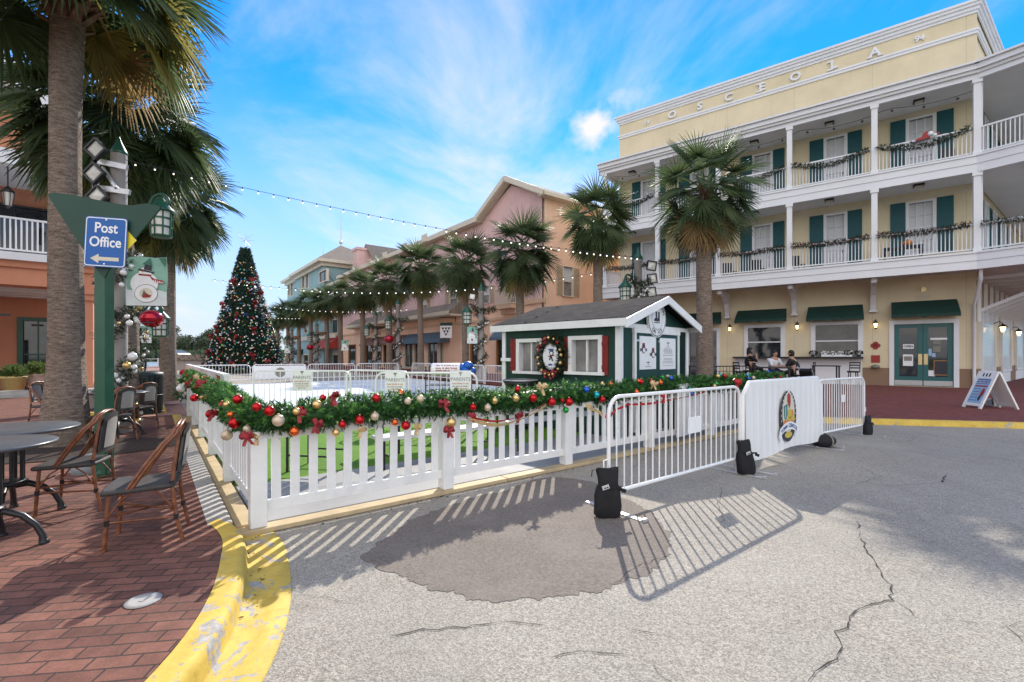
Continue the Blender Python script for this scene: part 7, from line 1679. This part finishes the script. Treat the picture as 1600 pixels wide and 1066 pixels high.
folding('pale topped folding bench behind the second and third fence posts', 1.45, 0.9, 1.8, 0.02, 'galv', True); folding('pale topped folding bench farther along behind the fence', 3.5, 0.95, 1.9, 0.03, 'galv', True)
folding('dark folding table behind the fence between the two benches', 2.0, 1.9, 1.9, 0.0, 'sidingbrown'); folding('dark folding table behind the fence in front of the shed window', 4.3, 2.0, 1.6, 0.0, 'sidingbrown')
def low_table():
    p = at(813, 600, 9.2); p.z = 0.05; t = thing('fire_bowl', 'black bowl on a stand with a pale rim before the shed wall', 'bowl', p); b = MB(); b.lathe([(0.2, 0), (0.05, 0.1), (0.05, 0.7), (0.3, 0.85), (0.36, 0.95), (0.3, 0.9)], 20); b.build('bowl', M['bmetal'], t); b = MB(); b.lathe([(0.345, 0.945), (0.37, 0.95), (0.345, 0.965)], 24, cap=False); b.build('rim', M['galv'], t)
low_table()
for i, (x, y, l) in enumerate(((7.3, 0.55, 'black storage crate behind the front fence near its right end'), (8.6, 0.6, 'black storage crate behind the last fence panel'))):
    p = rw(x, y, 0.05); b = MB(); b.box(0, 1.1, 0, 0.45, 0, 0.42); b.box(-0.02, 1.12, -0.02, 0.47, 0.42, 0.47); o = b.build('crate', M['trash'], None, loc=p, bev=0.01); o.rotation_euler = (0, 0, RF.rot); tag(o, l, 'crate')
# ------------------------------------------------------------------ sidewalk A-board, patio and people on the right
def a_board():
    p = gp(1562, 640, 0.115); t = thing('a_frame_sign', 'white folding A-frame sign with a blue poster on the red brick pavement', 'A-frame sign', (p.x, p.y, 0.116), -0.12); h = 0.95; s = 0.42; w = 0.56
    for k, sg in enumerate((-1, 1)):
        b = MB(); b.M = Matrix.Translation((0, 0, h)) @ Matrix.Rotation(sg * math.atan2(s, h), 4, 'Y') if False else Matrix.Translation((0.0, 0, h)) @ Matrix.Rotation(-sg * math.atan2(s, h), 4, 'Y')
        L = math.hypot(s, h); o = sg * 0.012
        for y0 in (0, w - 0.07): b.box(o - 0.02, o + 0.02, y0, y0 + 0.07, -L, 0)
        b.box(o - 0.02, o + 0.02, 0.07, w - 0.07, -0.2, 0); b.box(o - 0.02, o + 0.02, 0.07, w - 0.07, -L + 0.06, -L + 0.13); b.box(o - 0.008, o + 0.008, 0.07, w - 0.07, -L + 0.13, -0.2)
        q = b.build('panel', M['white'], t)
        if sg < 0:
            c = MB(); c.M = b.M; x = -0.028
            c.box(o - 0.014, o - 0.009, 0.08, w - 0.08, -L + 0.14, -0.21, 0); c.box(o - 0.017, o - 0.0141, 0.1, w - 0.1, -0.36, -0.23, 1); c.box(o - 0.017, o - 0.0141, 0.1, w - 0.1, -0.44, -0.40, 2)
            c.M = b.M @ Matrix.Rotation(-PI / 2, 4, 'Z'); rr = random.Random(3)
            for z, m, hh in ((-0.27, 3, 0.035), (-0.325, 3, 0.04), (-0.5, 1, 0.03), (-0.58, 1, 0.03), (-0.66, 2, 0.03), (-0.74, 1, 0.03), (-0.82, 1, 0.03)): scribble(c, -w / 2 - (0.06 if z < -0.45 else 0), z, 0.34 if z > -0.4 else 0.22, hh, o - 0.019, m, int(-z * 100))
            c.extr([(-w / 2 + 0.12 + 0.05 * math.cos(a), o - 0.019, -0.6 + 0.13 * math.sin(a)) for a in [2 * PI * i / 12 for i in range(12)]], (0, 0.002, 0), 2); c.extr([(-w / 2 + 0.1 + 0.035 * math.cos(a), o - 0.019, -0.75 + 0.09 * math.sin(a)) for a in [2 * PI * i / 12 for i in range(12)]], (0, 0.002, 0), 4)
            for k2 in range(3): c.box(-w / 2 - 0.1 + 0.09 * k2, -w / 2 - 0.06 + 0.09 * k2, o - 0.024, o - 0.0205, -0.15, -0.06, 4)
            c.build('poster', [M['ink_paleblue'], M['ink_blue'], M['ink_red'], M['signwhite'], M['ink_dark']], q)
a_board()
def weight():
    p = gp(1568, 637, 0.115); t = thing('weight_bag', 'grey weight under the A-frame sign with a dark strap', 'weight', (p.x + 0.12, p.y + 0.3, 0.116)); b = MB(); b.box(-0.2, -0.01, -0.12, 0.12, 0, 0.2); b.box(0.01, 0.2, -0.12, 0.12, 0, 0.19); b.build('weight', M['concrete'], t, bev=0.03); b = MB(); b.tube([(-0.18, -0.1, 0.05), (-0.23, -0.12, 0.2), (-0.05, -0.05, 0.35), (0.0, 0, 0.55), (0.02, 0.05, 0.75)], 0.02, 6); b.build('strap', M['ink_dark'], t)
weight()
def patio_furniture():
    z = 0.116
    # fence rail of the patio
    p0, p1 = at(1078, 600, 16.5), at(1180, 600, 16.9); t = thing('patio_rail', 'low black metal rail of the patio behind the garland end', 'railing', (p0.x, p0.y, z), math.atan2(p1.y - p0.y, p1.x - p0.x)); L = (p1 - p0).length; b = MB(); b.tube([(0, 0, 0.98), (L, 0, 0.98)], 0.022, 6); b.tube([(0, 0, 0.12), (L, 0, 0.12)], 0.016, 6); b.tube([(0, 0, 0.8), (L, 0, 0.8)], 0.012, 6)
    for k in range(int(L / 0.13)): b.tube([(0.13 * k, 0, 0.12), (0.13 * k, 0, 0.98)], 0.009, 5)
    for k in range(4): b.box(L * k / 3 - 0.03, L * k / 3 + 0.03, -0.03, 0.03, 0, 1.02)
    b.build('rail', M['bmetal'], t)
    def table(lab, px, Y, w, h):
        p = at(px, 600, Y); t = thing('patio_table', lab, 'table', (p.x, p.y, z), -0.5); b = MB(); b.box(-w / 2, w / 2, -0.38, 0.38, h - 0.035, h); b.build('table_top', M['bmetal'], t)
        for sx in (-1, 1):
            for sy in (-1, 1): b = MB(); b.box(sx * (w / 2 - 0.05) - 0.025, sx * (w / 2 - 0.05) + 0.025, sy * 0.33 - 0.025, sy * 0.33 + 0.025, 0, h - 0.036); b.build('leg', M['bmetal'], t)
        return t
    table('black bar height patio table beside the seated man in white', 1206, 15.6, 1.1, 0.98); table('black patio table with an open slatted apron beneath the right window', 1290, 17.2, 0.85, 1.0)
    def stool(lab, px, Y, rot, g='black bar stools on the patio'):
        p = at(px, 600, Y); t = thing('bar_stool', lab, 'bar stool', (p.x, p.y, z), rot, g); b = MB(); b.lathe([(0.19, 0.72), (0.2, 0.74), (0.2, 0.77), (0.17, 0.78)], 16); b.build('seat', M['bmetal'], t)
        for k in range(4): a = PI / 4 + k * PI / 2; b = MB(); b.tube([(0.23 * math.cos(a), 0.23 * math.sin(a), 0), (0.15 * math.cos(a), 0.15 * math.sin(a), 0.72)], 0.017, 6); b.build('leg', M['bmetal'], t)
        b = MB()
        for s in (-1, 1): b.tube([(-0.17, s * 0.16, 0.75), (-0.22, s * 0.16, 1.13)], 0.015, 6)
        for zz in (0.9, 1.0, 1.1): b.beam((-0.20, -0.16, zz), (-0.20, 0.16, zz), 0.02, 0.05)
        b.build('backrest', M['bmetal'], t)
    stool('black bar stool standing alone right of the patio tables', 1333, 17.6, 1.2); stool('black bar stool between the two patio tables', 1262, 16.8, 2.4); stool('black bar stool left of the seated people by the rail', 1158, 17.0, 0.2); stool('black bar stool tucked behind the patio rail', 1176, 17.4, 0.5)
    # plants and white jars on the counter
    for lab, px, kind in (('small dark potted plant at the left end of the counter under the right window', 1270, 0), ('small dark potted plant at the right end of the counter', 1342, 0), ('low dark potted plant beside the row of white flowers on the counter', 1325, 0)):
        pw = OF.w(OF.lx(px, -0.3), -0.3, 1.422); t = thing('potted_plant', lab, 'plant', pw); rr = random.Random(px); b = MB(); b.lathe([(0.07, 0), (0.09, 0.1)], 10); b.build('pot', M['ink_dark'], t); b = MB()
        for i in range(90): d = Vector((rr.uniform(-1, 1), rr.uniform(-1, 1), rr.uniform(-0.3, 1))).normalized(); c = Vector((0, 0, 0.17)) + d * 0.13; u = d.orthogonal().normalized(); b.face([c - u * 0.05, c + d * 0.05, c + u * 0.05])
        b.build('leaves', M['swag'], t, fix=False)
    pw = OF.w(OF.lx(1307, -0.3), -0.3, 1.422); t = thing('flower_trough', 'row of white flowers in a trough on the counter under the right window', 'flowers', pw, OF.rot); b = MB(); b.box(-0.6, 0.6, -0.08, 0.08, 0, 0.1); b.build('trough', M['signwhite'], t, bev=0.01); b = MB(); rr = random.Random(6)
    for i in range(70): b.sphere((rr.uniform(-0.6, 0.6), rr.uniform(-0.1, 0.1), rr.uniform(0.1, 0.26)), rr.uniform(0.02, 0.045), 6, 4)
    b.build('blossoms', M['signwhite'], t)
patio_furniture()
# ------------------------------------------------------------------ people
def skin_mesh(name, verts, edges, radii, mats, parent, sub=1):
    me = bpy.data.meshes.new(name); me.from_pydata([Vector(v) for v in verts], edges, []); o = bpy.data.objects.new(name, me); COL.objects.link(o); o.parent = parent
    o.modifiers.new('skin', 'SKIN')
    if not me.skin_vertices:
        import bmesh as bm_; b = bm_.new(); b.from_mesh(me); b.verts.layers.skin.verify(); b.to_mesh(me); b.free()
    for i, r in enumerate(radii):
        me.skin_vertices[0].data[i].radius = (r, r) if not isinstance(r, tuple) else r
    me.skin_vertices[0].data[0].use_root = True
    o.modifiers['skin'].use_smooth_shade = True
    s = o.modifiers.new('smooth', 'SUBSURF'); s.levels = sub; s.render_levels = sub
    me.materials.append(mats); return o
def person(label, loc, rot, shirt, pants, seat=0.78, lean=0.08, arms='table', hairlen=0.0, cap=False):
    """seated figure facing +x; pelvis at seat height"""
    t = thing('person', label, 'person', loc, rot); s = seat
    hip = (0, 0, s + 0.10); ch = (lean * 0.6, 0, s + 0.36); sh = (lean, 0, s + 0.52); nk = (lean + 0.02, 0, s + 0.60); hd = (lean + 0.04, 0, s + 0.70); top = (lean + 0.045, 0, s + 0.79)
    V = [hip, ch, sh, nk, hd, top]; E = [(0, 1), (1, 2), (2, 3), (3, 4), (4, 5)]; Rr = [(.13, .16), (.115, .15), (.08, .13), .05, .078, .06]
    def add(p, par, r): V.append(p); E.append((par, len(V) - 1)); Rr.append(r); return len(V) - 1
    body = dict(V=V)
    for sg in (1, -1):
        k = add((0.12, sg * 0.1, s + 0.08), 0, .09); k = add((0.42, sg * 0.11, s + 0.04), k, .06); k = add((0.40, sg * 0.11, s - 0.20), k, .052); k = add((0.38, sg * 0.11, s - 0.42), k, .038); add((0.50, sg * 0.12, s - 0.46), k, .035)
        a = add((lean, sg * 0.17, s + 0.50), 2, .055)
        if arms == 'table': el = (lean + 0.14, sg * 0.22, s + 0.26); wr = (lean + 0.36, sg * 0.10, s + 0.27)
        elif arms == 'face': el = (lean + 0.2, sg * 0.2, s + 0.3); wr = (lean + 0.22, sg * 0.06, s + 0.5)
        else: el = (lean + 0.05, sg * 0.24, s + 0.26); wr = (lean + 0.24, sg * 0.2, s + 0.14)
        k = add(el, a, .042); k = add(wr, k, .028); w = Vector(wr); f = (w - Vector(el)).normalized(); pm = add(tuple(w + f * 0.07), k, .03)
        for q in range(4): k1 = add(tuple(w + f * (0.10) + Vector((0, (q - 1.5) * 0.02, 0))), pm, .011); add(tuple(w + f * (0.15 - 0.01 * abs(q - 1.2)) + Vector((0, (q - 1.5) * 0.021, -0.02))), k1, .009)
        add(tuple(w + f * 0.07 + Vector((0, -sg * 0.045, 0.015))), k, .011)
    skin_mesh('body', V, E, Rr, M['skin'], t, 2)
    V2 = [hip, ch, sh]; E2 = [(0, 1), (1, 2)]; R2 = [(.145, .175), (.135, .17), (.10, .15)]
    for sg in (1, -1):
        V2.append((lean, sg * 0.175, s + 0.50)); E2.append((2, len(V2) - 1)); R2.append(.072); b = Vector(V[[i for i, v in enumerate(V) if False][0]]) if False else None
        el = (lean + 0.14, sg * 0.22, s + 0.26) if arms == 'table' else ((lean + 0.2, sg * 0.2, s + 0.3) if arms == 'face' else (lean + 0.05, sg * 0.24, s + 0.26)); V2.append(el); E2.append((len(V2) - 2, len(V2) - 1)); R2.append(.058)
    skin_mesh('shirt', V2, E2, R2, M[shirt], t, 2)
    V3 = [(0, 0, s + 0.1)]; E3 = []; R3 = [(.15, .18)]
    for sg in (1, -1):
        p = 0
        for q, r in (((0.12, sg * 0.1, s + 0.08), .102), ((0.42, sg * 0.11, s + 0.04), .072), ((0.40, sg * 0.11, s - 0.20), .064), ((0.38, sg * 0.11, s - 0.40), .052)): V3.append(q); E3.append((p, len(V3) - 1)); p = len(V3) - 1; R3.append(r)
    skin_mesh('trousers', V3, E3, R3, M[pants], t, 2)
    h = MB(); h.M = Matrix.Translation((hd[0] - 0.03, 0, hd[2] + 0.055)) @ Matrix.Diagonal((0.088, 0.086, 0.082, 1)); h.sphere((0, 0, 0.08), 1.0, 16, 10); h.M = None
    if hairlen: h.lathe([(0.075, -hairlen), (0.092, -hairlen * 0.5), (0.085, 0.06)], 14, (hd[0] - 0.045, 0, hd[2] + 0.02))
    h.build('hair', M['hair'], t)
    fc = MB(); x = hd[0] + 0.082
    for sg in (1, -1): fc.sphere((x - 0.006, sg * 0.03, hd[2] + 0.015), 0.006, 8, 6, 0); fc.sphere((hd[0] - 0.0, sg * 0.082, hd[2] + 0.005), 0.02, 8, 6, 1)
    fc.sphere((x + 0.006, 0, hd[2] - 0.005), 0.014, 8, 6, 1); fc.box(x - 0.008, x + 0.002, -0.02, 0.02, hd[2] - 0.042, hd[2] - 0.036, 2); fc.build('face', [M['hair'], M['skin'], M['ink_red']], t)
    return t
def people():
    p = at(1207, 600, 16.5); person('man with short dark hair in a white shirt seated at the patio table', (p.x, p.y, 0.1), -PI / 2 + 0.25, 'shirtw', 'jean', 0.74)
    p = at(1245, 600, 15.9); person('person in black leaning forward at the patio table', (p.x, p.y, 0.1), PI * 0.8, 'shirtb', 'shirtb', 0.74, 0.16, hairlen=0.1)
    p = at(1170, 600, 16.9); person('woman with long dark hair in dark clothes seated by the left window', (p.x, p.y, 0.1), -0.15, 'shirtb', 'shirtb', 0.86, 0.02, 'face', hairlen=0.22)
    for px, Y, lab in ((1207, 16.5, 'black stool the man in white is sitting on'), (1245, 15.9, 'black stool under the person in black'), (1170, 16.9, 'taller black stool under the long haired woman')):
        q = at(px, 600, Y); s = 0.84 if px == 1170 else 0.72; t = thing('bar_stool', lab, 'bar stool', (q.x, q.y, 0.116), 0.4, 'black bar stools on the patio'); b = MB(); b.lathe([(0.18, s - 0.06), (0.2, s - 0.04), (0.2, s - 0.02), (0.17, s - 0.01)], 16); b.build('seat', M['bmetal'], t)
        for k in range(4): a = PI / 4 + k * PI / 2; b = MB(); b.tube([(0.23 * math.cos(a), 0.23 * math.sin(a), 0), (0.15 * math.cos(a), 0.15 * math.sin(a), s - 0.05)], 0.017, 6); b.build('leg', M['bmetal'], t)
    q = at(1262, 600, 15.4); t = thing('stroller', 'dark stroller with a chrome handle beside the person in black', 'stroller', (q.x, q.y, 0.116), 0.6); b = MB(); b.tube([(-0.35, 0.2, 0.95), (-0.25, 0.2, 1.0), (0.1, 0.2, 0.5), (0.35, 0.2, 0.1)], 0.016, 6); b.tube([(-0.35, -0.2, 0.95), (-0.25, -0.2, 1.0), (0.1, -0.2, 0.5), (0.35, -0.2, 0.1)], 0.016, 6); b.tube([(-0.35, -0.2, 0.95), (-0.35, 0.2, 0.95)], 0.02, 6); b.tube([(0.1, 0.2, 0.5), (-0.25, 0.2, 0.1)], 0.014, 6); b.tube([(0.1, -0.2, 0.5), (-0.25, -0.2, 0.1)], 0.014, 6); b.build('frame', M['galv'], t)
    b = MB(); b.loft([[(-0.2, y, 0.85), (-0.05, y, 0.45), (0.3, y, 0.4), (0.35, y, 0.55)] for y in (-0.19, -0.1, 0, 0.1, 0.19)], 0); b.loft([[(-0.2 + 0.35 * math.sin(a) * 0.6, y, 0.85 + 0.25 * math.sin(a) - 0.1 * a) for a in (0, 0.5, 1, 1.5)] for y in (-0.2, 0, 0.2)], 0); b.build('fabric', M['black'], t, fix=False)
    for x, y in ((0.36, 0.22), (0.36, -0.22), (-0.26, 0.22), (-0.26, -0.22)): b = MB(); b.tube([(x + 0.1 * math.cos(a), y, 0.1 + 0.1 * math.sin(a)) for a in [2 * PI * k / 16 for k in range(16)]], 0.018, 6, closed=True); b.build('wheel', M['black'], t)
people()
# ------------------------------------------------------------------ balcony furniture and rail ornament
def balcony_stuff():
    def chair(lab, x, z, g='dark chairs on the balconies'):
        t = thing('balcony_chair', lab, 'chair', OF.w(x, -1.1, z), OF.rot + 0.6, g); b = MB(); b.box(-0.25, 0.25, -0.25, 0.25, 0.4, 0.45); b.build('seat', M['bmetal'], t); b = MB(); b.box(-0.25, 0.25, 0.22, 0.26, 0.45, 0.95); b.build('backrest', M['bmetal'], t)
        for sx in (-1, 1):
            for sy in (-1, 1): b = MB(); b.box(sx * 0.22 - .02, sx * 0.22 + .02, sy * 0.22 - .02, sy * 0.22 + .02, 0, 0.4); b.build('leg', M['bmetal'], t)
    X = OF.lx
    chair('dark chair on the middle balcony behind the third column from the right', X(1140, -1.1), 5.36); chair('dark chair on the middle balcony just right of a column', X(1245, -1.1), 5.36); chair('dark chair on the middle balcony before the wide window', X(1185, -1.1), 5.36); chair('dark chair on the top balcony at the corner', X(1490, -1.1), 9.07)
    t = thing('balcony_table', 'dark side table on the middle balcony under the rightmost window', 'table', OF.w(X(1410, -1.0), -1.0, 5.36), OF.rot); b = MB(); b.box(-0.65, 0.65, -0.3, 0.3, 0.72, 0.78); b.build('table_top', M['navy'], t)
    for sx in (-1, 1): b = MB(); b.box(sx * 0.6 - .04, sx * 0.6 + .04, -0.28, 0.28, 0, 0.72); b.build('leg', M['navy'], t)
    b = MB(); b.sphere((0, 0, 0.14), 0.19, 16, 10, 0, 0.75); b.box(-0.02, 0.02, -0.02, 0.02, 0.27, 0.34); o = b.build('pumpkin', M['ink_orange'], None, loc=OF.w(X(1418, -1.0), -1.0, 6.14)); tag(o, 'faded orange pumpkin on the dark balcony table', 'pumpkin')
    p = OF.w(X(1442, -2.35), -2.35, 10.15); t = thing('sleigh_ornament', 'red, black and white sleigh ornament fixed on the top balcony rail', 'ornament', p, OF.rot); t.scale = (0.72,) * 3; b = MB()
    b.extr([(-0.55, 0, -0.05), (-0.45, 0, -0.18), (0.25, 0, -0.08), (0.3, 0, -0.02), (-0.4, 0, -0.08), (-0.5, 0, 0.03)], (0, 0.05, 0), 0); b.extr([(-0.32, -0.01, -0.06), (0.3, -0.01, 0.0), (0.36, -0.01, 0.24), (0.15, -0.01, 0.38), (0.0, -0.01, 0.3), (-0.05, -0.01, 0.12), (-0.3, -0.01, 0.06)], (0, 0.05, 0), 1); b.sphere((0.32, 0, 0.2), 0.13, 10, 8, 2); b.sphere((0.5, 0, 0.08), 0.09, 10, 8, 2); b.extr([(0.52, -.01, 0.05), (0.68, -.01, 0.1), (0.66, -.01, 0.22), (0.54, -.01, 0.14)], (0, 0.05, 0), 1)
    b.build('sleigh', [M['ink_dark'], M['ink_red'], M['signwhite']], t)
balcony_stuff()
# ------------------------------------------------------------------ lake shore: shed, trees, bollards
def shore():
    p = at(273, 575, 58); t = thing('lake_hut', 'small navy hut with a peaked roof standing before the lake', 'hut', (p.x, p.y, 0.0), 0.0); b = MB(); b.box(-1.2, 1.2, -1, 1, 0, 1.5); b.build('wall', M['navy'], t); b = MB(); b.extr([(-1.35, -1.15, 1.5), (1.35, -1.15, 1.5), (1.1, -1.15, 1.75), (0, -1.15, 2.15), (-1.1, -1.15, 1.75)], (0, 2.3, 0)); b.build('roof', M['navy'], t); b = MB(); b.box(-0.3, 0.3, -1.03, -1.004, 0.7, 0.95); b.build('vent', M['galv'], t)
    t = thing('shore_rail', 'thin grey railing along the lake edge', 'railing', (-48, 60, 0.0)); b = MB(); b.tube([(0, 0, 1.0), (18, 0, 1.0)], 0.04, 6); b.tube([(0, 0, 0.55), (18, 0, 0.55)], 0.025, 6); b.tube([(0, 0, 0.15), (18, 0, 0.15)], 0.025, 6)
    for k in range(10): b.box(2 * k - 0.06, 2 * k + 0.06, -0.06, 0.06, 0, 1.1)
    b.build('rail', M['galv'], t)
    p = at(306, 578, 48); t = thing('covered_stage', 'low pale hut with a flat grey roof left of the Christmas tree', 'hut', (p.x, p.y, 0)); b = MB(); b.box(-1.9, 1.9, -1.2, 1.2, 0, 1.0); b.build('wall', M['stone'], t); b = MB(); b.extr([(-2.2, -1.4, 1.0), (2.2, -1.4, 1.0), (1.9, -1.4, 1.55), (-1.7, -1.4, 1.55)], (0, 2.8, 0)); b.build('roof', M['roof'], t)
    variants = []
    for v in range(3):
        rr = random.Random(300 + v); b = MB(); blobs = [(Vector((rr.uniform(-4, 4), rr.uniform(-3, 3), rr.uniform(3.5, 10.5))), rr.uniform(1.6, 3.0)) for _ in range(13)]
        for c, r in blobs:
            for i in range(230):
                d = Vector((rr.gauss(0, 1), rr.gauss(0, 1), rr.gauss(0, 1))).normalized(); q = c + d * r * rr.uniform(0.55, 1.08); s = rr.uniform(0.22, 0.5); u = Vector((rr.gauss(0, 1), rr.gauss(0, 1), rr.gauss(0, 1))).normalized(); w = d.cross(u).normalized() * s * 0.6; b.face([q - u * s, q + w, q + u * s, q - w])
        tr = MB(); tr.tube([(0, 0, 0), (0.2, 0, 2.5), (0, 0.1, 5.5)], [0.55, 0.42, 0.25], 8)
        for c, r in blobs[:6]: tr.tube([(0.1, 0, 2.6), (c.x * 0.5, c.y * 0.5, (c.z + 2.6) / 2 + 0.3), tuple(c)], [0.28, 0.18, 0.08], 6)
        variants.append((b, tr))
    meshes = [(b.mesh('crown', M['foliage'] if i != 1 else M['foliage2'], False), tr.mesh('trunk', M['bark'], False)) for i, (b, tr) in enumerate(variants)]
    tl = ['tall rounded oak at the left of the lake trees', 'grey green tree in the lake treeline behind the trash can', 'tree in the lake treeline above the navy hut', 'tree in the lake treeline right of the navy hut', 'tree just left of the Christmas tree across the lake', 'tree half hidden by the Christmas tree across the lake', 'far left tree across the lake behind the lamp post', 'low tree across the lake behind the red bell', 'bushy tree across the lake between the oak and the hut', 'dark tree across the lake left of the Christmas tree', 'tree across the lake at the right, behind the palm row', 'broad tree across the lake behind the near palm']
    for i, (px, Y, s, v) in enumerate(((258, 140, 1.0, 1), (232, 150, 0.85, 0), (285, 150, 0.68, 2), (308, 145, 0.72, 0), (333, 150, 0.86, 2), (356, 150, 0.9, 0), (205, 150, 1.0, 0), (243, 128, 0.6, 2), (272, 135, 0.6, 0), (322, 138, 0.6, 2), (420, 165, 0.9, 0), (170, 150, 1.05, 2))):
        t = thing('shore_tree', tl[i], 'tree', ((px - 800) / F * Y, Y, -0.4), i * 1.3, 'trees across the lake'); t.scale = (s, s, s)
        for nm, me in zip(('crown', 'trunk'), meshes[v]): o = bpy.data.objects.new(nm, me); COL.objects.link(o); o.parent = t
    rr = random.Random(12); b = MB()
    for i in range(5200):
        x = rr.uniform(-150, -30); y = 122 + rr.uniform(0, 12) + (x + 90) * 0.05; h = rr.uniform(0.3, 3.4); s = rr.uniform(0.3, 0.6); c = Vector((x, y, h - 0.5)); u = Vector((rr.gauss(0, 1), rr.gauss(0, 1), rr.gauss(0, 1))).normalized(); w = u.orthogonal().normalized() * s * 0.7; b.face([c - u * s, c + w, c + u * s, c - w])
    tag(b.build('shore_undergrowth', M['foliage'], None, fix=False), 'dark undergrowth along the far bank of the lake', 'undergrowth', kind='stuff')
    b = MB(); b.prism([(-200, 121), (-20, 130), (20, 200), (-220, 200)], -0.6, -0.1); tag(b.build('far_bank', M['grass']), kind='structure')
shore()

def litter():
    rr = random.Random(44); b = MB()
    for i in range(300):
        if i < 40: k = rr.random() ** 1.5; c = Vector(cl[int(6 + k * 26)]); q = Vector((c.x + rr.uniform(0.13, 0.30), c.y + rr.uniform(-.05, .05), 0.014))
        elif i < 340: q = rw(rr.uniform(-0.3, 9), -0.13 + rr.gauss(-0.02, 0.035), 0.008)
        else: q = Vector((rr.uniform(-1, 4.5), rr.uniform(2, 6), 0.008))
        s = rr.uniform(0.003, 0.012) * (0.6 if i >= 340 else 1); a = rr.uniform(0, PI); u = Vector((math.cos(a), math.sin(a), rr.uniform(-.3, .3))) * s * rr.uniform(1, 2.2); w = Vector((-math.sin(a), math.cos(a), rr.uniform(0, .5))) * s * 0.6; b.face([q - u, q + w, q + u, q - w])
    tag(b.build('leaf_litter', M['mulch'], None, fix=False), 'scattered dry leaf bits along the yellow gutter and timber edging', 'leaf litter', kind='stuff')
litter()
